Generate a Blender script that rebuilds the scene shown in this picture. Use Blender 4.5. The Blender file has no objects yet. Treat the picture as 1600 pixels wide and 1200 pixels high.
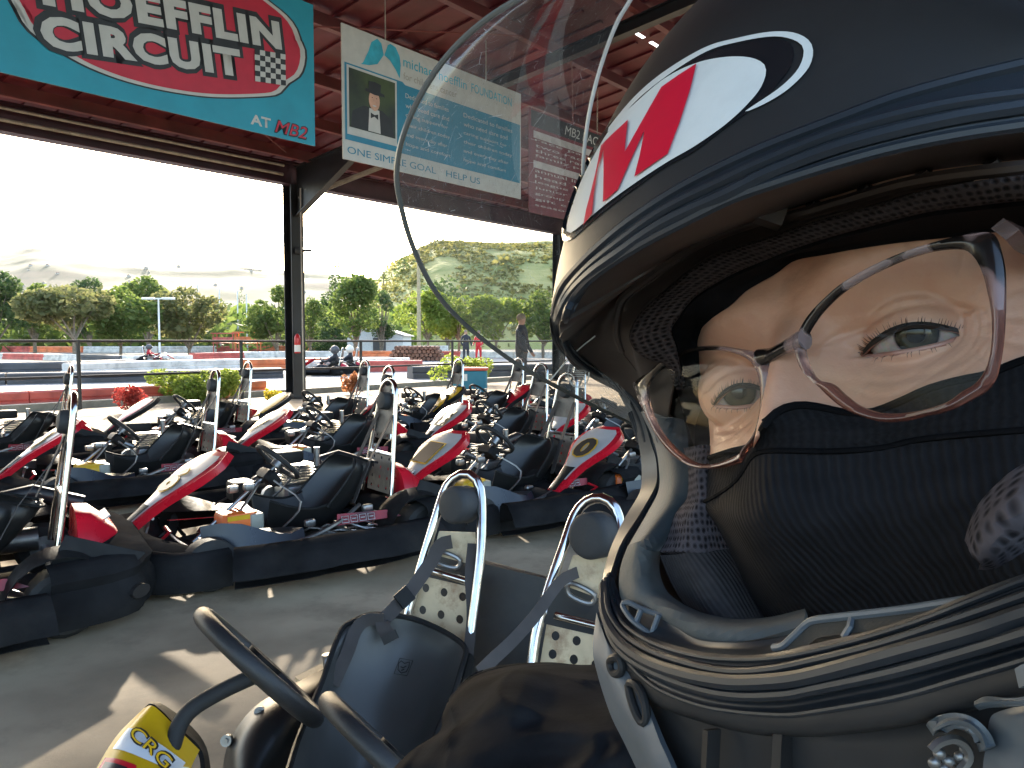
import bpy, math, random
from mathutils import Vector, Matrix, noise
random.seed(7)
V = Vector
sc = bpy.context.scene
COL = sc.collection
# ---------------------------------------------------------------- camera, world, sun, exposure
FPX = 1200.0
PITCH = math.radians(3.2)
CAM = V((0, 0, 1.2))
cr, cu, cf = V((1, 0, 0)), V((0, math.sin(PITCH), math.cos(PITCH))), V((0, math.cos(PITCH), -math.sin(PITCH)))
cam_d = bpy.data.cameras.new('camera'); cam_d.sensor_width = 36; cam_d.lens = 36*FPX/1600
cam_d.clip_start = 0.01; cam_d.clip_end = 9000
cam = bpy.data.objects.new('camera', cam_d); COL.objects.link(cam)
cam.location = CAM; cam.rotation_euler = (math.pi/2-PITCH, 0, 0)
sc.camera = cam
SUN_AZ = V((-0.33, 0.944, 0)).normalized(); SUN_EL = math.radians(18.2)
w = bpy.data.worlds.new('World'); sc.world = w; w.use_nodes = True
nt = w.node_tree; bg = nt.nodes['Background']
sky = nt.nodes.new('ShaderNodeTexSky'); sky.sky_type = 'NISHITA'; sky.sun_disc = False
sky.sun_elevation = SUN_EL; sky.sun_rotation = math.atan2(SUN_AZ.x, SUN_AZ.y)
sky.air_density = 1.0; sky.dust_density = 2.4; sky.ozone_density = 1.0
nt.links.new(sky.outputs[0], bg.inputs[0]); bg.inputs[1].default_value = 0.15
sd = bpy.data.lights.new('sun', 'SUN'); sd.energy = 2.0; sd.angle = math.radians(1.0); sd.color = (1.0, 0.9, 0.74)
sun = bpy.data.objects.new('sun', sd); COL.objects.link(sun)
sdir = (SUN_AZ*math.cos(SUN_EL)+V((0, 0, math.sin(SUN_EL))))
sun.rotation_euler = sdir.to_track_quat('Z', 'Y').to_euler()
sc.view_settings.view_transform = 'Standard'; sc.view_settings.look = 'None'
sc.view_settings.exposure = 2.5; sc.view_settings.gamma = 1; sc.view_settings.use_curve_mapping = False

# ---------------------------------------------------------------- helpers
def pt(px, py, d):                      # photo pixel (1600 wide) + depth -> world point
    return CAM + d*((px-800)/FPX*cr + (600-py)/FPX*cu + cf)
def cam2w(c): return CAM + c[0]*cr + c[1]*cu + c[2]*cf
def gpt(px, py, z=0.0):
    d = (px-800)/FPX*cr + (600-py)/FPX*cu + cf
    return CAM + d*((z-CAM.z)/d.z)
def tag(o, label=None, cat=None, group=None, kind=None):
    if label: o['label'] = label
    if cat: o['category'] = cat
    if group: o['group'] = group
    if kind: o['kind'] = kind
    return o
def empty(name, loc=(0, 0, 0), rz=0, parent=None):
    o = bpy.data.objects.new(name, None); COL.objects.link(o)
    o.location = loc; o.rotation_euler = (0, 0, rz); o.empty_display_size = .1
    if parent: o.parent = parent
    return o
def catmull(P, n, closed=False):
    """resample control list P (tuples any dim) to n points, smooth"""
    P = [V(p) if not isinstance(p, Vector) else p for p in P]
    if len(P) == 2: return [P[0].lerp(P[1], i/(n-1)) for i in range(n)]
    m = len(P)
    def at(i):
        if closed: return P[i % m]
        if i < 0: return P[0]*2-P[1]
        if i >= m: return P[-1]*2-P[-2]
        return P[i]
    dense = []
    segs = m if closed else m-1
    K = 12
    for i in range(segs):
        a, b, c, d = at(i-1), at(i), at(i+1), at(i+2)
        for k in range(K):
            t = k/K
            dense.append(0.5*((2*b)+(c-a)*t+(2*a-5*b+4*c-d)*t*t+(3*b-a-3*c+d)*t**3))
    dense.append(at(segs) if not closed else P[0].copy())
    L = [0]
    for i in range(1, len(dense)): L.append(L[-1]+(dense[i]-dense[i-1]).length)
    out = []; j = 0
    N = n if closed else n-1
    for i in range(n):
        s = L[-1]*i/N
        while j < len(L)-2 and L[j+1] < s: j += 1
        e = L[j+1]-L[j]
        out.append(dense[j].lerp(dense[j+1], (s-L[j])/e if e > 1e-12 else 0))
    return out
class MB:
    def __init__(s): s.v = []; s.f = []; s.uv = None
    def add(s, vs, fs):
        b = len(s.v); s.v += [V(v) for v in vs]; s.f += [[i+b for i in f] for f in fs]; return s
    def box(s, c, d, rot=None, bev=0.0):
        x, y, z = d[0]/2, d[1]/2, d[2]/2
        if bev > 0:
            b = min(bev, x*.9, y*.9, z*.9)
            vs = []; 
            rings = [(-z, x-b, y-b), (-z+b*.3, x-b*.3, y-b*.3), (-z+b, x, y), (z-b, x, y), (z-b*.3, x-b*.3, y-b*.3), (z, x-b, y-b)]
            for (zz, xx, yy) in rings:
                for k in range(4):
                    sx = 1 if k in (0, 3) else -1; sy = 1 if k in (0, 1) else -1
                    for a in ((0, 1) if k % 2 == 0 else (1, 0)):
                        vs.append(V((sx*(xx-(b if a else 0)), sy*(yy-(0 if a else b)), zz)) if True else None)
            n = 8; fs = []
            for r in range(5):
                for k in range(n):
                    fs.append([r*n+k, r*n+(k+1) % n, (r+1)*n+(k+1) % n, (r+1)*n+k])
            fs.append(list(range(n))[::-1]); fs.append([5*n+k for k in range(n)])
        else:
            vs = [V((sx*x, sy*y, sz*z)) for sz in (-1, 1) for sx, sy in ((-1, -1), (1, -1), (1, 1), (-1, 1))]
            fs = [[3, 2, 1, 0], [4, 5, 6, 7], [0, 1, 5, 4], [1, 2, 6, 5], [2, 3, 7, 6], [3, 0, 4, 7]]
        c = V(c)
        if rot is not None: vs = [rot @ v for v in vs]
        return s.add([v+c for v in vs], fs)
    def beam(s, a, b, w, h, up=V((0, 0, 1))):
        a, b = V(a), V(b); d = b-a; L = d.length; d.normalize()
        x = d.cross(up).normalized(); z = x.cross(d)
        M = Matrix((x, d, z)).transposed()
        return s.box((a+b)/2, (w, L, h), M)
    def tube(s, P, r, n=8, closed=False, sq=(1, 1), cap=True, up=None):
        P = [V(p) for p in P]; m = len(P)
        rr = r if isinstance(r, (list, tuple)) else [r]*m
        T = []
        for i in range(m):
            if closed: t = P[(i+1) % m]-P[i-1]
            else: t = P[min(i+1, m-1)]-P[max(i-1, 0)]
            T.append(t.normalized() if t.length > 1e-12 else V((0, 0, 1)))
        u = V(up) if up is not None else (V((0, 0, 1)) if abs(T[0].z) < .9 else V((1, 0, 0)))
        vs = []
        a0 = (u-u.dot(T[0])*T[0]).normalized()
        for i in range(m):
            if up is not None: a = (u-u.dot(T[i])*T[i]).normalized()
            else: a = (a0-a0.dot(T[i])*T[i]).normalized(); a0 = a
            b = T[i].cross(a)
            for k in range(n):
                th = 2*math.pi*k/n
                vs.append(P[i]+rr[i]*(math.cos(th)*sq[0]*a+math.sin(th)*sq[1]*b))
        fs = []
        for i in range(m if closed else m-1):
            j = (i+1) % m
            for k in range(n):
                fs.append([i*n+k, i*n+(k+1) % n, j*n+(k+1) % n, j*n+k])
        if cap and not closed:
            fs.append(list(range(n))[::-1]); fs.append([(m-1)*n+k for k in range(n)])
        return s.add(vs, fs)
    def cyl(s, a, b, r, n=12, r2=None):
        return s.tube([a, b], [r, r if r2 is None else r2], n)
    def sphere(s, c, r, nu=12, nv=8, rot=None):
        c = V(c); r = (r, r, r) if not isinstance(r, (tuple, list)) else r
        vs = []; fs = []
        for j in range(nv+1):
            ph = math.pi*j/nv
            for i in range(nu):
                th = 2*math.pi*i/nu
                p = V((r[0]*math.sin(ph)*math.cos(th), r[1]*math.sin(ph)*math.sin(th), r[2]*math.cos(ph)))
                vs.append(c+(rot @ p if rot else p))
        for j in range(nv):
            for i in range(nu):
                fs.append([j*nu+i, (j+1)*nu+i, (j+1)*nu+(i+1) % nu, j*nu+(i+1) % nu])
        return s.add(vs, fs)
    def prism(s, poly, thick, M=None):      # poly 2D list in local xz plane, thickness along y (both ways)
        n = len(poly)
        vs = [V((p[0], -thick/2, p[1])) for p in poly]+[V((p[0], thick/2, p[1])) for p in poly]
        fs = [list(range(n)), [n+k for k in range(n)][::-1]]+[[k, n+k, n+(k+1) % n, (k+1) % n] for k in range(n)]
        if M is not None: vs = [M @ v for v in vs]
        return s.add(vs, fs)
    def grid(s, rows, thick=0.0, closed=False):
        m = len(rows); n = len(rows[0])
        vs = [p for r in rows for p in r]; fs = []
        for j in range(m-1):
            for i in range(n if closed else n-1):
                k = (i+1) % n
                fs.append([j*n+i, j*n+k, (j+1)*n+k, (j+1)*n+i])
        if thick:
            # solid: offset by vertex normals
            nor = [V((0, 0, 0)) for _ in vs]
            for f in fs:
                a, b, c, d = [vs[q] for q in f]
                nn = (c-a).cross(d-b)
                for q in f: nor[q] += nn
            nv = len(vs)
            back = [v-(q.normalized() if q.length else q)*thick for v, q in zip(vs, nor)]
            fs2 = [[q+nv for q in f][::-1] for f in fs]
            ed = []
            if not closed:
                ed += [(j*n, (j+1)*n) for j in range(m-1)]; ed += [((j+1)*n+n-1, j*n+n-1) for j in range(m-1)]
            ed += [(i+1 if i+1 < n else 0, i) for i in range(n if closed else n-1)]
            ed += [((m-1)*n+i, (m-1)*n+(i+1) % n) for i in range(n if closed else n-1)]
            fs = fs+fs2+[[a, b, b+nv, a+nv] for a, b in ed]
            vs = vs+back
        return s.add(vs, fs)
    def mesh(s, name, smooth=True, ang=40):
        me = bpy.data.meshes.new(name); me.from_pydata([tuple(v) for v in s.v], [], s.f); me.update()
        if smooth:
            me.shade_smooth()
            try: me.set_sharp_from_angle(angle=math.radians(ang))
            except Exception: pass
        return me
    def build(s, name, mat, parent=None, smooth=True, ang=40, loc=None):
        me = s.mesh(name, smooth, ang)
        for mm in (mat if isinstance(mat, list) else [mat]): me.materials.append(mm)
        o = bpy.data.objects.new(name, me); COL.objects.link(o)
        if parent: o.parent = parent
        if loc: o.location = loc
        return o
def sheet(curves, n, m, order3=True):
    """loft photo-traced curves [(px,py,depth)...]: each curve gives a row at its own depth; returns world grid m x n"""
    C = [catmull([pt(*p) for p in c], n) for c in curves]
    rows = [[None]*n for _ in range(m)]
    for i in range(n):
        col = catmull([c[i] for c in C], m) if len(C) > 2 else [C[0][i].lerp(C[1][i], k/(m-1)) for k in range(m)]
        for j in range(m): rows[j][i] = col[j]
    return rows

# ---------------------------------------------------------------- materials
def nd(nt, t, **k):
    n = nt.nodes.new(t)
    for a, b in k.items(): setattr(n, a, b)
    return n
def pbr(name, col, rough=.5, metal=0., var=0.15, vs=8., bump=0., bs=60., spec=.5, coat=0., sss=0., col2=None, dirt=0., dirtcol=(.12, .1, .08), ds=3., alpha=None, trans=0., rvar=.15, coord='Object', det=4, sheen=0.):
    m = bpy.data.materials.new(name); m.use_nodes = True
    nt = m.node_tree; b = nt.nodes['Principled BSDF']; L = nt.links
    b.inputs['Roughness'].default_value = rough; b.inputs['Metallic'].default_value = metal
    b.inputs['Specular IOR Level'].default_value = spec
    b.inputs['Coat Weight'].default_value = coat
    if sheen: b.inputs['Sheen Weight'].default_value = sheen; b.inputs['Sheen Roughness'].default_value = .4
    if sss:
        b.inputs['Subsurface Weight'].default_value = sss; b.inputs['Subsurface Scale'].default_value = .004
        b.inputs['Subsurface Radius'].default_value = (1, .35, .2)
    if trans: b.inputs['Transmission Weight'].default_value = trans
    tc = nd(nt, 'ShaderNodeTexCoord'); tcv = tc.outputs[coord]
    n1 = nd(nt, 'ShaderNodeTexNoise'); n1.inputs['Scale'].default_value = vs; n1.inputs['Detail'].default_value = det
    L.new(tcv, n1.inputs['Vector'])
    mx = nd(nt, 'ShaderNodeMixRGB'); 
    c2 = col2 if col2 else tuple(max(0, c*(1-var)) for c in col)
    c1 = col if col2 else tuple(min(1, c*(1+var)) for c in col)
    mx.inputs[1].default_value = (*c1, 1); mx.inputs[2].default_value = (*c2, 1)
    cr_ = nd(nt, 'ShaderNodeMapRange'); cr_.inputs[1].default_value = .35; cr_.inputs[2].default_value = .65
    L.new(n1.outputs[0], cr_.inputs[0]); L.new(cr_.outputs[0], mx.inputs[0])
    last = mx.outputs[0]
    if dirt:
        n2 = nd(nt, 'ShaderNodeTexNoise'); n2.inputs['Scale'].default_value = ds; n2.inputs['Detail'].default_value = 8; n2.inputs['Roughness'].default_value = .7
        L.new(tcv, n2.inputs['Vector'])
        r2 = nd(nt, 'ShaderNodeMapRange'); r2.inputs[1].default_value = .5; r2.inputs[2].default_value = .72; r2.inputs[4].default_value = dirt
        L.new(n2.outputs[0], r2.inputs[0])
        m2 = nd(nt, 'ShaderNodeMixRGB'); m2.inputs[2].default_value = (*dirtcol, 1)
        L.new(r2.outputs[0], m2.inputs[0]); L.new(last, m2.inputs[1]); last = m2.outputs[0]
    L.new(last, b.inputs['Base Color'])
    rr = nd(nt, 'ShaderNodeMapRange'); rr.inputs[3].default_value = max(.02, rough-rvar*.5); rr.inputs[4].default_value = min(1, rough+rvar*.5)
    n3 = nd(nt, 'ShaderNodeTexNoise'); n3.inputs['Scale'].default_value = vs*2.3; n3.inputs['Detail'].default_value = 5
    L.new(tcv, n3.inputs['Vector']); L.new(n3.outputs[0], rr.inputs[0]); L.new(rr.outputs[0], b.inputs['Roughness'])
    if bump:
        n4 = nd(nt, 'ShaderNodeTexNoise'); n4.inputs['Scale'].default_value = bs; n4.inputs['Detail'].default_value = 5
        L.new(tcv, n4.inputs['Vector'])
        bp = nd(nt, 'ShaderNodeBump'); bp.inputs['Strength'].default_value = bump; bp.inputs['Distance'].default_value = .3/bs
        L.new(n4.outputs[0], bp.inputs['Height']); L.new(bp.outputs[0], b.inputs['Normal'])
    return m
M = {}
M['concrete'] = pbr('pit_asphalt', (.37, .295, .205), .8, spec=.15, var=.35, vs=1.3, bump=.4, bs=120, dirt=.9, dirtcol=(.20, .165, .12), ds=1.7, coord='Object', det=8)
M['track'] = pbr('track_asphalt', (.30, .28, .26), .85, spec=.2, var=.2, vs=.4, bump=.3, bs=60)
M['earth'] = pbr('dry_ground', (.20, .185, .16), .9, var=.3, vs=.05, col2=(.13, .13, .10), det=8)
M['roofred'] = pbr('roof_red', (.115, .011, .020), .6, var=.25, vs=1.5, dirt=.4, dirtcol=(.09, .03, .03), ds=1.2)
M['purlin'] = pbr('purlin_red', (.16, .035, .032), .55, var=.25, vs=2, dirt=.4, dirtcol=(.10, .06, .04))
M['beam'] = pbr('beam_maroon', (.055, .018, .026), .55, var=.2, vs=2)
M['steel_dk'] = pbr('dark_steel', (.011, .012, .015), .45, var=.3, vs=3, dirt=.15, dirtcol=(.04, .035, .03))
M['steel_lt'] = pbr('light_steel', (.35, .31, .26), .5, var=.2, metal=.3)
M['railblk'] = pbr('rail_black', (.02, .02, .022), .45)
M['red_ext'] = pbr('extinguisher_red', (.5, .02, .02), .3)
M['white'] = pbr('white_paint', (.75, .74, .72), .5, var=.08)
M['barO'] = pbr('barrier_orange', (.75, .20, .07), .5, var=.25, vs=1.5, dirt=.4, dirtcol=(.35, .1, .05))
M['barR'] = pbr('barrier_red', (.62, .12, .09), .5, var=.25, vs=1.5, dirt=.3, dirtcol=(.2, .05, .05))
M['barW'] = pbr('barrier_white', (.75, .68, .60), .55, var=.2, vs=1.5, dirt=.4)
M['barK'] = pbr('barrier_grey', (.075, .075, .08), .55, var=.3, vs=1.5, dirt=.4, dirtcol=(.16, .14, .13))
# ---------------------------------------------------------------- the shelter
SV, NV = V((.633, .774, 0)), V((.774, -.633, 0))      # along the eave, and inwards towards the camera
E0 = V((-7.9, 11.9, 0))
def bp(s_, p_, z): return E0+SV*s_+NV*p_+V((0, 0, z))
SLOPE = .12
def rz(p_): return 4.98+SLOPE*p_
g = MB().grid([[V((x, y, 0)) for x in (-2500, -300, 300, 2500)] for y in (-150, 60, 400, 2600)]).build('ground', M['earth'], smooth=False)
tag(g, kind='structure')
sl = MB().grid([[bp(s_, p_, .004) for s_ in [-24+6*i for i in range(14)]] for p_ in (-.9, 4, 9, 15, 26)]).build('pit_floor', M['concrete'], smooth=False)
tag(sl, kind='structure')
tr = MB().grid([[bp(s_, p_, .006) for s_ in [-60+12*i for i in range(20)]] for p_ in (-34, -20, -10, -1.6)]).build('track_road', M['track'], smooth=False)
tag(tr, kind='structure')
kb = MB().beam(bp(-24, -1.15, .06), bp(56, -1.15, .06), .25, .12).build('kerb', pbr('kerb_concrete', (.3, .27, .22), .85, bump=.2), smooth=False)
tag(kb, kind='structure')
shelter = empty('pit_shelter', bp(6, 7, 0)); 
tag(shelter, 'red steel canopy roof over the pit, with purlins and dark columns', 'shelter')
def shb(mb, name, mat, **k):
    o = mb.build(name, mat, **k); o.parent = shelter; o.matrix_parent_inverse = Matrix.Translation(-shelter.location); return o
S0, S1, PMAX = -14, 50, 15.6
holes = MB(); ribs = MB()
# roof sheet: strips along the slope, leaving a row of short slots open (daylight shows through)
ps = [-.7, 2, 5, 7.50, 7.56, 10, 13, PMAX]
step = .5
ns = int((S1-S0)/step)
for i in range(ns):
    a = S0+i*step; b = a+step
    for j in range(len(ps)-1):
        if j == 3 and 5.3 < a < 8.4:
            holes.add([bp(a, ps[j], rz(ps[j])), bp(a+.2, ps[j], rz(ps[j])), bp(a+.2, ps[j+1], rz(ps[j+1])), bp(a, ps[j+1], rz(ps[j+1]))], [[0, 1, 2, 3]])
            continue
        holes.add([bp(a, ps[j], rz(ps[j])), bp(b, ps[j], rz(ps[j])), bp(b, ps[j+1], rz(ps[j+1])), bp(a, ps[j+1], rz(ps[j+1]))], [[0, 1, 2, 3]])
    if not 4.3 < a < 9.2: ribs.beam(bp(a, -.7, rz(-.7)-.02), bp(a, PMAX, rz(PMAX)-.02), .07, .034)
    else:
        ribs.beam(bp(a, -.7, rz(-.7)-.02), bp(a, 7.4, rz(7.4)-.02), .07, .034); ribs.beam(bp(a, 7.65, rz(7.65)-.02), bp(a, PMAX, rz(PMAX)-.02), .07, .034)
shb(holes, 'roof_sheet', M['roofred'], smooth=False); shb(ribs, 'roof_rib', M['roofred'], smooth=False)
for k, p_ in enumerate([.55, 2.1, 3.6, 5.1, 6.6, 8.1, 9.6, 11.1, 12.6, 14.1, 15.3]):
    q = MB().beam(bp(S0, p_, rz(p_)-.15), bp(S1, p_, rz(p_)-.15), .03, .2)
    q.beam(bp(S0, p_+.04, rz(p_)-.25), bp(S1, p_+.04, rz(p_)-.25), .1, .02)
    shb(q, 'purlin', M['purlin'], smooth=False)
q = MB().beam(bp(S0, 0, 4.62), bp(S1, 0, 4.62), .05, .42)
q.beam(bp(S0, 0, 4.41), bp(S1, 0, 4.41), .26, .03); q.beam(bp(S0, 0, 4.84), bp(S1, 0, 4.84), .24, .03)
q.beam(bp(S0, -.6, 4.76), bp(S1, -.6, 4.76), .04, .3)
shb(q, 'eave_beam', M['beam'], smooth=False)
q = MB().cyl(bp(S0, .16, 4.55), bp(5.0, .16, 4.55), .03, 8).cyl(bp(S0, .2, 4.72), bp(5.0, .2, 4.72), .025, 8)
shb(q, 'conduit', M['steel_lt'])
COLS = [-4.1, 5.34, 14.72, 24.1]
for s_ in COLS:
    q = MB()
    for dp in (-.13, .13): q.beam(bp(s_, dp, 0.004), bp(s_, dp, 4.40), .02, .30, up=SV)
    q.beam(bp(s_, 0, .004), bp(s_, 0, 4.40), .24, .02, up=SV)
    c_ = shb(q, 'column', M['steel_dk'], smooth=False)
    q = MB().box(bp(s_, 0, .02), (.5, .5, .03)).build('base_plate', M['steel_dk'], c_)
    q = MB()   # tapered haunch and rafter
    def ibeam(pa, za0, za1, pb, zb0, zb1):
        for dz, wv in ((0, .26),):
            a0, a1, b0, b1 = bp(s_, pa, za0), bp(s_, pa, za1), bp(s_, pb, zb0), bp(s_, pb, zb1)
            o_ = SV*.012
            q.add([a0-o_, b0-o_, b1-o_, a1-o_, a0+o_, b0+o_, b1+o_, a1+o_], [[0, 1, 2, 3], [7, 6, 5, 4], [0, 4, 5, 1], [3, 2, 6, 7], [0, 3, 7, 4], [1, 5, 6, 2]])
            q.beam(a0, b0, .15, .02); q.beam(a1, b1, .15, .02)
    ibeam(.15, 3.75, 4.75, 2.4, 4.88, rz(2.4)-.27)
    ibeam(2.4, 4.88, rz(2.4)-.27, PMAX, rz(PMAX)-.50, rz(PMAX)-.27)
    shb(q, 'rafter', M['steel_dk'], smooth=False)
    q = MB().beam(bp(s_, .2, 4.12), bp(s_+1.15, 1.4, 4.80), .05, .05).beam(bp(s_+.05, .2, 4.12), bp(s_+1.2, 1.4, 4.80), .012, .10)
    shb(q, 'brace', M['steel_lt'], smooth=False)
for s_ in (0.2, 9.8):
    shb(MB().cyl(bp(s_-4.2, 6.8, rz(6.8)-.33), bp(s_+4.3, 1.0, rz(1)-.33), .012, 6), 'brace_rod', M['purlin'])
    shb(MB().cyl(bp(s_+4.2, 6.8, rz(6.8)-.33), bp(s_-4.3, 1.0, rz(1)-.33), .012, 6), 'brace_rod', M['purlin'])
q = MB().cyl(bp(5.30, .32, .1), bp(5.30, .32, 4.3), .016, 8); 
shb(q, 'downpipe', M['steel_lt'])
# extinguisher on the column
ex = empty('fire_extinguisher', bp(5.24, .22, .95)); tag(ex, 'red fire extinguisher with white label hanging on the dark column', 'fire extinguisher')
q = MB().tube([V((0, 0, z)) for z in (0, .02, .3, .36, .39, .40)], [.05, .062, .062, .05, .025, .02], 16); q.build('cylinder', M['red_ext'], ex)
MB().tube([V((0, 0, z)) for z in (.03, .17)], [.0632, .0632], 16, cap=False).build('paper_label', M['white'], ex)
MB().box((0, 0, .43), (.03, .03, .06)).box((.05, 0, .46), (.12, .02, .015)).tube([V((.03, 0, .43)), V((.09, 0, .4)), V((.085, 0, .2))], .01, 6).build('valve', M['steel_dk'], ex)
MB().box((-.03, .07, .3), (.1, .02, .1)).build('bracket', M['steel_dk'], ex)
cl = MB().box(bp(5.34, .19, 3.05), (.16, .16, .14), bev=.02).cyl(bp(5.36, .19, 3.05), bp(5.40, .50, 3.05), .03, 8).build('junction_box', M['steel_dk']); tag(cl, 'small dark junction box fixed halfway up the dark column', 'electrical box')

# ---------------------------------------------------------------- hanging signs
SP = V((-2.3, 9.0, 0))
RS = Matrix((SV, V((0, 0, 1)), NV)).transposed().to_4x4()     # local x=u, y=height, z=towards viewer
def sgn(u, v, o=0.0): return SP+SV*u+V((0, 0, v))+NV*o
def spix(px, py, P0=SP):
    d = (px-800)/FPX*cr+(600-py)/FPX*cu+cf
    q = CAM+d*((P0-CAM).dot(NV)/d.dot(NV)); return ((q-P0).dot(SV), q.z)
def board(name, u0, v0, u1, v1, mat):
    mb = MB(); C = [(u0, v0), (u1, v0), (u1, v1), (u0, v1)]
    vs = [sgn(u, v, 0) for u, v in C]+[sgn(u, v, -.02) for u, v in C]
    mb.add(vs, [[0, 1, 2, 3], [7, 6, 5, 4], [0, 4, 5, 1], [1, 5, 6, 2], [2, 6, 7, 3], [3, 7, 4, 0]])
    return mb.build(name, mat, smooth=False)
def poly(name, pts, off, mat, parent, th=.002):
    n = len(pts); mb = MB()
    mb.add([sgn(u, v, off) for u, v in pts], [list(range(n))])
    return mb.build(name, mat, parent, smooth=False)
def text_mesh(body, size, bold=0.0, spacing=1.0, shear=0.0, res=3):
    cu_ = bpy.data.curves.new('t', 'FONT'); cu_.body = body; cu_.size = size; cu_.offset = bold; cu_.space_character = spacing; cu_.shear = shear
    cu_.resolution_u = res; cu_.align_x = 'LEFT'
    ob = bpy.data.objects.new('t', cu_); COL.objects.link(ob)
    dg = bpy.context.evaluated_depsgraph_get(); me = bpy.data.meshes.new_from_object(ob.evaluated_get(dg))
    bpy.data.objects.remove(ob); bpy.data.curves.remove(cu_)
    return me
def text_on(body, name, mat, parent, Mw, width=None, height=None, **k):
    """text fitted to a width x height box whose lower left corner is Mw's origin"""
    me = text_mesh(body, 1.0, **k)
    xs = [v.co.x for v in me.vertices]; ys = [v.co.y for v in me.vertices]
    x0, x1, y0, y1 = min(xs), max(xs), min(ys), max(ys)
    sx = width/(x1-x0); sy = (height/(y1-y0)) if height else sx
    for v in me.vertices: v.co = Mw @ V(((v.co.x-x0)*sx, (v.co.y-y0)*sy, 0))
    me.materials.clear(); me.materials.append(mat)
    o = bpy.data.objects.new(name, me); COL.objects.link(o)
    if parent: o.parent = parent
    return o
def smat(u, v, off, ang=0): return Matrix.Translation(sgn(u, v, off)) @ RS @ Matrix.Rotation(ang, 4, 'Z')
M['cyan'] = pbr('sign_cyan', (.012, .27, .36), .5, var=.06, vs=3, dirt=.15, dirtcol=(.02, .2, .26))
M['sred'] = pbr('sign_red', (.48, .012, .035), .5, var=.05)
M['sblk'] = pbr('sign_black', (.018, .018, .02), .5)
M['swht'] = pbr('sign_white', (.50, .48, .44), .5, var=.05)
M['tblue'] = pbr('sign_blue', (.02, .19, .29), .5, var=.05)
M['lblue'] = pbr('sign_light_blue', (.03, .36, .47), .5)
s1 = board('circuit_sign', -3.24, 3.452, .035, 5.045, M['cyan'])
tag(s1, 'large cyan hanging sign reading HOEFFLIN CIRCUIT in a red oval', 'sign')
low = [(20, 0), (36, 36), (60, 60), (92, 80), (140, 106), (200, 128), (270, 144), (340, 152), (420, 150), (440, 143), (448, 132), (468, 118), (476, 95), (474, 72), (460, 52)]
lo = [spix(*p) for p in low]; cx, cy = -1.58, 4.31
full = lo+[(2*cx-u, 2*cy-v) for u, v in lo]
full = [tuple(p) for p in catmull([V((u, v)) for u, v in full], 90, closed=True)]
def shr(P, d):
    n = len(P); o = []
    for i in range(n):
        a, b = V(P[i-1]), V(P[(i+1) % n]); t = (b-a).normalized(); o.append((P[i][0]-t.y*d, P[i][1]+t.x*d))
    return o
def scl(P, k): return [(cx+(u-cx)*k, cy+(v-cy)*k) for u, v in P]
poly('oval_outline', scl(full, 1.02), .003, M['sblk'], s1)  # black outline printed evenly round the oval
poly('oval_border', full, .006, M['swht'], s1)
poly('oval_ground', scl(full, .955), .009, M['sred'], s1)
a7 = math.radians(7.3)
def fitline(p0, p1):   # baseline from pixel points
    a, b = spix(*p0), spix(*p1); return a, math.atan2(b[1]-a[1], b[0]-a[0]), math.hypot(b[0]-a[0], b[1]-a[1])
a, an, L = fitline((66, 75), (378, 122))
for bo, off, mt, nm in ((.125, .012, 'sblk', 'lettering_backing'), (.055, .018, 'swht', 'lettering')):
    e = .05 if nm != 'lettering' else 0
    text_on('CIRCUIT', nm, M[mt], s1, smat(a[0]-e, a[1]-e, off, an), L+2*e, .285+2*e, bold=bo, spacing=1.12)
    text_on('HOEFFLIN', nm, M[mt], s1, smat(-2.80-e, 4.105-e, off, an), 2.42+2*e, .30+2*e, bold=bo, spacing=1.12)
ck = MB(); ckb = MB(); A, B = V((-.745, 3.985)), V((-.36, 4.035))
ex_ = (B-A)/6; ey = V((.0, .31))/5.5
for i in range(6):
    for j in range(6):
        c0 = A+ex_*i+ey*j
        (ck if (i+j) % 2 == 0 else ckb).add([sgn(*(c0), .02), sgn(*(c0+ex_), .02), sgn(*(c0+ex_+ey), .02), sgn(*(c0+ey), .02)], [[0, 1, 2, 3]])
ck.build('checker_flag', M['swht'], s1, smooth=False); ckb.build('checker_flag', M['sblk'], s1, smooth=False)
text_on('AT', 'lettering', M['swht'], s1, smat(-.80, 3.525, .004, 0), .25, .11, bold=.03)
text_on('MB2', 'lettering_backing', M['sblk'], s1, smat(-.513, 3.494, .004, 0), .45, .155, bold=.03, shear=.3)
text_on('MB2', 'lettering', M['sred'], s1, smat(-.50, 3.507, .008, 0), .42, .13, bold=.0, shear=.3)
# foundation banner
s2 = board('foundation_banner', .44, 3.385, 3.85, 4.975, M['swht']); tag(s2, 'white and blue banner with a boy in a top hat behind the raised visor', 'sign')
poly('blue_field', [(.47, 3.62), (3.82, 3.62), (3.82, 4.5), (1.45, 4.5), (1.40, 4.53), (.47, 4.53)], .004, M['tblue'], s2)
wing = MB()
for side in (-1, 1):
    P = [(0, .02), (.06, .16), (.11, .19), (.2, .17), (.27, .08), (.29, -.03), (.27, -.2), (.2, -.11), (.1, -.02)] if side > 0 else [(-.01, .02), (-.05, .15), (-.12, .19), (-.22, .12), (-.27, .0), (-.36, -.16), (-.40, -.19), (-.26, -.17), (-.12, -.12)]
    wing.add([sgn(1.10+x*.95, 4.76+y, .004) for x, y in P], [list(range(len(P)))])
wing.build('wing_emblem', M['lblue'], s2, smooth=False)
text_on('michael hoefflin', 'lettering', M['lblue'], s2, smat(1.42, 4.73, .004), 1.2, .13, bold=.0)
text_on('FOUNDATION', 'lettering', M['lblue'], s2, smat(2.72, 4.73, .004), .9, .12, bold=.0)
text_on('for childrens cancer', 'lettering', M['steel_lt'], s2, smat(1.42, 4.57, .004), 1.0, .09)
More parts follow.
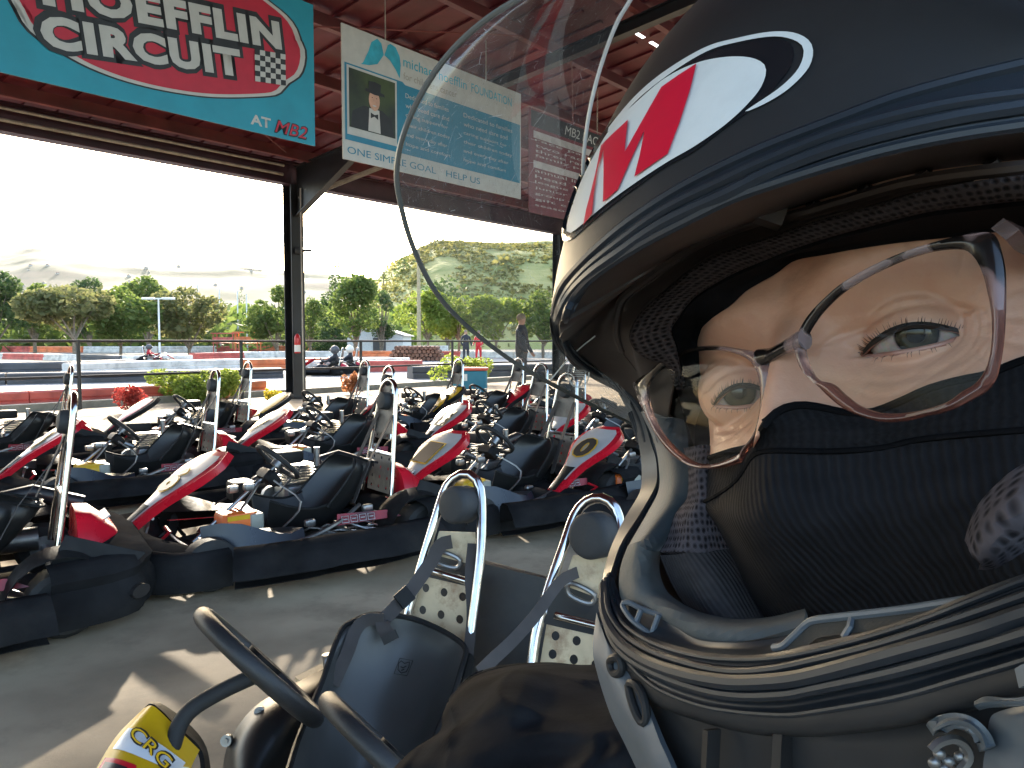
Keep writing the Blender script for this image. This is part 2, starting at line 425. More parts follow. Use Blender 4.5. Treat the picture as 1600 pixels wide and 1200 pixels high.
text_on('ONE SIMPLE GOAL', 'lettering', M['tblue'], s2, smat(.50, 3.46, .004), 1.5, .085, bold=.0)
text_on('HELP US', 'lettering', M['tblue'], s2, smat(2.2, 3.46, .004), .7, .085, bold=.0)
for k, tx in enumerate(['Dedicated to families', 'who need care and', 'caring support for', 'their children today', 'and every day after', 'hope and comfort']):
    text_on(tx, 'lettering', M['swht'], s2, smat(1.45, 4.34-.125*k, .008), .8+.05*math.sin(k*3), .06)
    text_on(tx[::1], 'lettering', M['swht'], s2, smat(2.55, 4.34-.125*k, .008), 1.0+.08*math.cos(k*2), .06)
ph = poly('portrait_border', [(.50, 3.69), (1.30, 3.69), (1.30, 4.51), (.50, 4.51)], .006, M['swht'], s2)
poly('portrait_photo', [(.53, 3.78), (1.27, 3.78), (1.27, 4.48), (.53, 4.48)], .009, pbr('photo_ground', (.012, .016, .012), .4, vs=2.2, col2=(.05, .07, .02)), s2)
def ell(cx, cy, rx, ry, n=24): return [(cx+rx*math.cos(2*math.pi*k/n), cy+ry*math.sin(2*math.pi*k/n)) for k in range(n)]
skinp = pbr('photo_skin', (.55, .3, .2), .5)
poly('portrait_suit', [(.55, 3.79), (1.25, 3.79), (1.2, 4.0), (1.05, 4.08), (.75, 4.08), (.58, 3.98)], .011, M['sblk'], s2)
poly('portrait_shirt', [(.82, 3.79), (1.02, 3.79), (1.0, 4.07), (.84, 4.07)], .013, M['swht'], s2)
poly('portrait_tie', [(.86, 4.02), (.92, 4.0), (.98, 4.02), (.98, 3.95), (.92, 3.98), (.86, 3.95)], .015, M['sblk'], s2)
poly('portrait_face', ell(.92, 4.175, .088, .125), .014, skinp, s2)
poly('portrait_hat', [(.77, 4.265), (.92, 4.245), (1.09, 4.255), (1.08, 4.285), (1.02, 4.295), (1.03, 4.39), (.93, 4.405), (.83, 4.395), (.83, 4.30), (.78, 4.295)], .016, M['sblk'], s2)
poly('portrait_mouth', ell(.92, 4.11, .030, .009, 12), .018, M['swht'], s2)
for dx in (-.04, .04): poly('portrait_eye', ell(.92+dx*.85, 4.205, .010, .005, 10), .018, M['sblk'], s2)
poly('portrait_caption', [(.53, 3.70), (1.27, 3.70), (1.27, 3.765), (.53, 3.765)], .009, M['swht'], s2)
# price board
s3 = board('price_board', 4.06, 3.22, 6.9, 4.83, pbr('maroon_board', (.16, .02, .028), .5)); tag(s3, 'maroon price board with white text rows beside the banner, behind the visor', 'sign')
poly('header', [(4.10, 4.55), (6.85, 4.55), (6.85, 4.80), (4.10, 4.80)], .004, M['sblk'], s3)
text_on('MB2 RACEWAY', 'lettering', M['swht'], s3, smat(5.0, 4.6, .008), 1.7, .15, bold=.0, shear=.2)
for v0 in (4.44, 3.98): poly('row_header', [(4.16, v0-.055), (6.8, v0-.055), (6.8, v0+.055), (4.16, v0+.055)], .004, pbr('faded_white', (.45, .4, .38), .6), s3)
for k, v0 in enumerate([4.33, 4.25, 4.17, 4.09, 3.86, 3.77, 3.68, 3.59, 3.50, 3.41, 3.32]):
    text_on(['race pass 20', 'two races 38', 'three races 54', 'family pass 99', 'annual license 7', 'head sock 3', 'league night 25', 'junior karts 18', 'group events 12', 'gift cards 50', 'season pass 80'][k], 'lettering', M['swht'], s3, smat(4.2, v0, .005), 2.2, .05)
# hangers
for nm, (px, py), top, lab in (('hanger_rod', (603, 60), None, 'thin steel rod holding the white and blue banner'),):
    u, v = spix(px, py)
    o = MB().cyl(sgn(u, 4.9, -.01), sgn(u, 5.55, -.01), .008, 8).build(nm, M['steel_lt']); tag(o, lab, 'hanger')
def chain(nm, u, v0, v1, lab, up=.0):
    mb = MB(); n = int((v1-v0)/.045)
    for k in range(n):
        z = v0+k*.045; ax = SV if k % 2 else NV
        P = [sgn(u, z, -.01)+ax*(.011*math.cos(t))+V((0, 0, .03*math.sin(t))) for t in [2*math.pi*q/8 for q in range(8)]]
        mb.tube(P, .005, 5, closed=True)
    o = mb.build(nm, M['steel_lt']); tag(o, lab, 'chain')
chain('hanging_chain', 3.05, 4.97, 5.6, 'small steel chain hanging above the middle of the blue banner')
chain('hanging_chain', 6.0, 4.83, 5.6, 'small steel chain holding the maroon price board beside the helmet')
for u in (-2.8, -.3): chain('hanging_chain', u, 5.04, 5.6, 'short chain holding the %s end of the cyan circuit sign' % ('left' if u < -1 else 'right'))

# ---------------------------------------------------------------- fence
fe = empty('fence', bp(5, -1.0, 0)); tag(fe, 'black two rail pipe fence between the parked karts and the track', 'fence')
inv = Matrix.Translation(-fe.location)
def fb(mb, name, mat):
    o = mb.build(name, mat); o.parent = fe; o.matrix_parent_inverse = inv; return o
s_ = -11.2
while s_ < 40:
    fb(MB().cyl(bp(s_, -.75, 0), bp(s_, -.75, 1.22), .035, 8), 'post', M['railblk']); s_ += 3.15
for z in (1.2, .58): fb(MB().cyl(bp(-14, -.75, z), bp(44, -.75, z), .024, 8), 'rail', M['railblk'])
lampc = MB().sphere(bp(-1.75+0, -.75, 1.29), .09, 12, 8).build('post_cap_light', M['white']); tag(lampc, 'white domed light on top of the fence post at left', 'light')

# ---------------------------------------------------------------- track barriers
def barrier(P, h, wd, cols, label, seg=2.6, tube_=2):
    """run of moulded barrier blocks along P (world xy), each block a part"""
    P = [V((p[0], p[1], 0)) for p in P]
    h *= .8; root = empty('track_barrier', P[0]); tag(root, label, 'barrier', 'barriers along the track')
    L = sum((P[i+1]-P[i]).length for i in range(len(P)-1)); n = max(2, int(L/seg)); Q = catmull(P, n+1)
    for i in range(n):
        a, b = Q[i]-P[0], Q[i+1]-P[0]; d = (b-a).normalized(); x = V((d.y, -d.x, 0))
        prof = [(-wd/2, .0), (-wd/2, h*.42), (-wd*.36, h*.5), (-wd*.40, h*.55), (-wd*.42, h*.9), (-wd*.3, h), (wd*.3, h), (wd*.42, h*.9), (wd*.40, h*.55), (wd*.36, h*.5), (wd/2, h*.42), (wd/2, 0)]
        e = d*.015
        rows = [[q+x*u+V((0, 0, z)) for u, z in prof] for q in (a+e, b-e)]
        mb = MB().grid(rows); m = len(prof)
        mb.f.append(list(range(m))); mb.f.append([m+k for k in range(m)][::-1])
        mb.build('barrier_block', M[cols[i % len(cols)]], root, ang=30)
    return root
def line_pts(P): return [gpt(*p) for p in P]
barrier(line_pts([(-230, 655), (0, 641), (200, 629), (412, 616)]), .40, .35, ['barR', 'barR', 'barO', 'barO'], 'low red and orange barrier just outside the fence at left', 2.0)
barrier(line_pts([(-260, 606), (0, 601), (90, 599), (230, 596), (440, 590)]), .40, .5, ['barK'], 'dark grey track barrier behind the green shrub', 3.0)
barrier(line_pts([(-300, 596), (-100, 593), (90, 588), (206, 581)]), .62, .5, ['barK', 'barK', 'barK', 'barR', 'barR'], 'grey and red track barrier at the far left', 3.0)
barrier(line_pts([(105, 589), (250, 582), (440, 577), (640, 575)]), .58, .6, ['barW', 'barW', 'barO', 'barW', 'barR'], 'pale barrier with orange blocks running behind the column', 3.0)
barrier(line_pts([(476, 582), (560, 581), (660, 580)]), .55, .5, ['barW', 'barR', 'barR'], 'red and white barrier right of the column', 3.2)
barrier(line_pts([(-60, 560), (60, 562), (220, 567), (300, 566)]), .5, .6, ['barW', 'barR', 'barW', 'barK'], 'white and red barrier across the middle of the track', 4.0)
barrier(line_pts([(300, 562), (450, 558), (620, 557), (800, 559), (900, 560)]), .55, .6, ['barR', 'barW', 'barW', 'barO'], 'long red and white barrier on the far side of the track', 4.0)
barrier(line_pts([(-80, 549), (200, 551), (430, 548), (700, 548)]), .8, .8, ['barW', 'barR', 'barO', 'barW'], 'farthest pale barrier below the trees', 7.0)
barrier(line_pts([(640, 592), (760, 588), (880, 586), (1000, 585)]), .5, .5, ['barK', 'barK', 'barW'], 'dark barrier seen past the parked karts toward the right column', 3.0)

# ---------------------------------------------------------------- vegetation
def leafmat(name, c, c2):
    m = bpy.data.materials.new(name); m.use_nodes = True; nt = m.node_tree; b = nt.nodes['Principled BSDF']; L = nt.links
    g = nd(nt, 'ShaderNodeNewGeometry'); mx = nd(nt, 'ShaderNodeMixRGB'); mx.inputs[1].default_value = (*c, 1); mx.inputs[2].default_value = (*c2, 1)
    L.new(g.outputs['Random Per Island'], mx.inputs[0]); L.new(mx.outputs[0], b.inputs['Base Color']); b.inputs['Roughness'].default_value = .6
    t = nd(nt, 'ShaderNodeBsdfTranslucent'); L.new(mx.outputs[0], t.inputs[0])
    ms = nd(nt, 'ShaderNodeMixShader'); ms.inputs[0].default_value = .6
    L.new(b.outputs[0], ms.inputs[1]); L.new(t.outputs[0], ms.inputs[2]); L.new(ms.outputs[0], nt.nodes['Material Output'].inputs[0])
    return m
M['leafG'] = leafmat('leaf_green', (.09, .15, .03), (.20, .25, .06))
M['leafD'] = leafmat('leaf_dark', (.05, .10, .03), (.13, .18, .06))
M['leafY'] = leafmat('leaf_yellow_green', (.17, .25, .035), (.32, .37, .07))
M['leafO'] = leafmat('leaf_olive', (.13, .15, .05), (.26, .25, .10))
M['leafR'] = leafmat('leaf_red', (.3, .03, .03), (.45, .08, .06))
M['leafB'] = leafmat('leaf_orange', (.4, .16, .06), (.5, .24, .12))
M['flowY'] = leafmat('flower_yellow', (.6, .5, .03), (.7, .6, .1))
M['bark'] = pbr('bark', (.22, .17, .12), .9, var=.3, bump=.4, bs=10)
def foliage(mb, blobs, n, ls, rnd):
    tot = sum(b[1][0]*b[1][1]*b[1][2] for b in blobs)
    for c, r in blobs:
        k = int(n*(r[0]*r[1]*r[2])/tot)+4
        for _ in range(k):
            d = V((rnd.gauss(0, 1), rnd.gauss(0, 1), rnd.gauss(0, 1))).normalized()
            q = rnd.uniform(.55, 1.05)**.6
            p = V(c)+V((d.x*r[0]*q, d.y*r[1]*q, d.z*r[2]*q))
            a = V((rnd.gauss(0, 1), rnd.gauss(0, 1), rnd.gauss(0, .6))).normalized(); b = a.cross(V((rnd.gauss(0, 1), rnd.gauss(0, 1), rnd.gauss(0, 1)))).normalized()
            s_ = ls*rnd.uniform(.6, 1.4)
            mb.add([p-a*s_, p-b*s_*.55, p+a*s_, p+b*s_*.55], [[0, 1, 2, 3]])
def tree(loc, h, wd, mat, label, seed, kind='round', trunk=.25, n=1800, ls=None, name='broadleaf_tree'):
    rnd = random.Random(seed); root = empty(name, loc); tag(root, label, 'tree', 'trees beyond the track')
    tb = MB(); top = h*(.9 if kind == 'cone' else .7)
    base = h*trunk; P = [V((0, 0, -.5)), V((rnd.uniform(-.1, .1), 0, base)), V((rnd.uniform(-.3, .3), 0, top))]
    tb.tube(catmull(P, 8), [h*.028*(1-.11*k) for k in range(8)], 8)
    blobs = []
    if kind == 'cone':
        for k in range(9):
            t = k/8; blobs.append(((rnd.uniform(-.1, .1)*wd, rnd.uniform(-.1, .1)*wd, base+(h-base)*(t*.97+.03)), (wd*.5*(1-t*.85)*rnd.uniform(.75, 1.1), wd*.5*(1-t*.85), (h-base)*.1)))
    else:
        nb = 15
        for k in range(nb):
            a = rnd.uniform(0, 2*math.pi); e = rnd.uniform(-.8, 1)
            rr = math.sqrt(max(0, 1-e*e))*wd*.34*rnd.uniform(.6, 1.15)
            zc = base+(h-base)*.5+e*(h-base)*.34
            c = (math.cos(a)*rr, math.sin(a)*rr, zc); r = wd*rnd.uniform(.13, .24)
            blobs.append((c, (r, r, min(r, (h-base)*.26))))
            if k < 8: tb.tube([V((0, 0, base*.85+k*.02)), V((c[0]*.5, c[1]*.5, (base+zc)/2)), V(c)], [h*.014, h*.009, h*.004], 6)
    fm = MB(); foliage(fm, blobs, n, ls or wd*.035, rnd)
    fm.build('crown', mat, root, smooth=False); tb.build('trunk', M['bark'], root)
    return root
TR = [  # px centre, top y, width px, depth, material, kind, trunk, label
 (-8, 425, 90, 62, 'leafD', 'round', .12, 'dark green tree cut by the left edge of the picture'),
 (55, 438, 60, 66, 'leafG', 'round', .15, 'bright green tree second from the left edge'),
 (118, 440, 112, 50, 'leafO', 'round', .28, 'spreading olive tree with a pale forked trunk above the barriers'),
 (140, 432, 60, 82, 'leafD', 'round', .1, 'tall dark tree rising behind the olive tree'),
 (188, 455, 90, 56, 'leafG', 'round', .2, 'wide green tree right of the forked olive tree'),
 (232, 430, 70, 74, 'leafG', 'round', .12, 'upright green tree just left of the double headed lamp'),
 (206, 436, 50, 88, 'leafG', 'round', .1, 'tall narrow green tree rising behind the wide green tree'),
 (297, 453, 92, 60, 'leafO', 'round', .1, 'dense rounded tree right of the double headed lamp'),
 (345, 462, 50, 110, 'leafD', 'round', .1, 'small far tree between the rounded tree and the column'),
 (376, 458, 34, 120, 'leafD', 'cone', .1, 'small far cypress above the white wall'),
 (432, 442, 70, 66, 'leafG', 'round', .1, 'green tree close to the left of the column'),
 (484, 452, 40, 70, 'leafG', 'round', .1, 'green tree close to the right of the column'),
 (524, 424, 62, 82, 'leafD', 'cone', .05, 'pointed dark conifer beside the big green tree'),
 (557, 428, 78, 62, 'leafG', 'round', .12, 'big green tree in front of the hill'),
 (597, 446, 40, 70, 'leafD', 'round', .05, 'dark tree at the right foot of the big green tree'),
 (600, 402, 20, 150, 'leafD', 'cone', .1, 'slender tree high on the hill edge at left'),
 (632, 394, 30, 160, 'leafD', 'cone', .1, 'pointed pine on the hill crest'),
 (690, 376, 50, 190, 'leafO', 'round', .2, 'rounded olive tree on the hill crest behind the visor'),
 (668, 458, 74, 58, 'leafY', 'round', .3, 'yellow green tree beside the telephone pole'),
 (716, 462, 60, 60, 'leafY', 'round', .3, 'yellow green tree with visible branches behind the visor edge'),
 (775, 460, 84, 56, 'leafY', 'round', .25, 'wide yellow green tree seen through the visor'),
 (850, 452, 60, 54, 'leafG', 'round', .2, 'green tree by the right column seen through the visor'),
 (700, 440, 90, 100, 'leafD', 'round', .1, 'darker tree at the foot of the hill behind the yellow green ones'),
]
for k, (px, ty, wp, dz, mt, kd, tk, lab) in enumerate(TR):
    hz = gz = 0.0
    if dz >= 150: gz = (533-(420 if px > 650 else 425))/FPX*dz-1.0
    x = (px-800)/FPX*dz; h = 1.2+(533-ty)/FPX*dz-gz
    tree((x, dz, gz), h, wp/FPX*dz*1.28, M[mt], lab, 100+k, kd, tk, n=3600 if dz < 100 else 900, name='conifer_tree' if kd == 'cone' else 'broadleaf_tree')
def shrub(px, py, hpx, wpx, mat, label, seed, n=900, ls=.035, name='shrub'):
    p = gpt(px, py); d = p.y; h = hpx/FPX*d; wd = wpx/FPX*d; rnd = random.Random(seed)
    root = empty(name, p); tag(root, label, 'shrub')
    blobs = [((rnd.uniform(-.36, .36)*wd, rnd.uniform(-.2, .2)*wd, h*rnd.uniform(.25, .72)), (wd*.16, wd*.16, h*.24)) for _ in range(12)]
    fm = MB(); foliage(fm, blobs, n, ls, rnd); fm.build('foliage', mat, root, smooth=False)
    tb = MB()
    for b in blobs: tb.tube([V((0, 0, 0)), V((b[0][0]*.4, b[0][1]*.4, b[0][2]*.5)), V(b[0])], [.012, .008, .003], 5)
    tb.build('stem', M['bark'], root)
shrub(302, 628, 56, 145, M['leafY'], 'bright yellow green shrub against the fence', 5, 5200, .04)
shrub(203, 645, 48, 62, M['leafR'], 'red leaved shrub in front of the orange barrier', 6, 900, .03)
shrub(355, 625, 40, 40, M['leafB'], 'dry orange brown shrub at the right end of the green shrub', 7, 700, .03)
shrub(427, 628, 22, 30, M['flowY'], 'small yellow flowering plant at the foot of the column', 8, 420, .03, 'flowering_plant')
shrub(548, 616, 40, 32, M['leafB'], 'small dry orange bush right of the column', 9, 700, .035)
shrub(720, 600, 50, 100, M['leafY'], 'green and red bush by the fence right of the rear karts', 10, 1600, .05)
# ---------------------------------------------------------------- hills
from mathutils.bvhtree import BVHTree as BVHT
def hill(name, prof, d0, d1, n, m, mat, amp, seed, foot=545):
    rows = []
    P = catmull([V((a, b)) for a, b in prof], n)
    for j in range(m+1):
        t = j/m; d = d0+(d1-d0)*t; row = []
        for i in range(n):
            px, py = P[i]
            hz = (1.2+(533-py)/FPX*d1)*(math.sin(t*math.pi/2)**1.1)
            x = (px-800)/FPX*d
            z = hz+amp*(noise.fractal(V((x/ (amp*9)+seed, d/(amp*9), 0)), 1, 2, 5))*min(1, t*1.2)*(1 if t < .97 else .3)
            row.append(V((x, d, z if t > 0 else -1)))
        rows.append(row)
    rows.append([V((p.x*1.1, p.y*1.25, -5)) for p in rows[-1]])
    o = MB().grid(rows).build(name, mat, ang=80); tag(o, kind='structure'); return o
mh = pbr('hill_scrub', (.52, .46, .17), .95, var=.3, vs=.16, col2=(.30, .33, .10), dirt=.8, dirtcol=(.38, .33, .16), ds=.05, bump=.8, bs=.6, det=8)
mf = pbr('far_hill', (.19, .15, .085), .95, vs=.012, col2=(.07, .09, .035), dirt=.8, dirtcol=(.24, .17, .11), ds=.008, det=10)
hill('hill', [(560, 520), (585, 455), (612, 425), (640, 408), (668, 396), (700, 388), (750, 390), (800, 391), (860, 392), (960, 396), (1150, 380), (1500, 400), (2100, 430)], 110, 210, 160, 40, mh, 1.6, 3)
FH = hill('far_hills', [(-900, 400), (-400, 415), (-150, 408), (0, 411), (60, 404), (120, 409), (200, 419), (260, 425), (330, 428), (400, 432), (450, 436), (520, 441), (600, 446), (900, 450), (1400, 455), (2200, 450)], 700, 1700, 240, 40, mf, 14, 8)
def far_house(x, y, z, s_, rz_, lab):
    h = empty('house', (x, y, z), rz_); tag(h, lab, 'house', 'houses scattered on the far hillside')
    MB().box((0, 0, 1.6*s_), (9*s_, 7*s_, 5.0*s_)).build('wall', M['hwall'], h, smooth=False)
    MB().prism([(-4.9*s_, 4.1*s_), (4.9*s_, 4.1*s_), (0, 6.6*s_)], 7.6*s_).build('roof', M['kroof'], h, smooth=False); return h
M['hwall'] = pbr('house_wall', (.50, .45, .38), .8)
M['kroof'] = pbr('tile_roof', (.24, .13, .09), .8)
bh = BVHT.FromPolygons([v.co.copy() for v in FH.data.vertices], [tuple(p.vertices) for p in FH.data.polygons])
rh = random.Random(21); nh = 0
while nh < 26:
    px = rh.uniform(-60, 520); py = rh.uniform(414, 462); d = ((px-800)/FPX*cr+(600-py)/FPX*cu+cf).normalized()
    q = bh.ray_cast(CAM, d)
    if q[0] is None or q[0].y < 750: continue
    far_house(q[0].x, q[0].y, q[0].z-.2, rh.uniform(.28, .55), rh.uniform(-.6, .6), 'small pale house with a brown roof on the far hillside'); nh += 1
rb = random.Random(11); sc_ = MB()
for k in range(6000):
    px = rb.uniform(566, 1000); t = rb.random()**.8
    i_ = px; 
    prof = [(560, 520), (585, 455), (612, 425), (640, 408), (668, 396), (700, 388), (750, 390), (800, 391), (860, 392), (1000, 395)]
    for (a, b), (c, d_) in zip(prof, prof[1:]):
        if a <= px <= c: py = b+(d_-b)*(px-a)/(c-a)
    d = 110+100*t; z = (1.2+(533-py)/FPX*210)*(math.sin(t*math.pi/2)**1.1)
    x = (px-800)/FPX*d
    if noise.noise(V((x/9, d/9, 2))) < -.25: continue
    r = rb.uniform(.25, .8)*(1.6 if rb.random() < .06 else 1)
    for q in range(4):
        c = V((x+rb.gauss(0, r*.5), d+rb.gauss(0, r*.5), z+r*.35+rb.uniform(0, r*.4)))
        a = V((rb.gauss(0, 1), rb.gauss(0, 1), rb.gauss(0, .5))).normalized()*r*.6; b = V((rb.gauss(0, 1), rb.gauss(0, 1), rb.gauss(0, 1))).normalized()*r*.5
        sc_.add([c-a, c-b, c+a, c+b], [[0, 1, 2, 3]])
tag(sc_.build('hill_scrub', leafmat('leaf_hill', (.17, .18, .05), (.30, .27, .09)), smooth=False), 'low olive scrub scattered over the near hillside', 'scrub', kind='stuff')
fsr = MB()
for k in range(5200):
    d = rb.uniform(85, 330); px = rb.uniform(-150, 640); x = (px-800)/FPX*d; r = rb.uniform(1.0, 2.6)*(.7+d/300)
    for q in range(12):
        c = V((x+rb.gauss(0, r*.7), d+rb.gauss(0, r), r*rb.uniform(.2, 2.2)))
        a = V((rb.gauss(0, 1), rb.gauss(0, 1), rb.gauss(0, .5))).normalized()*r*.32; b = V((rb.gauss(0, 1), rb.gauss(0, 1), rb.gauss(0, 1))).normalized()*r*.28
        fsr.add([c-a, c-b, c+a, c+b], [[0, 1, 2, 3]])
tag(fsr.build('distant_greenery', M['leafG'], smooth=False), 'belt of distant trees and bushes between the parking area and far hills', 'trees', kind='stuff')

# ---------------------------------------------------------------- things out there
def at(px, d, z=0): return V(((px-800)/FPX*d, d, z))
def pole(px, ytop, d, r, mat, lab, name='light_pole', heads=False, arm=0):
    h = 1.2+(533-ytop)/FPX*d; root = empty(name, at(px, d)); tag(root, lab, 'pole' if not heads else 'street lamp')
    MB().tube([V((0, 0, 0)), V((0, 0, h))], [r, r*.7], 8).build('pole', mat, root)
    if heads:
        for s in (-1, 1):
            MB().box((s*.62, 0, h), (.75, .35, .14), bev=.04).build('lamp_head', M['white'], root)
        MB().box((0, 0, h), (.5, .08, .08)).build('crossarm', mat, root)
    if arm: MB().box((0, 0, h-.6), (arm, .12, .12)).build('crossarm', mat, root)
pole(250, 467, 48, .07, M['white'], 'white double headed parking lamp between the trees', 'street_lamp', True)
for px, yt, d in ((345, 452, 90), (373, 455, 95), (387, 460, 88), (311, 446, 110), (224, 432, 120)):
    pole(px, yt, d, .10, M['white'], {345: 'pale pole left of the white wall', 373: 'pale pole in front of the white wall', 387: 'shorter pale pole nearest the column', 311: 'tall thin pale pole above the dense rounded tree', 224: 'tall thin pole rising above the trees at left'}[px])
pole(655, 392, 55, .16, pbr('pole_wood', (.42, .34, .2), .9), 'tall pale wooden telephone pole left of the visor', 'telephone_pole')
wb = empty('white_building', at(389, 130)); tag(wb, 'low white building with flat roof beyond the cypress', 'building')
MB().box((0, 4, 1.7), (7.5, 8, 4.4)).build('wall', M['white'], wb, smooth=False); MB().box((0, 4, 3.98), (7.9, 8.4, .16)).build('roof', M['barR'], wb, smooth=False)
MB().box((1.2, -.02, .9), (1.0, .06, 2.0)).build('door', M['barK'], wb, smooth=False)
for x in (-2.4, -.6): MB().box((x, -.02, 2.0), (1.1, .06, .9)).build('window', M['barK'], wb, smooth=False)
tn = empty('white_building', at(595, 75)); tag(tn, 'bright white gabled building right of the big green tree', 'building')
q = MB().prism([(-2.6, 0), (2.6, 0), (2.6, 1.7), (0, 2.5), (-2.6, 1.7)], 6); q.build('wall', M['white'], tn, smooth=False)
q = MB().beam((-2.9, 0, 1.68), (0, 0, 2.6), 6.4, .06, up=V((0, 0, 1))); q.beam((2.9, 0, 1.68), (0, 0, 2.6), 6.4, .06); q.build('roof', M['barW'], tn, smooth=False)
MB().box((.4, -3.02, .75), (1.2, .06, 1.5)).build('door', M['barK'], tn, smooth=False)
wt = MB().box((0, 0, .55), (3.6, 3.6, .1), bev=.0)
tk = empty('parked_truck', at(200, 105)); tk.rotation_euler.z = .15
tag(tk, 'small white box truck parked left of the street lamp', 'truck')
MB().box((.9, 0, 1.55), (2.3, 2.0, 2.0), bev=.08).build('cargo_box', M['barW'], tk)
cb = MB().prism([(-.3, .5), (-.3, 2.2), (-1.0, 2.25), (-1.5, 1.5), (-2.0, 1.35), (-2.05, .5)], 1.9).build('cab', pbr('truck_teal', (.4, .5, .5), .4), tk)
MB().prism([(-.45, 1.5), (-.45, 2.1), (-.98, 2.14), (-1.38, 1.5)], 1.94).build('window', M['barK'], cb)
MB().box((-1.27, 0, 1.85), (.02, 1.6, .5), Matrix.Rotation(-.6, 3, 'Y')).build('windscreen', M['barK'], cb)
for x in (-1.3, 1.3):
    for y in (-.95, .95):
        wl = MB().tube([V((x, y-.13, .42)), V((x, y+.13, .42))], .42, 16).build('wheel', M['railblk'], tk)
st = empty('log_pile', at(650, 46)); tag(st, 'stack of brown timber below the telephone pole', 'timber'); rr = random.Random(4)
lg = MB()
for j in range(4):
    for i in range(13-j): lg.cyl(V((-1.6+i*.26+j*.13, rr.uniform(-.1, .1), .13+j*.22)), V((-1.6+i*.26+j*.13, 2.2, .13+j*.22)), .12, 7)
lg.build('logs', pbr('log_brown', (.22, .10, .06), .9, var=.4, vs=3), st)
# stacked red crates / structure right of the white wall
for k, (px, d, lab, col) in enumerate(((352, 80, 'red and white marshal stand near the far track', 'barR'), (388, 70, 'orange marshal stand by the column', 'barO'), (735, 22, 'small blue box kiosk with a red lid behind the rear karts', 'tblue'))):
    root = empty('marshal_stand' if k < 2 else 'tool_cabinet', at(px, d if k < 2 else 18)); tag(root, lab, 'stand' if k < 2 else 'cabinet')
    if k < 2:
        for x in (-1, 1):
            for y in (-.5, .5): MB().cyl((x, y, 0), (x, y, 2.0), .05, 6).build('leg', M[col], root)
        MB().box((0, 0, 1.0), (2.3, 1.2, .08)).box((0, 0, 2.0), (2.4, 1.3, .1)).box((0, -.6, 1.4), (2.1, .03, .4)).build('deck', M[col], root, smooth=False)
    else:
        MB().box((0, 0, .26), (.78, .5, .50), bev=.03).build('body', M['tblue'], root); MB().box((0, 0, .55), (.84, .56, .07), bev=.03).build('lid', M['barR'], root)
        MB().box((-.14, -.26, .36), (.16, .02, .16)).build('label_plate', M['white'], root)

# ---------------------------------------------------------------- air between the pit and the far hills
def add_haze():
    hm = bpy.data.materials.new('haze'); hm.use_nodes = True; n_ = hm.node_tree; n_.nodes.remove(n_.nodes['Principled BSDF'])
    pv = n_.nodes.new('ShaderNodeVolumePrincipled'); pv.inputs['Color'].default_value = (.93, .95, 1, 1); pv.inputs['Density'].default_value = .00004; pv.inputs['Anisotropy'].default_value = .2
    n_.links.new(pv.outputs[0], n_.nodes['Material Output'].inputs['Volume'])
    o = MB().box((0, 1225, 160), (5100, 2780, 332)).build('haze', hm, smooth=False); tag(o, 'pale haze over the far hills', 'haze', kind='stuff')
add_haze()
# ---------------------------------------------------------------- kart materials
M['plas'] = pbr('black_plastic', (.014, .014, .0145), .5, spec=.12, var=.3, vs=5, bump=.15, bs=30, dirt=.45, dirtcol=(.05, .045, .04), ds=4, rvar=.35)
M['plasg'] = pbr('scuffed_bumper', (.019, .019, .020), .75, spec=.0, var=.3, vs=4, bump=.3, bs=18, dirt=.5, dirtcol=(.034, .032, .029), ds=3, rvar=.3)
M['seat'] = pbr('seat_shell', (.013, .0128, .0125), .36, var=.2, vs=4, bump=.06, bs=40, rvar=.2, dirt=.25, dirtcol=(.04, .04, .04))
M['chrome'] = pbr('chrome', (.62, .61, .60), .17, metal=1, var=.08, vs=30, rvar=.15, dirt=.25, dirtcol=(.25, .2, .16), ds=20)
M['alum'] = pbr('aluminium', (.27, .27, .27), .4, metal=.9, var=.2, vs=12, dirt=.3)
M['redp'] = pbr('red_plastic', (.50, .008, .022), .28, var=.15, vs=4, rvar=.2, dirt=.25, dirtcol=(.2, .01, .015))
M['whtp'] = pbr('white_decal', (.40, .39, .39), .32, var=.1, vs=6, dirt=.12, dirtcol=(.3, .28, .28), ds=8)
M['orap'] = pbr('orange_plastic', (.72, .14, .015), .4, var=.15)
M['yelp'] = pbr('yellow_plastic', (.62, .36, .01), .35, var=.15)
M['navy'] = pbr('dark_blue_plastic', (.010, .014, .022), .3, var=.2)
M['tank'] = pbr('milky_tank', (.26, .26, .22), .4)
M['rubber'] = pbr('rubber', (.018, .018, .018), .75, var=.3, bump=.2, bs=40)
M['foam'] = pbr('headrest_foam', (.028, .029, .031), .7, var=.1, bump=.2, bs=120)
M['strap'] = pbr('seat_belt', (.045, .038, .036), .75, var=.2, vs=10, bump=.3, bs=300)
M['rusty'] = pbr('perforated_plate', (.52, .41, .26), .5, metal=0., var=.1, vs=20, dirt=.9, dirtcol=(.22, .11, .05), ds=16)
M['matte'] = pbr('matte_black_plastic', (.020, .020, .021), .95, spec=0., rvar=.05, var=.3, vs=5, bump=.15, bs=30)
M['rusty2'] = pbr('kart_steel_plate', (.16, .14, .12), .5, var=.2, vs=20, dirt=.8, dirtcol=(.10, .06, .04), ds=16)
M['decred'] = pbr('decal_dark_red', (.30, .008, .016), .35, var=.3, vs=9, col2=(.06, .006, .01))
M['numblk'] = pbr('number_black', (.02, .018, .018), .4)
M['numyel'] = pbr('number_yellow', (.70, .40, .02), .4)
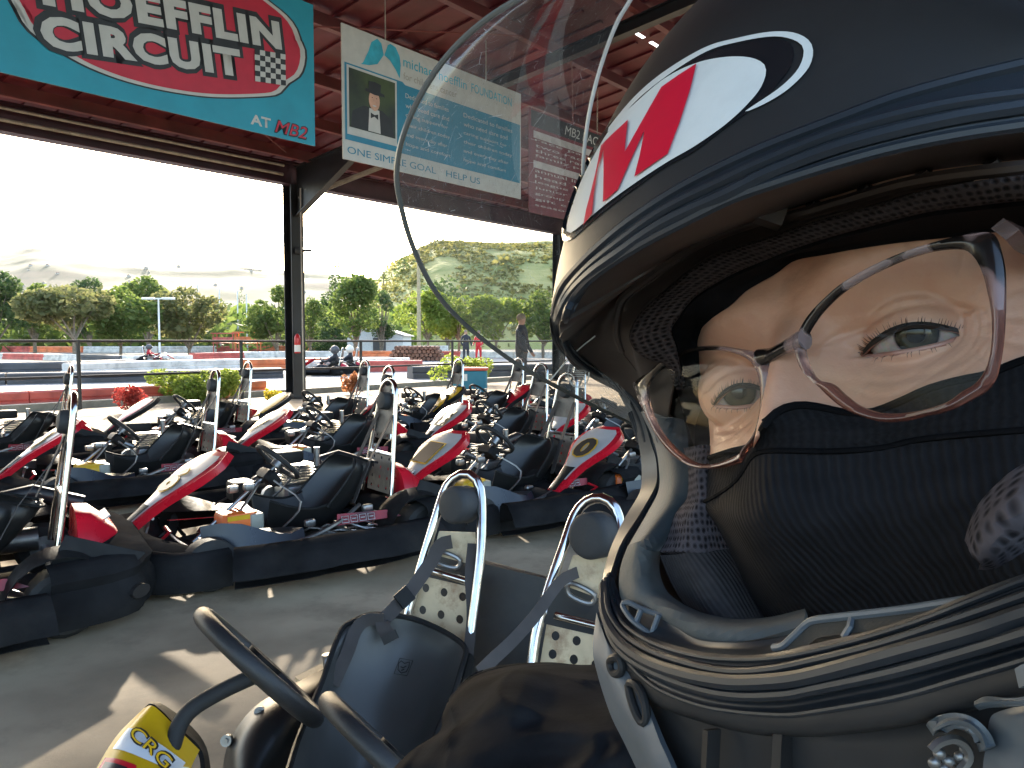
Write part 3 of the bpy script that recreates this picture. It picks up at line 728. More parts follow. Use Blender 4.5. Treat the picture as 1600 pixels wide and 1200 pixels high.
def body_ring(pts, prof, n, name, mat, parent, inward=True):
    """panel following pts (x,y) with a cross section prof [(out,z)]"""
    P = catmull([V((a, b, 0)) for a, b in pts], n); rows = []
    for i in range(n):
        t = (P[min(i+1, n-1)]-P[max(i-1, 0)]).normalized(); o = V((t.y, -t.x, 0))
        f = .016*noise.noise(V((i*.45, len(pts), 0)))+.006*math.sin(i*1.1+len(pts))*(1 if name == 'side_pod' else .4)
        rows.append([P[i]+o*(u+f)+V((0, 0, z)) for u, z in prof])
    return MB().grid(rows, thick=-.004).build(name, mat, parent, ang=50)
def arc(c, r, a0, a1, n, ax=V((1, 0, 0)), ay=V((0, 0, 1))):
    return [V(c)+ax*(r*math.cos(a0+(a1-a0)*k/(n-1)))+ay*(r*math.sin(a0+(a1-a0)*k/(n-1))) for k in range(n)]
def nassau_pt(s, v):     # s 0..1 bottom->top, v -1..1 across ; a long spoon shaped shield
    wdt = [.034, .036, .044, .062, .098, .128, .134, .118, .050]
    q = s*(len(wdt)-1); i = min(int(q), len(wdt)-2); w_ = (wdt[i]+(wdt[i+1]-wdt[i])*(q-i))*1.4
    x = .95-.53*s; z = .205+.385*s+.030*math.sin(s*math.pi*.9)
    return V((x-.028*v*v*(.3+s), v*w_, z))
def nassau_n(s, v): return V((.62, .25*v, .78)).normalized()
def make_kart(num, numcol='y', tankcol='orap'):
    root = empty('go_kart')
    # chassis
    mb = MB(); mb.box((.1, 0, .05), (1.5, .62, .012))
    for s in (-1, 1):
        mb.tube([V((.85, s*.2, .07)), V((.4, s*.34, .07)), V((-.7, s*.34, .09))], .015, 6)
        mb.tube([V((.5, s*.34, .08)), V((.5, s*.60, .12)), V((-.35, s*.60, .12)), V((-.35, s*.34, .09))], .012, 6)
    for x in (.55, .1, -.3, -.62): mb.cyl((x, -.36, .075), (x, .36, .075), .014, 6)
    mb.build('chassis', M['steel_dk'], root)
    # bodywork
    prof = [(-.15, .20), (-.06, .225), (.0, .215), (.025, .17), (.02, .12), (.03, .10), (.015, .045), (-.05, .035)]
    body_ring([(.55, .60), (.80, .57), (.96, .38), (1.0, .15), (1.0, -.15), (.96, -.38), (.80, -.57), (.55, -.60)][::-1], [(u, z*.92) for u, z in prof], 28, 'front_bumper', M['plasg'], root)
    for s in (-1, 1):
        pp = [(-.48, s*.66), (-.2, s*.685), (.15, s*.67), (.40, s*.655), (.54, s*.61)]
        sp = body_ring(pp if s > 0 else pp[::-1], [(-.26, .13), (-.2, .19), (-.12, .235), (-.03, .225), (.0, .20), (.01, .12), (.025, .10), (.0, .05), (-.06, .04)], 18, 'side_pod', M['plasg'], root)
        mb = MB()
        for x in (-.36, -.05, .3): mb.tube([V((x, s*.70, .15)), V((x, s*.722, .15))], .013, 8)
        mb.build('bolt', M['alum'], sp)
    rb_ = body_ring([(-.50, .665), (-.72, .63), (-.86, .48), (-.905, .2), (-.905, -.2), (-.86, -.48), (-.72, -.63), (-.50, -.665)], [(-.17, .27), (-.1, .30), (-.01, .285), (.015, .25), (.0, .21), (.02, .18), (.03, .12), (.01, .06), (-.06, .045)], 34, 'rear_bumper', M['plasg'], root)
    for s in (-1, 1):
        mb = MB()
        for a in (.0,):
            c = V((-.80, s*.575, .15)); o = V((-.62, s*.78, 0)).normalized(); t = V((-o.y, o.x, 0))
            ring = [c+o*.024+t*(.05*math.cos(q*math.pi/6))+V((0, 0, .028*math.sin(q*math.pi/6))) for q in range(12)]
            mb.add([p-o*.01 for p in ring]+[p+o*.024 for p in ring], [list(range(12)), [12+k for k in range(12)]]+[[k, (k+1) % 12, 12+(k+1) % 12, 12+k] for k in range(12)])
        mb.build('bumper_hole', M['numblk'], rb_)
    # nose and side skirts of the nose
    rows = []
    for k in range(9):
        t = k/8; y = -.56+1.12*t; c = math.cos((t-.5)*math.pi)
        rows.append([V((.93*(.72+.28*c)+.02, y, .185)), V((.87*(.72+.28*c), y*.97, .19+.03*c)), V((.80*(.72+.28*c), y*.94, .18+.03*c)), V((.74*(.72+.28*c), y*.92, .10))])
    MB().grid(rows, thick=.006).build('nose_cover', M['matte'], root, ang=60)
    for s in (-1, 1):
        MB().grid([[V((.60, s*.26, .20)), V((.30, s*.30, .17))], [V((.58, s*.38, .175)), V((.36, s*.42, .15))]], thick=.004).build('nose_decal', M['redp'], root)
        r2 = []
        for k in range(7):
            t = k/6; r2.append([V((.62-.5*t, s*(.40+.16*math.sin(t*2.6)), .13)), V((.62-.5*t, s*(.36+.14*math.sin(t*2.6)), .28-.06*t+.03*math.sin(t*6))), V((.62-.5*t, s*.30, .24-.05*t))])
        MB().grid(r2, thick=.005).build('leg_guard', M['navy'] if s > 0 else M['plas'], root)
    # front shield
    def shield(name, s0, s1, k, off, mat, par, n=14):
        rows = [[nassau_pt(s0+(s1-s0)*j/n, v*k/4)+nassau_n(0, v*k/4)*off for v in range(-4, 5)] for j in range(n+1)]
        return MB().grid(rows, thick=.006 if off == 0 else .0015).build(name, mat, par, ang=60)
    sh = shield('front_shield', 0, 1, 1.0, 0, M['redp'], root)
    shield('shield_decal', .16, .94, .80, .003, M['whtp'], sh)
    rows = [[nassau_pt(j/10*.34, v/4)+nassau_n(0, 0)*.0035 for v in (-4, -2)] for j in range(11)]
    for sgn_ in (1,):
        MB().grid([[nassau_pt(.02+.30*j/8, v/4*.66)+nassau_n(0, 0)*.006 for v in range(-4, 5)] for j in range(9)], thick=.001).build('black_decal', M['plas'], sh)
    rows = [[nassau_pt(j/10, .98*s)+V((-.0, 0, -.0)) for j in range(11)] for s in (-1,)]
    mb = MB()
    for s in (-1, 1): mb.grid([[nassau_pt(j/14, s) for j in range(15)], [nassau_pt(j/14, s)+V((-.035, -s*.004, -.030)) for j in range(15)]], thick=.004)
    mb.build('shield_side', M['redp'], sh)
    if num: add_number(sh, num, numcol)
    # steering
    c = V((.07, 0, .50)); nrm = V((-.70, 0, .71)); ax = V((0, 1, 0)); ay = V((.71, 0, .70))
    sw = MB().tube([c+ax*(.155*math.cos(t))+ay*((.145 if math.sin(t) > -.5 else .125)*math.sin(t)) for t in [2*math.pi*k/28 for k in range(28)]], .0145, 8, closed=True).build('steering_wheel', M['rubber'], root)
    mb = MB()
    for a in (-.5, math.pi+.5, math.pi/2): mb.beam(c, c+ax*(.15*math.cos(a))+ay*(.14*math.sin(a)), .03, .006, up=nrm)
    mb.cyl(c-nrm*.03, c+nrm*.02, .035, 10); mb.build('spokes', M['alum'], sw)
    MB().box(c+V((.06, 0, -.075)), (.10, .16, .07), Matrix.Rotation(-.78, 3, 'Y'), bev=.02).build('steering_cover', M['plas'], root)
    mb = MB().cyl(c-nrm*.02, (.55, 0, .12), .011, 8)
    for s in (-1, 1): mb.tube([V((.50, s*.12, .09)), V((.26, s*.05, .33)), V((.18, 0, .41))], .009, 6); mb.tube([V((.62, 0, .13)), V((.6, s*.4, .13))], .008, 6)
    mb.build('steering_column', M['alum'], root)
    for s in (-1, 1):
        MB().tube([V((.78, s*.15, .08)), V((.74, s*.15, .2)), V((.72, s*.2, .24)), V((.72, s*.12, .25))], .009, 6).build('pedal', M['redp'] if s > 0 else M['alum'], root)
    # seat
    rows = []
    pr_ = [(.28, .16, .13), (.18, .12, .165), (.05, .095, .185), (-.07, .12, .20), (-.18, .20, .205), (-.29, .315, .20), (-.375, .41, .175), (-.41, .45, .12)]
    for (x, z, hw) in pr_:
        row = []; x -= .10
        for k in range(13):
            v = (k-6)/6; a = abs(v)
            up_ = (.16 if z < .2 else .05)*max(0, a-.45)**1.5*2.4
            fwd = (0 if z < .2 else .16)*max(0, a-.4)**1.5*2.2
            row.append(V((x+fwd, v*hw*(1+.05*a), z+up_)))
        rows.append(row)
    st_ = MB().grid([catmull(r, 17) for r in zip(*[catmull(list(c), 18) for c in zip(*rows)])], thick=.008).build('seat', M['seat'], root, ang=70)
    rim = [r[0] for r in rows]+[V((-.515, y, .46-.3*abs(y)**1.7)) for y in (-.10, -.03, .03, .10)]+[r[-1] for r in rows[::-1]]
    MB().tube(catmull(rim, 50), .007, 6).build('seat_rim', M['plas'], st_)
    # roll hoop
    hp = make_hoop(root, V((-.56, 0, .24)), V((-.66, 0, .95)), .098, .180, .0150)
    MB().beam((-.62, .10, .74), (-.42, .165, .48), .035, .004, up=V((1, 0, 0))).beam((-.62, -.08, .74), (-.48, -.15, .40), .035, .004, up=V((1, 0, 0))).beam((-.42, .165, .48), (-.30, .19, .25), .035, .004, up=V((1, 0, 0))).build('harness_strap', M['strap'], root)
    # engine (far side) and air box
    mb = MB()
    mb.box((-.22, -.42, .20), (.24, .2, .18), bev=.02)
    for k in range(7): mb.box((-.22, -.44, .30+k*.018), (.20, .17, .007))
    mb.cyl((-.36, -.42, .2), (-.52, -.42, .2), .06, 12); mb.cyl((-.1, -.52, .2), (-.1, -.56, .2), .07, 14)
    en = mb.build('engine', M['alum'], root)
    mb = MB().tube([V((-.1, -.4, .3)), V((.02, -.42, .36)), V((.1, -.36, .34)), V((.16, -.3, .25))], .022, 8).cyl((-.32, -.34, .40), (-.32, -.34, .52), .02, 8)
    mb.tube([V((-.2, -.3, .42)), V((-.02, -.2, .3)), V((.12, -.22, .2))], .007, 5); mb.tube([V((-.3, -.5, .4)), V((-.05, -.5, .34)), V((.3, -.42, .22))], .006, 5)
    mb.build('exhaust', M['alum'], en)
    MB().box((-.13, -.40, .47), (.20, .15, .08), bev=.015).box((.16, -.36, .30), (.14, .16, .12), bev=.02).build('air_box', M['plas'], root)
    MB().tube([V((-.33, -.36, .42)), V((-.5, -.42, .44)), V((-.72, -.4, .36))], .038, 10).build('silencer', M['steel_dk'], root)
    # near side mechanicals
    mb = MB()
    for k in range(9):
        mb.tube(catmull([V((.1-.06*k, .30, .1)), V((.05-.05*k, .36+.02*math.sin(k*2.), .17+.02*math.cos(k*3))), V((-.1-.045*k, .42, .14))], 8), .006, 5)
    mb.tube(catmull([V((.45, .30, .12)), V((.2, .50, .16)), V((-.05, .48, .22)), V((-.28, .30, .26))], 14), .012, 6)
    mb.tube(catmull([V((.2, .2, .12)), V((.05, .26, .30)), V((.14, .1, .42))], 10), .006, 5)
    for (x, y, z) in ((.02, .3, .2), (-.1, .42, .2), (.28, .1, .4), (.3, -.1, .36), (-.3, .36, .25)): mb.box((x, y, z), (.06, .04, .04), bev=.008)
    mb.build('cables', M['alum'], root)
    # fuel tank between the legs with coloured frame
    tk_ = MB().box((.33, .04, .19), (.20, .18, .16), bev=.025).build('fuel_tank', M[tankcol], root)
    MB().box((.25, .04, .19), (.08, .192, .13), bev=.01).build('tank_window', M['tank'], tk_)
    MB().box((.36, .04, .15), (.10, .205, .08), bev=.01).cyl((.42, .115, .17), (.42, .135, .17), .035, 10).build('pump', M['plas'], tk_)
    MB().box((.35, .1315, .245), (.12, .004, .025)).build('tank_label', M['yelp'], tk_)
    # seat side decal
    sd_ = MB().grid([[V((-.06, .47, .205)), V((-.44, .50, .21))], [V((-.07, .45, .262)), V((-.36, .47, .25))]], thick=.006).build('side_decal', M['decred'], root)
    mb = MB()
    for k in range(4):
        x = -.085-.05*k; y = .476+.0045*k; a = V((x, y+.004, .216)); dx = V((-.038, .0035, 0)); dz = V((-.002, -.013, .032))
        mb.tube([a, a+dx, a+dx+dz, a+dz], .0022, 4, closed=True); mb.tube([a+dz*.5+dx*.2, a+dz*.5+dx*.8], .003, 4)
    mb.build('decal_letters', M['whtp'], sd_)
    # rear cover, fenders, wheels, axle
    rows = []
    for k in range(9):
        t = k/8; y = -.21+.42*t; c = math.sin(t*math.pi)**.35
        rows.append([V((-.64, y, .26)), V((-.645, y, .26+.17*c)), V((-.70, y*.98, .26+.16*c)), V((-.79, y*.92, .26+.08*c)), V((-.84, y*.85, .25))])
    rc = MB().grid(rows, thick=.006).build('rear_cover', M['redp'], root, ang=50)
    MB().box((-.765, .0, .365), (.05, .18, .008), Matrix.Rotation(.6, 3, 'Y')).build('cover_decal', M['whtp'], rc)
    for s in (-1, 1):
        rows = [[p+V((0, s*y, 0)) for y in (.36, .46, .56)] for p in arc((-.55, 0, .14), .215, -.1, math.pi*.80, 10)]
        rows = [[V((p.x, p.y, p.z-.03*abs(k-1))) for k, p in enumerate(r)] for r in rows]
        MB().grid(rows, thick=.004).build('fender', M['plas'], root, ang=70)
        q = MB().add([V((-.48, s*.50, .22)), V((-.57, s*.50, .40)), V((-.86, s*.54, .29)), V((-.74, s*.58, .20))], [[0, 1, 2, 3]]).add([V((-.48, s*.49, .22)), V((-.57, s*.49, .40)), V((-.86, s*.53, .29)), V((-.74, s*.57, .20))], [[3, 2, 1, 0]])
        q.build('side_flap', M['plas'], root)
    for (x, y, r, wd) in ((.62, .50, .125, .11), (.62, -.50, .125, .11), (-.55, .52, .135, .18), (-.55, -.52, .135, .18)):
        P = [(-wd/2, r*.5), (-wd/2, r*.85), (-wd*.38, r), (0, r*1.01), (wd*.38, r), (wd/2, r*.85), (wd/2, r*.5)]
        mb = MB(); n_ = 20
        rows = [[V((x+rr_*math.cos(a), y+u, r+.003+rr_*math.sin(a))) for u, rr_ in P] for a in [2*math.pi*k/n_ for k in range(n_+1)]]
        wl = mb.grid(rows).build('wheel', M['rubber'], root)
        MB().tube([V((x, y-wd*.42, r)), V((x, y+wd*.42, r))], r*.52, 14).build('rim', M['alum'], wl)
    MB().cyl((-.55, -.5, .138), (-.55, .5, .138), .02, 10).build('axle', M['alum'], root)
    return root
def plate_holes(mb, o, ux, uz, nx, nz, cw, ch, r, th, nrm):
    """sheet of nx x nz cells, each with a round hole"""
    K = 12
    for i in range(nx):
        for j in range(nz):
            c = o+ux*(cw*(i+.5+(0 if j % 2 else 0)))+uz*(ch*(j+.5))
            inn = []; out = []
            for k in range(K):
                a = 2*math.pi*(k+.5)/K; ca, sa = math.cos(a), math.sin(a)
                inn.append(c+ux*(r*ca)+uz*(r*sa)); m_ = max(abs(ca), abs(sa)); out.append(c+ux*(cw/2*ca/m_)+uz*(ch/2*sa/m_))
            cs = [c+ux*(sx*cw/2)+uz*(sz*ch/2) for sx, sz in ((1, 1), (-1, 1), (-1, -1), (1, -1))]
            for f_ in (0, 1):
                off = -nrm*th*f_
                base = len(mb.v); mb.v += [p+off for p in inn+out+cs]
                for k in range(K):
                    k2 = (k+1) % K; q = [base+k, base+K+k, base+K+k2, base+k2]
                    mb.f.append(q if f_ == 0 else q[::-1])
                for ci in range(4):       # corner wedges
                    kk = [k for k in range(K) if (2*math.pi*(k+.5)/K < math.pi/4+ci*math.pi/2+1e-6 < 2*math.pi*(k+1.5)/K)]
                    if kk: k = kk[0]; mb.f.append([base+K+k, base+2*K+ci, base+K+(k+1) % K])
            b2 = len(mb.v); mb.v += inn+[p-nrm*th for p in inn]
            for k in range(K): mb.f.append([b2+k, b2+(k+1) % K, b2+K+(k+1) % K, b2+K+k])
def make_hoop(parent, base, top, wt, wb, r, pad=.056, plates=True, holes=(3, 4)):
    """chrome inverted U with pad; base/top centre points, lateral axis = y of the kart"""
    ax = (top-base).normalized(); lat = V((0, 1, 0)); nrm = lat.cross(ax).normalized()
    if nrm.x < 0: nrm = -nrm
    H = (top-base).length; tc = base+ax*(H-wt)
    P = [base+lat*wb]+[base.lerp(tc, t)+lat*(wb+(wt-wb)*t) for t in (.25, .5, .75)]+[tc+lat*(wt*math.cos(a))+ax*(wt*math.sin(a)) for a in [math.pi*k/12 for k in range(13)]]+[base.lerp(tc, t)-lat*(wb+(wt-wb)*t) for t in (.75, .5, .25)]+[base-lat*wb]
    h = MB().tube(P, r, 10).build('roll_hoop', M['chrome'], parent)
    bz = .42; cb = base.lerp(tc, bz); w_ = wb+(wt-wb)*bz
    MB().cyl(cb-lat*w_, cb+lat*w_, r*.8, 8).build('crossbar', M['chrome'], h)
    pc = base+ax*(H-wt*1.35)+nrm*.015
    MB().tube([pc-nrm*.02, pc-nrm*.015, pc+nrm*.02, pc+nrm*.033, pc+nrm*.04], [pad*.85, pad, pad, pad*.9, pad*.4], 20).build('headrest', M['foam'], h)
    mb = MB(); q = base.lerp(tc, .62)-nrm*.008; 
    hh = (pc-q).length*1.25; wq = wb+(wt-wb)*.7
    mb.add([q-lat*wq, q+lat*wq, q+lat*wq*.9+ax*hh, q-lat*wq*.9+ax*hh, q-lat*wq-nrm*.003, q+lat*wq-nrm*.003, q+lat*wq*.9+ax*hh-nrm*.003, q-lat*wq*.9+ax*hh-nrm*.003], [[0, 1, 2, 3], [7, 6, 5, 4], [0, 4, 5, 1], [2, 6, 7, 3], [1, 5, 6, 2], [3, 7, 4, 0]])
    mb.build('headrest_bracket', M['rusty2'], h, smooth=False)
    mb = MB(); zz = base+ax*.02-nrm*.004-lat*(w_*.95)
    plate_holes(mb, zz, lat, ax, holes[0], holes[1], w_*1.9/holes[0], (cb-base).length*.92/holes[1], .011, .003, nrm)
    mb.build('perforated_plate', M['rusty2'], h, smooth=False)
    return h
def add_number(sh, num, col):
    # frame the number plate on the shield: local frame at s=.62
    c = nassau_pt(.60, 0)+nassau_n(0, 0)*.008; upv = (nassau_pt(.85, 0)-nassau_pt(.4, 0)).normalized(); lat = V((0, -1, 0)); n_ = lat.cross(upv)
    if n_.z < 0: lat = -lat; n_ = -n_
    lat = upv.cross(n_); 
    Mx = Matrix((lat, upv, n_)).transposed().to_4x4()
    hgt = .19; wd = .075*len(num) if len(num) > 1 else .16
    wd = min(wd, .19)
    lay = ((.010, .000, 'numyel', .06), (.0, .003, 'numblk', .03))
    if len(num) > 1:
        q = MB().box((0, 0, 0), (wd+.05, hgt+.03, .001), bev=0); 
        for k_, (mm_, gr, oz) in enumerate((('numyel', .008, .0), ('numblk', 0, .002))):
            q = MB().box((0, 0, 0), (wd+.045+gr, hgt+.025+gr, .001)); 
            q.v = [Matrix.Translation(c+n_*oz) @ Mx @ v for v in q.v]; q.build('number_plate', M[mm_], sh, smooth=False)
        lay = ((.0, .005, 'numyel', .02),)
    for (e, o, mt, bo) in lay:
        text_on(num, 'number', M[mt], sh, Matrix.Translation(c+n_*o) @ Mx @ Matrix.Translation((-wd/2-e, -hgt/2-e, 0)), wd+2*e, hgt+2*e, bold=bo+.02)
def copy_tree(o, parent=None, skip=('number', 'number_plate')):
    c = o.copy(); COL.objects.link(c); c.parent = parent
    for k in [x for x in bpy.data.objects if x.parent == o]:
        if k.name.split('.')[0] in skip: continue
        copy_tree(k, c)
    return c
HDG = V((-.777, -.629, 0))
def hoop_at(px, Z): return V(((px-800)/FPX*Z, Z, 0))
KARTS = [ # px of hoop, depth, number, heading tweak (deg), label
 ('E', 600, 4.80, '6', 0, 'kart with number 6 on its red and white shield, nearest complete kart'),
 ('A', 98, 3.55, '', -4, 'kart cut by the left edge, its red rear cover nearest the camera'),
 ('J', 883, 5.80, '1', 2, 'kart with number 1 shield standing behind the two seater hoops'),
 ('M', 1095, 6.0, '0', 0, 'kart mostly hidden by the helmet, only its red and white shield showing'),
 ('C', 330, 6.50, '4', 2, 'kart with bright glinting hoop behind number 6'),
 ('F', 603, 7.40, '7', 0, 'kart with number 7 shield behind the hoop of number 6'),
 ('I', 842, 8.10, '19', 3, 'kart with number 19 on its shield'),
 ('B', 104, 7.60, '', 0, 'kart at the far left beside the fence post'),
 ('D', 383, 8.90, '', 4, 'kart in the rear row with a dark shield left of the column'),
 ('G', 567, 9.60, '', 3, 'rear row kart with yellow on its shield just right of the column'),
 ('H', 714, 10.3, '', 2, 'rear row kart left of the small blue cabinet'),
 ('L', 808, 10.9, '', 2, 'rear row kart with yellow shield right of the small blue cabinet'),
 ('N', 1010, 8.3, '', 2, 'kart hidden behind the visor end to the right of number 19'),
 ('O', 905, 11.4, '', 2, 'last kart of the rear row seen through the visor'),
]
proto = make_kart('')
first = True
for key, px, Z, num, tw, lab in KARTS:
    k = proto if first else copy_tree(proto); first = False
    h = HDG.copy(); h.rotate(Matrix.Rotation(math.radians(tw), 3, 'Z')); 
    p = hoop_at(px, Z)
    k.location = p-(-.46)*h*1.0; k.location.z = .004
    k.location = V((p.x, p.y, .004))+h*.62; k.rotation_euler = (0, 0, math.atan2(h.y, h.x)); k.scale = (1.0, 1.0, 1.0)
    tag(k, lab, 'go-kart', 'rental karts parked in rows')
    kids = [o for o in bpy.data.objects if o.parent == k]
    if num:
        sh = [o for o in kids if o.name.startswith('front_shield')][0]; add_number(sh, num, 'y')
    for o in kids:
        b = o.name.split('.')[0]
        if key in 'JCGL' and b == 'fuel_tank': o.data = o.data.copy(); o.data.materials[0] = M['yelp']
        if key in 'DGHLO' and b == 'front_shield':
            o.data = o.data.copy(); o.data.materials[0] = M['plas'] if key in 'DH' else M['navy']
            for q in [x for x in bpy.data.objects if x.parent == o]:
                if q.name.startswith('shield_decal'): q.data = q.data.copy(); q.data.materials[0] = M['yelp'] if key in 'GL' else M['redp']
                if q.name.startswith('shield_side'): q.data = q.data.copy(); q.data.materials[0] = M['plas']
# ---------------------------------------------------------------- the two seater kart in the foreground
DK = empty('two_seater_kart', pt(640, 1150, 1.7)); DK.location.z = 0.004
tag(DK, 'black two seater kart with chrome hoops, perforated plates and a yellow front shield', 'go-kart')
DKi = Matrix.Translation(-DK.location)
def dk(mb, name, mat, parent=None, **k):
    o = mb.build(name, mat, **k)
    if parent is None: o.parent = DK; o.matrix_parent_inverse = DKi
    else: o.parent = parent; o.matrix_parent_inverse = DKi if False else Matrix.Translation(-DK.location)
    return o
def dkc(o, parent): o.parent = parent
M['seat2'] = pbr('near_seat_shell', (.048, .048, .047), .38, var=.12, vs=3, bump=.05, bs=60, rvar=.12, dirt=.2, dirtcol=(.05, .05, .05))
def px_hoop(pts, r): return catmull([pt(*p) for p in pts], 46)
H1 = [(616, 1065, 1.88), (628, 1010, 1.90), (640, 950, 1.92), (662, 872, 1.95), (684, 800, 1.975), (697, 762, 1.99), (713, 745, 1.985), (730, 740, 1.975), (745, 751, 1.96), (752, 778, 1.945), (752, 850, 1.90), (745, 920, 1.865), (735, 1000, 1.83), (728, 1090, 1.79)]
H2 = [(812, 1120, 1.69), (828, 1055, 1.72), (838, 990, 1.745), (856, 925, 1.77), (882, 850, 1.80), (898, 805, 1.82), (916, 784, 1.82), (938, 778, 1.80), (957, 788, 1.78), (968, 815, 1.765), (970, 870, 1.73), (964, 950, 1.69), (956, 1050, 1.66)]
for H, pc, cbp, pr_, pb, pln in (
    (H1, ((711, 789, 1.935), .0475), ((662, 888, 1.955), (742, 912, 1.88)), [(686, 830, 1.97), (742, 832, 1.945), (744, 884, 1.93), (676, 866, 1.96)], ((652, 898, 1.95), (738, 918, 1.885), (637, 1000, 1.91), (730, 1020, 1.84)), 'a'),
    (H2, ((922, 837, 1.75), .0535), ((868, 962, 1.785), (960, 985, 1.70)), [(895, 868, 1.80), (955, 870, 1.76), (960, 944, 1.74), (880, 914, 1.79)], ((852, 975, 1.77), (952, 998, 1.70), (838, 1060, 1.735), (945, 1085, 1.665)), 'b')):
    hp = dk(MB().tube(px_hoop(H, 0), .0125, 12), 'roll_hoop', M['chrome'])
    o = MB().cyl(pt(*cbp[0]), pt(*cbp[1]), .0095, 10).build('crossbar', M['chrome']); o.parent = hp; pass
    c = pt(*pc[0]); r = pc[1]; nrm = V((-.62, -.76, .12)).normalized()
    o = MB().tube([c-nrm*.05, c-nrm*.045, c+nrm*.005, c+nrm*.014, c+nrm*.018, c+nrm*.0165], [r*.94, r, r, r*.93, r*.75, r*.35], 36).build('headrest', M['foam'], ang=60); o.parent = hp; pass
    q = [pt(*p) for p in pr_]; back = V((.5, .8, 0))*.003
    o = MB().add(q+[p+back for p in q], [[0, 1, 2, 3], [7, 6, 5, 4], [0, 4, 5, 1], [2, 6, 7, 3], [1, 5, 6, 2], [3, 7, 4, 0]]).build('headrest_bracket', M['rusty'], smooth=False); o.parent = hp; pass
    # belt slot hooks
    mb = MB(); cc = (q[3]*.62+q[2]*.38)-back*3
    ux = (q[2]-q[3]).normalized(); uz = V((0, 0, 1))
    mb.tube(catmull([cc-ux*.03+uz*.012, cc-ux*.03-uz*.012, cc+ux*.005-uz*.018, cc+ux*.03-uz*.012, cc+ux*.034+uz*.008, cc+uz*.016], 18, closed=True), .006, 8, closed=True)
    o = mb.build('belt_hook', M['alum'], hp); o.parent = hp; pass
    A, B, C_, D_ = [pt(*p) for p in pb]
    ux = (B-A); w_ = ux.length; ux = ux.normalized(); uz = (A-C_); h_ = uz.length*1.35; uz = uz.normalized(); nn = ux.cross(uz).normalized()
    if nn.y > 0: nn = -nn
    mb = MB(); plate_holes(mb, A-uz*h_+ux*.003, ux, uz, 3, 4, w_/3, h_/4, .0105, .003, nn)
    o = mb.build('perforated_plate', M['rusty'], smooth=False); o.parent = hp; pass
q = [pt(658, 858, 2.06), pt(755, 876, 2.0), pt(948, 926, 1.84), pt(1010, 942, 1.79), pt(1005, 1180, 1.70), pt(760, 1130, 1.90), pt(650, 1110, 1.98)]
bk = V((.6, .76, 0))*.006
n_ = len(q)
dk(MB().add(q+[p+bk for p in q], [list(range(n_))[::-1], [n_+k for k in range(n_)]]+[[k, (k+1) % n_, n_+(k+1) % n_, n_+k] for k in range(n_)]), 'back_panel', pbr('satin_black_sheet', (.016, .017, .019), .5, var=.3, vs=3, dirt=.5, dirtcol=(.05, .048, .045), ds=4), smooth=False)
# seat shell
rows = []
SR = [ # left rim, left inner, centre, right inner, right rim
 [(536, 982, 1.80), (574, 962, 1.82), (640, 966, 1.84), (698, 990, 1.79), (730, 1014, 1.73)],
 [(522, 1012, 1.75), (556, 990, 1.80), (634, 1000, 1.83), (690, 1024, 1.78), (722, 1042, 1.69)],
 [(505, 1062, 1.68), (536, 1054, 1.75), (612, 1062, 1.79), (672, 1080, 1.73), (706, 1094, 1.63)],
 [(484, 1112, 1.60), (516, 1120, 1.67), (590, 1130, 1.72), (650, 1148, 1.66), (684, 1142, 1.56)],
 [(464, 1162, 1.50), (494, 1202, 1.56), (566, 1230, 1.62), (628, 1235, 1.55), (668, 1196, 1.48)],
 [(440, 1230, 1.36), (470, 1300, 1.42), (540, 1340, 1.46), (610, 1330, 1.42), (650, 1260, 1.38)],
 [(380, 1310, 1.22), (420, 1400, 1.26), (500, 1440, 1.28), (580, 1420, 1.26), (640, 1330, 1.26)]]
G = sheet(SR, 28, 40)
seat = dk(MB().grid(G, thick=-.006), 'seat', M['seat2'], ang=70)
rim = [r[0] for r in G[::-1]]+G[0]+[r[-1] for r in G]
rim = catmull(rim[::3], 120)
o = MB().tube([p+V((0, -.002, .002)) for p in rim], .0065, 8).build('seat_rim', M['plas']); o.parent = seat; pass
# outer seat flange on the right
fl = [[(735, 1020, 1.74), (712, 1100, 1.64), (690, 1150, 1.57), (676, 1205, 1.5)], [(742, 1030, 1.76), (722, 1110, 1.67), (702, 1165, 1.60), (690, 1215, 1.53)], [(735, 1060, 1.80), (722, 1130, 1.72), (705, 1190, 1.65), (695, 1240, 1.58)]]
o = MB().grid(sheet(fl, 16, 5), thick=.004).build('seat_flange', M['plas']); o.parent = seat; pass
# embossed badge on the seat back: a square holding a horned head
mb = MB()
def sp(px, py): return pt(px, py, 1.765)-V((0, .012, 0))
sq = [(626, 1025), (646, 1029), (637, 1052), (617, 1049)]
mb.tube([sp(*p) for p in sq], .0009, 5, closed=True)
for L_ in ([(624, 1033), (628, 1029), (633, 1033), (641, 1031), (640, 1038), (636, 1046), (628, 1048), (623, 1043), (624, 1033)], [(627, 1038), (631, 1040), (636, 1037)], [(628, 1044), (633, 1042)]):
    mb.tube([sp(*p) for p in L_], .0011, 5)
o = mb.build('badge', M['plas']); o.parent = seat; pass
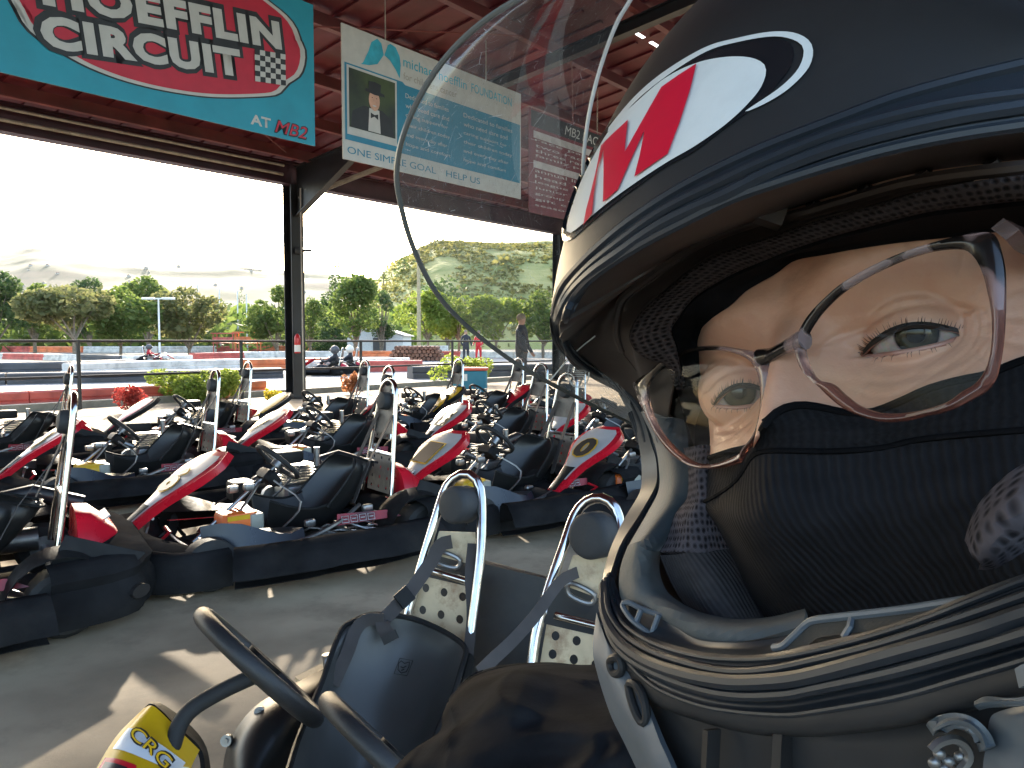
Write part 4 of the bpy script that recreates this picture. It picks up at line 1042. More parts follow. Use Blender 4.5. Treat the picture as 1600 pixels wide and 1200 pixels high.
# harness straps (flat ribbons)
def ribbon(pts, wd, th=.003, up=V((0, -1, 0)), n=24, twist=0):
    P = catmull([pt(*p) for p in pts], n); rows = []
    for i in range(n):
        t = (P[min(i+1, n-1)]-P[max(0, i-1)]).normalized(); u = up.cross(t).normalized()
        if twist: u.rotate(Matrix.Rotation(twist*i/n, 3, t))
        rows.append([P[i]-u*wd/2, P[i]-u*wd/6, P[i]+u*wd/6, P[i]+u*wd/2])
    return MB().grid(rows, thick=th)
dk(ribbon([(706, 846, 1.93), (688, 852, 1.925), (672, 880, 1.91), (640, 925, 1.87), (612, 955, 1.83), (598, 972, 1.80), (606, 992, 1.785)], .034, n=30), 'harness_strap', M['strap'])
dk(ribbon([(640, 925, 1.862), (622, 942, 1.84)], .040, th=.008, n=4), 'strap_adjuster', M['plas'])
mb = MB(); a, b = pt(600, 992, 1.772), pt(612, 1000, 1.765)
dk(MB().beam(pt(598, 1002, 1.77), pt(620, 990, 1.765), .020, .004, up=V((0, -1, .4))), 'strap_buckle', M['steel_dk'])
dk(ribbon([(600, 968, 1.80), (574, 968, 1.80), (556, 985, 1.79), (543, 1020, 1.76), (520, 1070, 1.72)], .030, n=24), 'harness_strap', M['strap'])
dk(ribbon([(902, 894, 1.75), (880, 905, 1.73), (862, 925, 1.71), (836, 962, 1.66), (800, 1002, 1.6), (770, 1030, 1.55), (748, 1052, 1.5)], .026, n=30, twist=.5), 'harness_strap', M['strap'])
dk(ribbon([(738, 850, 1.93), (734, 900, 1.88), (737, 960, 1.85), (732, 1020, 1.80), (728, 1090, 1.75)], .024, n=24), 'harness_strap', M['strap'])
# steering wheels
def wheel(px, py, d, diru, tilt):
    c = pt(px, py, d); a = (cr*diru[0]-cu*diru[1]).normalized(); v_ = (c-CAM).normalized(); b = (v_-a*v_.dot(a)).normalized()
    nrm = a.cross(b); b = (b*math.cos(tilt)+nrm*math.sin(tilt)).normalized(); nrm = a.cross(b)
    R_ = .148
    w1 = dk(MB().tube([c+a*(R_*math.cos(t))+b*(R_*math.sin(t)) for t in [2*math.pi*k/48 for k in range(48)]], .0175, 14, closed=True), 'steering_wheel', pbr('grip_leather', (.016, .016, .017), .5, bump=.5, bs=260))
    mb = MB()
    for k in range(3):
        t = math.pi/2+.3+k*2*math.pi/3; mb.beam(c, c+a*(R_*math.cos(t))+b*(R_*math.sin(t)), .035, .006, up=nrm)
    mb.cyl(c-nrm*.01, c+nrm*.02, .04, 16)
    o = mb.build('spokes', M['plas']); o.parent = w1; pass
    return c, a, b, nrm
wheel(405, 1042, 1.50, (.74, .675), .05)
wheel(612, 1192, 1.30, (.72, .69), .03)
dk(MB().tube(catmull([pt(398, 1056, 1.50), pt(350, 1078, 1.47), pt(305, 1104, 1.44), pt(282, 1130, 1.42), pt(268, 1170, 1.40)], 20), .0155, 12), 'steering_column', M['rubber'])
dk(MB().cyl(pt(385, 1052, 1.5), pt(379, 1056, 1.5), .006, 8).cyl(pt(400, 1062, 1.48), pt(401, 1070, 1.48), .004, 6).cyl(pt(592, 1188, 1.27), pt(590, 1203, 1.27), .008, 8), 'bolt', M['alum'])
# yellow front shield
SHc = [[(225, 1106, 1.46), (182, 1150, 1.40), (148, 1205, 1.33), (110, 1280, 1.25)],
       [(241, 1104, 1.44), (205, 1150, 1.375), (180, 1205, 1.30), (160, 1290, 1.22)],
       [(276, 1137, 1.43), (250, 1168, 1.365), (232, 1210, 1.30), (215, 1300, 1.21)],
       [(312, 1172, 1.45), (300, 1196, 1.40), (292, 1225, 1.34), (285, 1310, 1.26)]]
Gs = sheet(SHc, 24, 24)
shd = dk(MB().grid(Gs, thick=.005), 'front_shield', M['yelp'], ang=70)
def spch(o, parent): o.parent = parent; pass; return o
def gsub(G, fpts, off, mat, name, parent):
    """patch on a sheet grid between fractional corners"""
    m, n = len(G), len(G[0])
    def s(u, v):
        u = max(0, min(1, u))*(m-1.001); v = max(0, min(1, v))*(n-1.001); i, j = int(u), int(v); a, b = u-i, v-j
        p = (G[i][j]*(1-a)+G[i+1][j]*a)*(1-b)+(G[i][j+1]*(1-a)+G[i+1][j+1]*a)*b
        return p+(CAM-p).normalized()*off
    rows = [[s(fpts[0][0]*(1-x)*(1-y)+fpts[1][0]*x*(1-y)+fpts[2][0]*x*y+fpts[3][0]*(1-x)*y, fpts[0][1]*(1-x)*(1-y)+fpts[1][1]*x*(1-y)+fpts[2][1]*x*y+fpts[3][1]*(1-x)*y) for x in [k/8 for k in range(9)]] for y in [k/8 for k in range(9)]]
    return spch(MB().grid(rows).build(name, mat), parent)
M['whiteg'] = pbr('glossy_white', (.72, .74, .76), .2, var=.05)
gsub(Gs, [(.12, .22), (.92, .26), (.90, .46), (.10, .42)], .002, M['whiteg'], 'shield_decal', shd)
gsub(Gs, [(.05, .50), (.5, .52), (.55, .85), (.0, .75)], .002, M['redp'], 'shield_decal', shd)
gsub(Gs, [(.10, .54), (.42, .56), (.45, .85), (.05, .75)], .003, M['navy'], 'shield_decal', shd)
gsub(Gs, [(.80, .40), (.98, .30), (1.0, .50), (.78, .55)], .003, M['whiteg'], 'shield_decal', shd)
dv = pt(262, 1186, 1.34)-pt(205, 1133, 1.385); a = dv.normalized(); uu = (CAM-pt(235, 1160, 1.36)).normalized(); b = uu.cross(a).normalized()
if b.z < 0: b = -b
nn = a.cross(b)
for e, o_, mt, bo in ((.003, .006, 'numblk', .05), (0, .008, 'yelp', .0)):
    spch(text_on('CRG', 'lettering', M[mt], None, Matrix.Translation(pt(203, 1150, 1.37)+nn*o_-a*e-b*e) @ Matrix((a, b, nn)).transposed().to_4x4(), dv.length+2*e, .019+2*e, bold=bo), shd)
ed = [[(225, 1106, 1.462), (240, 1100, 1.465), (276, 1134, 1.45), (314, 1170, 1.46), (322, 1215, 1.42)], [(233, 1100, 1.51), (250, 1098, 1.51), (292, 1128, 1.51), (322, 1166, 1.51), (332, 1225, 1.5)]]
spch(MB().grid(sheet(ed, 20, 4), thick=.008).build('shield_edge', M['plas']), shd)
# bodywork beside the seat
bd = [[(350, 1225, 1.62), (360, 1165, 1.64), (395, 1112, 1.68), (440, 1082, 1.74), (480, 1062, 1.80), (530, 1036, 1.86)],
      [(366, 1225, 1.54), (378, 1172, 1.58), (412, 1128, 1.62), (455, 1100, 1.68), (498, 1082, 1.74), (530, 1060, 1.80)],
      [(390, 1240, 1.50), (408, 1190, 1.55), (440, 1152, 1.60), (470, 1130, 1.66), (500, 1110, 1.72), (525, 1090, 1.78)],
      [(400, 1290, 1.50), (425, 1250, 1.55), (455, 1210, 1.60), (480, 1180, 1.66), (505, 1160, 1.72), (525, 1140, 1.78)]]
sp_ = dk(MB().grid(sheet(bd, 30, 16), thick=.006), 'side_pod', M['seat'], ang=60)
mb = MB()
for (x, y, d) in ((408, 1112, 1.665), (356, 1156, 1.63), (405, 1128, 1.65)):
    c = pt(x, y, d); mb.tube([c, c+V((0, -.012, .004))], .012, 12); mb.tube([c+V((0, -.012, .004)), c+V((0, -.016, .005))], .006, 6)
spch(mb.build('bolt', M['alum']), sp_)
dk(MB().beam(pt(470, 1072, 1.80), pt(522, 1046, 1.86), .05, .03), 'hinge_plate', M['rusty'], smooth=False)
dk(MB().cyl(pt(512, 1022, 1.84), pt(514, 1042, 1.84), .014, 10).cyl(pt(512, 1034, 1.80), pt(512, 1034, 1.86), .008, 8), 'bolt', M['alum'])
dk(MB().tube(catmull([pt(360, 1240, 1.66), pt(420, 1150, 1.74), pt(500, 1090, 1.86), pt(620, 1060, 1.98), pt(760, 1120, 1.95)], 20), .02, 8), 'frame_tube', M['steel_dk'])
# ---------------------------------------------------------------- the driver
from mathutils.bvhtree import BVHTree
from mathutils.geometry import delaunay_2d_cdt
def rc(px, py, z): return V(((px-800)/FPX*z, (600-py)/FPX*z, z))       # camera-centred coordinates
def w2p(p):
    d = p-CAM; z = d.dot(cf); return 800+FPX*d.dot(cr)/z, 600-FPX*d.dot(cu)/z, z
def frame3(X, phi):
    U = V((0, 1, 0)); U = (U-U.dot(X)*X).normalized(); F = X.cross(U)
    if F.z > 0: F = -F
    c, s = math.cos(phi), math.sin(phi)
    return X, (c*U+s*F), (c*F-s*U)
M['skin'] = pbr('skin', (.58, .335, .235), .48, var=.08, vs=35, sss=.12, bump=.4, bs=650, dirt=.5, dirtcol=(.52, .235, .165), ds=45, rvar=.12, col2=(.53, .28, .18))
M['lid'] = pbr('lid_margin', (.42, .20, .15), .35, sss=.1)
M['lash'] = pbr('eyelash', (.012, .009, .008), .6)
M['shell'] = pbr('helmet_shell', (.021, .022, .0235), .5, spec=.4, var=.12, vs=12, bump=.03, bs=220, dirt=.18, dirtcol=(.05, .05, .05), ds=60, rvar=.1)
M['gasket'] = pbr('gasket_rubber', (.013, .018, .025), .42, spec=.38, var=.15, vs=40, rvar=.12, dirt=.15, dirtcol=(.03, .03, .03), ds=50)
M['inner'] = pbr('inner_black', (.007, .007, .008), .6)
M['brown'] = pbr('brow_strip', (.040, .029, .025), .5, var=.3, vs=25, dirt=.4, dirtcol=(.02, .016, .015), ds=30)
M['balac'] = pbr('balaclava_black', (.006, .006, .007), .9, spec=.05, var=.25, vs=60, bump=.4, bs=1200)
M['foamp'] = pbr('cheek_foam', (.075, .083, .085), .8, var=.2, vs=40, bump=.4, bs=500, dirt=.5, dirtcol=(.03, .034, .036), ds=30)
M['teal'] = pbr('cheek_lining', (.016, .026, .034), .75, var=.2, vs=40, bump=.3, bs=800, sheen=.3)
M['chin'] = pbr('chin_bar_shell', (.085, .105, .125), .42, var=.08, vs=20, bump=.04, bs=300)
M['chind'] = pbr('chin_bar_dark', (.022, .023, .025), .55, spec=.25, var=.2, vs=20)
M['cloth'] = pbr('jacket_cloth', (.015, .0158, .0185), .9, spec=.02, var=.3, vs=20, bump=.35, bs=300)
def uvmat(name, col, rough, kind, su, sv, strength, dist, col2=None, sheen=.2):
    m = bpy.data.materials.new(name); m.use_nodes = True; nt = m.node_tree; b = nt.nodes['Principled BSDF']; L = nt.links
    b.inputs['Roughness'].default_value = rough; b.inputs['Sheen Weight'].default_value = 0; b.inputs['Specular IOR Level'].default_value = .05
    tc = nd(nt, 'ShaderNodeTexCoord'); mp = nd(nt, 'ShaderNodeMapping'); mp.inputs['Scale'].default_value = (su, sv, 1); L.new(tc.outputs['UV'], mp.inputs[0])
    if kind[:3] == 'rib':
        nz = nd(nt, 'ShaderNodeTexNoise'); nz.inputs['Scale'].default_value = 7; L.new(tc.outputs['UV'], nz.inputs['Vector'])
        va = nd(nt, 'ShaderNodeVectorMath', operation='MULTIPLY_ADD'); va.inputs[1].default_value = (.35, 0, 0); L.new(nz.outputs['Color'], va.inputs[0]); L.new(mp.outputs[0], va.inputs[2])
        wv = nd(nt, 'ShaderNodeTexWave'); wv.bands_direction = 'Y' if kind == 'ribv' else 'X'; wv.inputs['Scale'].default_value = 1/ (2*math.pi)*6.28; wv.inputs['Distortion'].default_value = .25; wv.inputs['Detail'].default_value = 2; wv.inputs['Detail Scale'].default_value = 3
        L.new(va.outputs[0], wv.inputs['Vector']); h = wv.outputs['Fac']
    else:
        vo = nd(nt, 'ShaderNodeTexVoronoi'); vo.inputs['Randomness'].default_value = .25; vo.inputs['Scale'].default_value = 1; L.new(mp.outputs[0], vo.inputs['Vector'])
        mr = nd(nt, 'ShaderNodeMapRange'); mr.inputs[1].default_value = .15; mr.inputs[2].default_value = .45; L.new(vo.outputs['Distance'], mr.inputs[0]); h = mr.outputs[0]
    n2 = nd(nt, 'ShaderNodeTexNoise'); n2.inputs['Scale'].default_value = 260; n2.inputs['Detail'].default_value = 3; L.new(tc.outputs['UV'], n2.inputs['Vector'])
    ad = nd(nt, 'ShaderNodeMath', operation='MULTIPLY_ADD'); ad.inputs[1].default_value = .5; L.new(n2.outputs[0], ad.inputs[0]); L.new(h, ad.inputs[2])
    bm = nd(nt, 'ShaderNodeBump'); bm.inputs['Strength'].default_value = strength; bm.inputs['Distance'].default_value = dist; L.new(ad.outputs[0], bm.inputs['Height']); L.new(bm.outputs[0], b.inputs['Normal'])
    mx = nd(nt, 'ShaderNodeMixRGB'); mx.inputs[2].default_value = (*col, 1); mx.inputs[1].default_value = (*(col2 or tuple(c*.75 for c in col)), 1); L.new(h, mx.inputs[0]); 
    n3 = nd(nt, 'ShaderNodeTexNoise'); n3.inputs['Scale'].default_value = 9; L.new(tc.outputs['UV'], n3.inputs['Vector'])
    m2 = nd(nt, 'ShaderNodeMixRGB', blend_type='MULTIPLY'); m2.inputs[0].default_value = .5; L.new(mx.outputs[0], m2.inputs[1]); L.new(n3.outputs[0], m2.inputs[2]); L.new(m2.outputs[0], b.inputs['Base Color'])
    return m
M['knit'] = uvmat('ribbed_knit', (.021, .021, .024), .85, 'rib', 16, 1, .7, .0006)
M['knit2'] = uvmat('ribbed_lining', (.060, .058, .064), .85, 'ribv', 7, 7, .6, .0005)
M['mesh'] = uvmat('spacer_mesh', (.125, .115, .135), .85, 'mesh', 15, 17, 1.0, .0009, (.025, .023, .028))
M['meshd'] = uvmat('brow_pad_mesh', (.085, .068, .068), .9, 'mesh', 85, 9, 1.0, .0012, (.014, .012, .012))
M['meshr'] = uvmat('side_pad_mesh', (.15, .14, .165), .85, 'mesh', 9, 9, 1.0, .001, (.03, .03, .036))

person = empty('person', (.12, .55, 0)); tag(person, 'person in a black helmet, glasses and black face mask leaning in close at right', 'person')
PI_ = Matrix.Translation(-person.location)
def part(mb, name, mat, parent=None, **k):
    o = mb.build(name, mat, **k)
    if parent is None: o.parent = person; o.matrix_parent_inverse = PI_
    else: o.parent = parent
    return o
def usheet(curves, n, m, name, mat, parent=None, thick=0.0, bulge=0.0, noise_=0.0, nsc=40, **k):
    G = sheet(curves, n, m)
    for j in range(m):
        for i in range(n):
            p = G[j][i]; d = (CAM-p).normalized(); e = 0
            if bulge: e += bulge*math.sin(math.pi*j/(m-1))
            if noise_: e += noise_*noise.fractal(p*nsc, 1, 2, 3)
            if e: G[j][i] = p+d*e
    nv = n*m
    o = part(MB().grid(G, thick=-thick if thick else 0), name, mat, parent, **k)
    o.data.flip_normals()
    uv = o.data.uv_layers.new(name='UVMap')
    for lp in o.data.loops:
        q = lp.vertex_index % nv; uv.data[lp.index].uv = ((q % n)/(n-1), (q//n)/(m-1))
    return o, G
# --- body: face and neck as one mesh
E1c, E2c = rc(1432, 522, .201), rc(1155, 612, .250)
Xf, Uf, Ff = frame3((E1c-E2c).normalized(), -.08); Ef = (E1c+E2c)/2
def f2c(x, y, z): return Ef+Xf*x+Uf*y+Ff*z
def c2f(c): d = c-Ef; return V((d.dot(Xf), d.dot(Uf), d.dot(Ff)))
EYES = []
UP1 = [(1348, 556), (1357, 543), (1374, 529), (1397, 516), (1422, 509), (1450, 508), (1476, 512), (1498, 517), (1514, 525)]
LO1 = [(1500, 528), (1478, 536), (1450, 543), (1418, 549), (1385, 554), (1362, 557)]
UP2 = [(1117, 633), (1124, 622), (1137, 610), (1154, 603), (1174, 603), (1193, 609), (1208, 617)]
LO2 = [(1196, 628), (1176, 634), (1150, 637), (1130, 636)]
for Ec, up, lo_, sd_ in ((E1c, UP1, LO1, 1), (E2c, UP2, LO2, -1)):
    gz = (-Ec).normalized(); Cb = Ec-gz*.0112
    def hit(px, py, r):
        d = V(((px-800)/FPX, (600-py)/FPX, 1)).normalized(); b = d.dot(Cb); q = b*b-Cb.dot(Cb)+r*r
        return d*(b-math.sqrt(max(q, 0)))
    loop = catmull([c2f(hit(px, py, .0130)) for px, py in up+lo_], 90, closed=True)
    upc = catmull([c2f(hit(px, py, .0132)) for px, py in up], 50); loc_ = catmull([c2f(hit(px, py, .0130)) for px, py in [up[-1]]+lo_+[up[0]]], 40)
    EYES.append(dict(C=Cb, Cf=c2f(Cb), gz=gz, loop=loop, up=upc, lo=loc_, E=Ec))
def sst(a, b, x):
    t = max(0, min(1, (x-a)/(b-a))); return t*t*(3-2*t)
def gz_(x, y, cx, cy, sx, sy): return math.exp(-((x-cx)/sx)**2-((y-cy)/sy)**2)
def inpoly(x, y, P):
    c = False; j = len(P)-1
    for i in range(len(P)):
        if (P[i][1] > y) != (P[j][1] > y) and x < (P[j][0]-P[i][0])*(y-P[i][1])/(P[j][1]-P[i][1])+P[i][0]: c = not c
        j = i
    return c
EDGE = [(1060, 760), (1110, 714), (1175, 696), (1195, 665), (1205, 650), (1225, 638), (1250, 633), (1280, 636), (1310, 643), (1340, 646), (1370, 642), (1410, 626), (1450, 608), (1500, 594), (1540, 586), (1600, 563), (1700, 535)]
def edge_y(px):
    for (a, b), (c, d) in zip(EDGE, EDGE[1:]):
        if a <= px <= c: return b+(d-b)*(px-a)/(c-a)
    return 760 if px < 1060 else 530
Wf, Df, EXP = .0735, .092, 2/2.6
def facez(x, y, zb):
    z = zb
    z += .004*gz_(abs(x), y, .024, .021, .020, .007)-.003*gz_(x, y, 0, .03, .014, .02)
    z -= .0125*gz_(abs(x), y, .030, .0015, .0165, .0125)+.0035*gz_(abs(x), y, .016, .000, .007, .010)
    ny = y
    if ny < .016:
        t = max(0, min(1, (.016-ny)/.054)); h = .003+.024*t; sx = .0058+.0064*t
        z += h*math.exp(-(abs(x)/sx)**2.2)*sst(.018, .004, ny)
    z += .0045*gz_(abs(x), y, .040, -.030, .02, .014)
    z -= sst(.035, .09, y)*.018
    z -= sst(-.04, -.10, y)*.02
    return z
NT, NY = 420, 240
fv = []; fxy = []
for j in range(NY):
    y = -.085+.17*j/(NY-1)
    for i in range(NT):
        t = math.radians(-100+200*i/(NT-1)); s, c = math.sin(t), math.cos(t)
        x = Wf*math.copysign(abs(s)**EXP, s); zb = .010-Df+Df*math.copysign(abs(c)**EXP, c)
        z = facez(x, y, zb)
        for e in EYES:
            dx, dy = x-e['Cf'].x, y-e['Cf'].y; q = dx*dx+dy*dy; R_ = .0136
            if q < (R_*1.0)**2:
                zs = e['Cf'].z+math.sqrt(R_*R_-q); k_ = .0018; hh = max(0, min(1, .5+.5*(zs-z)/k_))
                z = z*(1-hh)+zs*hh+k_*hh*(1-hh)
            if q < .026**2:
                dl = 9
                for p in e['loop'][::3]:
                    dl = min(dl, (p.x-x)**2+(p.y-y)**2)
                dl = math.sqrt(dl); yu = dy > 0
                z -= (.0013 if yu else .0005)*math.exp(-((dl-(.0055 if yu else .0075))/.0011)**2)*sst(.026, .018, math.sqrt(q))
                if dl < .0016 and not inpoly(x, y, e['loop']): z += .0004*(1-dl/.0016)
        # crow's feet and under eye lines
        e = EYES[0]; a_ = math.atan2(y-e['Cf'].y+.004, x-e['Cf'].x-.010); rr_ = math.hypot(y-e['Cf'].y, x-e['Cf'].x)
        if rr_ < .05: z -= .00045*max(0, math.cos(a_*17+3*noise.noise(V((x*60, y*60, 0)))))**3*sst(.016, .022, rr_)*sst(.045, .03, rr_)*(1 if x > e['Cf'].x else .0)
        for e in EYES:
            rr_ = math.hypot(y-e['Cf'].y, x-e['Cf'].x)
            if rr_ < .032 and y < e['Cf'].y: z -= .0004*max(0, math.sin(rr_*1500+4*noise.noise(V((x*70, y*70, 1)))))**3*sst(.011, .015, rr_)*sst(.030, .020, rr_)
        z += .0003*noise.fractal(V((x*160, y*160, 5)), 1, 2, 3)
        p = f2c(x, y, z); pp = (800+FPX*p.x/p.z, 600-FPX*p.y/p.z)
        if z > -.06:
            dd = pp[1]-edge_y(pp[0]); 
            if dd > -6: p = p*(1+.07*sst(-2, 12, dd)+.16*sst(10, 60, dd))
        fv.append(p); fxy.append((x, y, z))
faces = []; cutv = {}; keepv = set()
for j in range(NY-1):
    for i in range(NT-1):
        q = [j*NT+i, j*NT+i+1, (j+1)*NT+i+1, (j+1)*NT+i]
        cx = sum(fxy[k][0] for k in q)/4; cy = sum(fxy[k][1] for k in q)/4; cz = sum(fxy[k][2] for k in q)/4; hit_ = None
        if cz > -.03:
            for ei, e in enumerate(EYES):
                if math.hypot(cx-e['Cf'].x, cy-e['Cf'].y) < .02 and inpoly(cx, cy, e['loop']): hit_ = ei
        if hit_ is None: faces.append(q); keepv.update(q)
        else:
            for k in q: cutv[k] = hit_
for k, ei in cutv.items():
    if k in keepv:
        x, y, _ = fxy[k]; best = min(EYES[ei]['loop'], key=lambda p: (p.x-x)**2+(p.y-y)**2); fv[k] = f2c(best.x, best.y, best.z-.0002)
fw = [cam2w(p) for p in fv]
bvh = BVHTree.FromPolygons(fw, faces, epsilon=0)
body = MB().add(fw, faces)
# close the back of the head and run a neck and trunk below it (hidden by helmet and jacket)
def ring(y, rx, rzz, zc, n=40, xo=0): return [cam2w(f2c(xo+rx*math.sin(2*math.pi*k/n), y, zc+rzz*math.cos(2*math.pi*k/n))) for k in range(n+1)]
body.grid([ring(.088, .001, .001, -.09), ring(.085, .05, .06, -.09), ring(.06, .069, .078, -.1), ring(0, .066, .07, -.112), ring(-.04, .045, .05, -.12), ring(-.085, .042, .045, -.12), ring(-.13, .042, .045, -.12), ring(-.19, .05, .05, -.12), ring(-.24, .12, .08, -.13), ring(-.30, .15, .09, -.14), ring(-.5, .14, .09, -.14), ring(-.62, .02, .02, -.14)])
body_o = part(body, 'body', M['skin'], ang=180)
# eyes
def eyemat():
    m = bpy.data.materials.new('eye'); m.use_nodes = True; nt = m.node_tree; b = nt.nodes['Principled BSDF']; L = nt.links
    b.inputs['Roughness'].default_value = .04; b.inputs['Specular IOR Level'].default_value = .32; b.inputs['Coat Weight'].default_value = .0; b.inputs['Coat Roughness'].default_value = .02
    at_ = nd(nt, 'ShaderNodeAttribute', attribute_name='r'); cr2 = nd(nt, 'ShaderNodeValToRGB'); L.new(at_.outputs['Fac'], cr2.inputs[0])
    els = cr2.color_ramp.elements; els[0].position = 0; els[0].color = (.002, .002, .002, 1); els[1].position = 1; els[1].color = (.55, .42, .38, 1)
    for p, c in ((.090, (.002, .002, .002)), (.105, (.030, .022, .010)), (.14, (.040, .038, .020)), (.195, (.028, .028, .018)), (.225, (.008, .009, .009)), (.255, (.36, .31, .28)), (.5, (.50, .44, .40))):
        el = els.new(p); el.color = (*c, 1)
    tc = nd(nt, 'ShaderNodeTexCoord'); n = nd(nt, 'ShaderNodeTexNoise'); n.inputs['Scale'].default_value = 900; L.new(tc.outputs['Object'], n.inputs['Vector'])
    mx = nd(nt, 'ShaderNodeMixRGB', blend_type='MULTIPLY'); mx.inputs[0].default_value = .45; L.new(cr2.outputs[0], mx.inputs[1]); L.new(n.outputs['Color'], mx.inputs[2]); L.new(mx.outputs[0], b.inputs['Base Color'])
    m2 = nd(nt, 'ShaderNodeMixRGB', blend_type='ADD'); return m
EM = eyemat()
for e in EYES:
    g = e['gz']; a = g.cross(V((0, 1, 0))).normalized(); b = g.cross(a); mb = MB(); rad = []
    nu, nv = 48, 60
    vs = []
    for j in range(nv+1):
        ph = math.pi*j/nv
        for i in range(nu):
            th = 2*math.pi*i/nu; r = .0122+.0007*math.exp(-(ph/.42)**4)
            vs.append(cam2w(e['C']+r*(math.cos(ph)*g+math.sin(ph)*(math.cos(th)*a+math.sin(th)*b)))); rad.append(ph/ (math.pi*.6))
    fs = [[j*nu+i, (j+1)*nu+i, (j+1)*nu+(i+1) % nu, j*nu+(i+1) % nu] for j in range(nv) for i in range(nu)]
    o = part(MB().add(vs, fs), 'eye', EM, body_o, ang=180)
    at_ = o.data.attributes.new('r', 'FLOAT', 'POINT')
    for k, r in enumerate(rad): at_.data[k].value = r
    F = lambda p, o_=0: cam2w(f2c(p.x, p.y, p.z+o_))
    part(MB().tube([F(p) for p in e['loop'][::2]], .00075, 8, closed=True), 'eyelid_margin', M['lid'], body_o)
    mb = MB(); rd = random.Random(3)
    mb.tube([F(p, .0003) for p in e['up']], [.0003+.0007*math.sin(math.pi*k/49) for k in range(50)], 6)
    for k in range(46):
        t = min(1, max(0, k/45+rd.uniform(-.02, .02))); p = e['up'][min(49, int(t*49.9))]; sgn_ = (p.x-e['Cf'].x)/.014
        L_ = .0042*(.55+.45*math.sin(math.pi*min(1, t*.9+.1)))*rd.uniform(.75, 1.1)
        d0 = V((sgn_*.5+rd.uniform(-.12, .12), .10, .85)); d1 = V((sgn_*.9, .75, .35))
        pts_ = [p+V((0, .0002, .0003)), p+d0*L_*.45, p+d0*L_*.5+d1*L_*.5]
        mb.tube([F(q) for q in catmull(pts_, 5)], [.00013, .00011, .00009, .00006, .00003], 4)
    for k in range(20):
        t = min(1, max(0, k/19+rd.uniform(-.03, .03))); p = e['lo'][min(39, int(t*39.9))]; sgn_ = (p.x-e['Cf'].x)/.014; L_ = .0035*rd.uniform(.6, 1.1)
        mb.tube([F(p+V((0, -.0003, .0003))), F(p+V((sgn_*.0012, -.0010, .0016))), F(p+V((sgn_*.0022, -.0022, .0022)))], [.00009, .00007, .00003], 4)
    part(mb, 'eyelashes', M['lash'], body_o)
# sparse eyebrows
M['brow'] = pbr('eyebrow_hair', (.30, .17, .10), .6)
mb = MB(); rd = random.Random(9)
for s in (1, -1):
    mb = MB()
    for k in range(0):
        t = rd.random(); x = s*(.012+.040*t); y = .0165+.006*math.sin(t*2.3)+rd.gauss(0, .0016); 
        c0 = cam2w(f2c(x, y, .05)); h_ = bvh.ray_cast(c0, (cam2w(f2c(x, y, 0))-c0).normalized())
        if h_[0] is None: continue
        n_ = (cam2w(f2c(0, 0, 1))-cam2w(V(Ef))).normalized(); d = (cam2w(f2c(s*.9, .25, 0))-cam2w(V(Ef))).normalized()
        mb.tube([h_[0], h_[0]+n_*.0006+d*.002, h_[0]+n_*.0004+d*.0042], [.00007, .00006, .00002], 3)
    if mb.v: part(mb, 'eyebrow', M['brow'], body_o)
def skz(px, py, off=.0015, fb=None):
    d = ((px-800)/FPX*cr+(600-py)/FPX*cu+cf).normalized(); h_ = bvh.ray_cast(CAM, d)
    return (h_[3]-off)*d.dot(cf) if h_[0] is not None else fb
# --- balaclava: mask over nose and cheeks, band round the forehead
top = [(1108, 716, .262), (1140, 706, .250), (1175, 696, .232), (1193, 668, .219), (1206, 650, .2125), (1225, 638, .209), (1250, 633, .2065), (1280, 636, .206), (1310, 643, .204), (1340, 646, .202), (1370, 642, .200), (1410, 626, .1975), (1450, 608, .194), (1500, 594, .190), (1540, 586, .187), (1600, 563, .182), (1680, 540, .178)]
top2 = []
for x, y, z in top:
    zz = skz(x, y-6, .0022, z); top2.append((x, y, min(zz if zz else z, z+.012)))
seam = [(1085, 790, .262), (1111, 779, .250), (1150, 752, .232), (1175, 716, .2185), (1192, 706, .2125), (1225, 704, .2065), (1300, 705, .2005), (1375, 700, .196), (1430, 688, .191), (1500, 680, .184), (1600, 672, .175), (1690, 665, .171)]
r2 = [(1108, 805, .252), (1150, 805, .219), (1195, 802, .202), (1255, 800, .1965), (1330, 795, .193), (1420, 785, .186), (1520, 770, .176), (1610, 755, .169), (1700, 740, .165)]
r3 = [(1135, 850, .247), (1170, 860, .220), (1215, 865, .206), (1280, 870, .201), (1360, 865, .195), (1450, 850, .185), (1540, 830, .175), (1620, 815, .168), (1710, 800, .164)]
r4 = [(1165, 915, .247), (1200, 925, .226), (1250, 930, .213), (1320, 925, .206), (1400, 915, .198), (1480, 900, .187), (1560, 885, .176), (1640, 870, .169), (1720, 855, .166)]
r5 = [(1195, 985, .249), (1235, 995, .236), (1290, 1000, .224), (1360, 995, .214), (1440, 985, .204), (1520, 965, .192), (1600, 945, .181), (1680, 925, .174), (1740, 910, .17)]
mid = []
A_ = catmull([V(p) for p in top2], 14); B_ = catmull([V(p) for p in seam], 14)
for a, b in zip(A_, B_): mid.append(tuple(a.lerp(b, .5)-V((0, 0, .0012))))
G = None
bal, G1 = usheet([top2, mid, seam], 150, 26, 'balaclava', M['knit'], None, thick=.0016)
msk, G2 = usheet([seam, r2, r3, r4, r5], 190, 90, 'mask_panel', M['knit'], bal, thick=.0012, noise_=.0012, nsc=28)
part(MB().tube(G1[0][::3], .0011, 8), 'hem', M['balac'], bal)
sm = [p+(CAM-p).normalized()*(.0006+.0006*noise.noise(p*900)) for p in G1[-1]]
part(MB().tube(sm, .0008, 6), 'seam', M['balac'], bal)
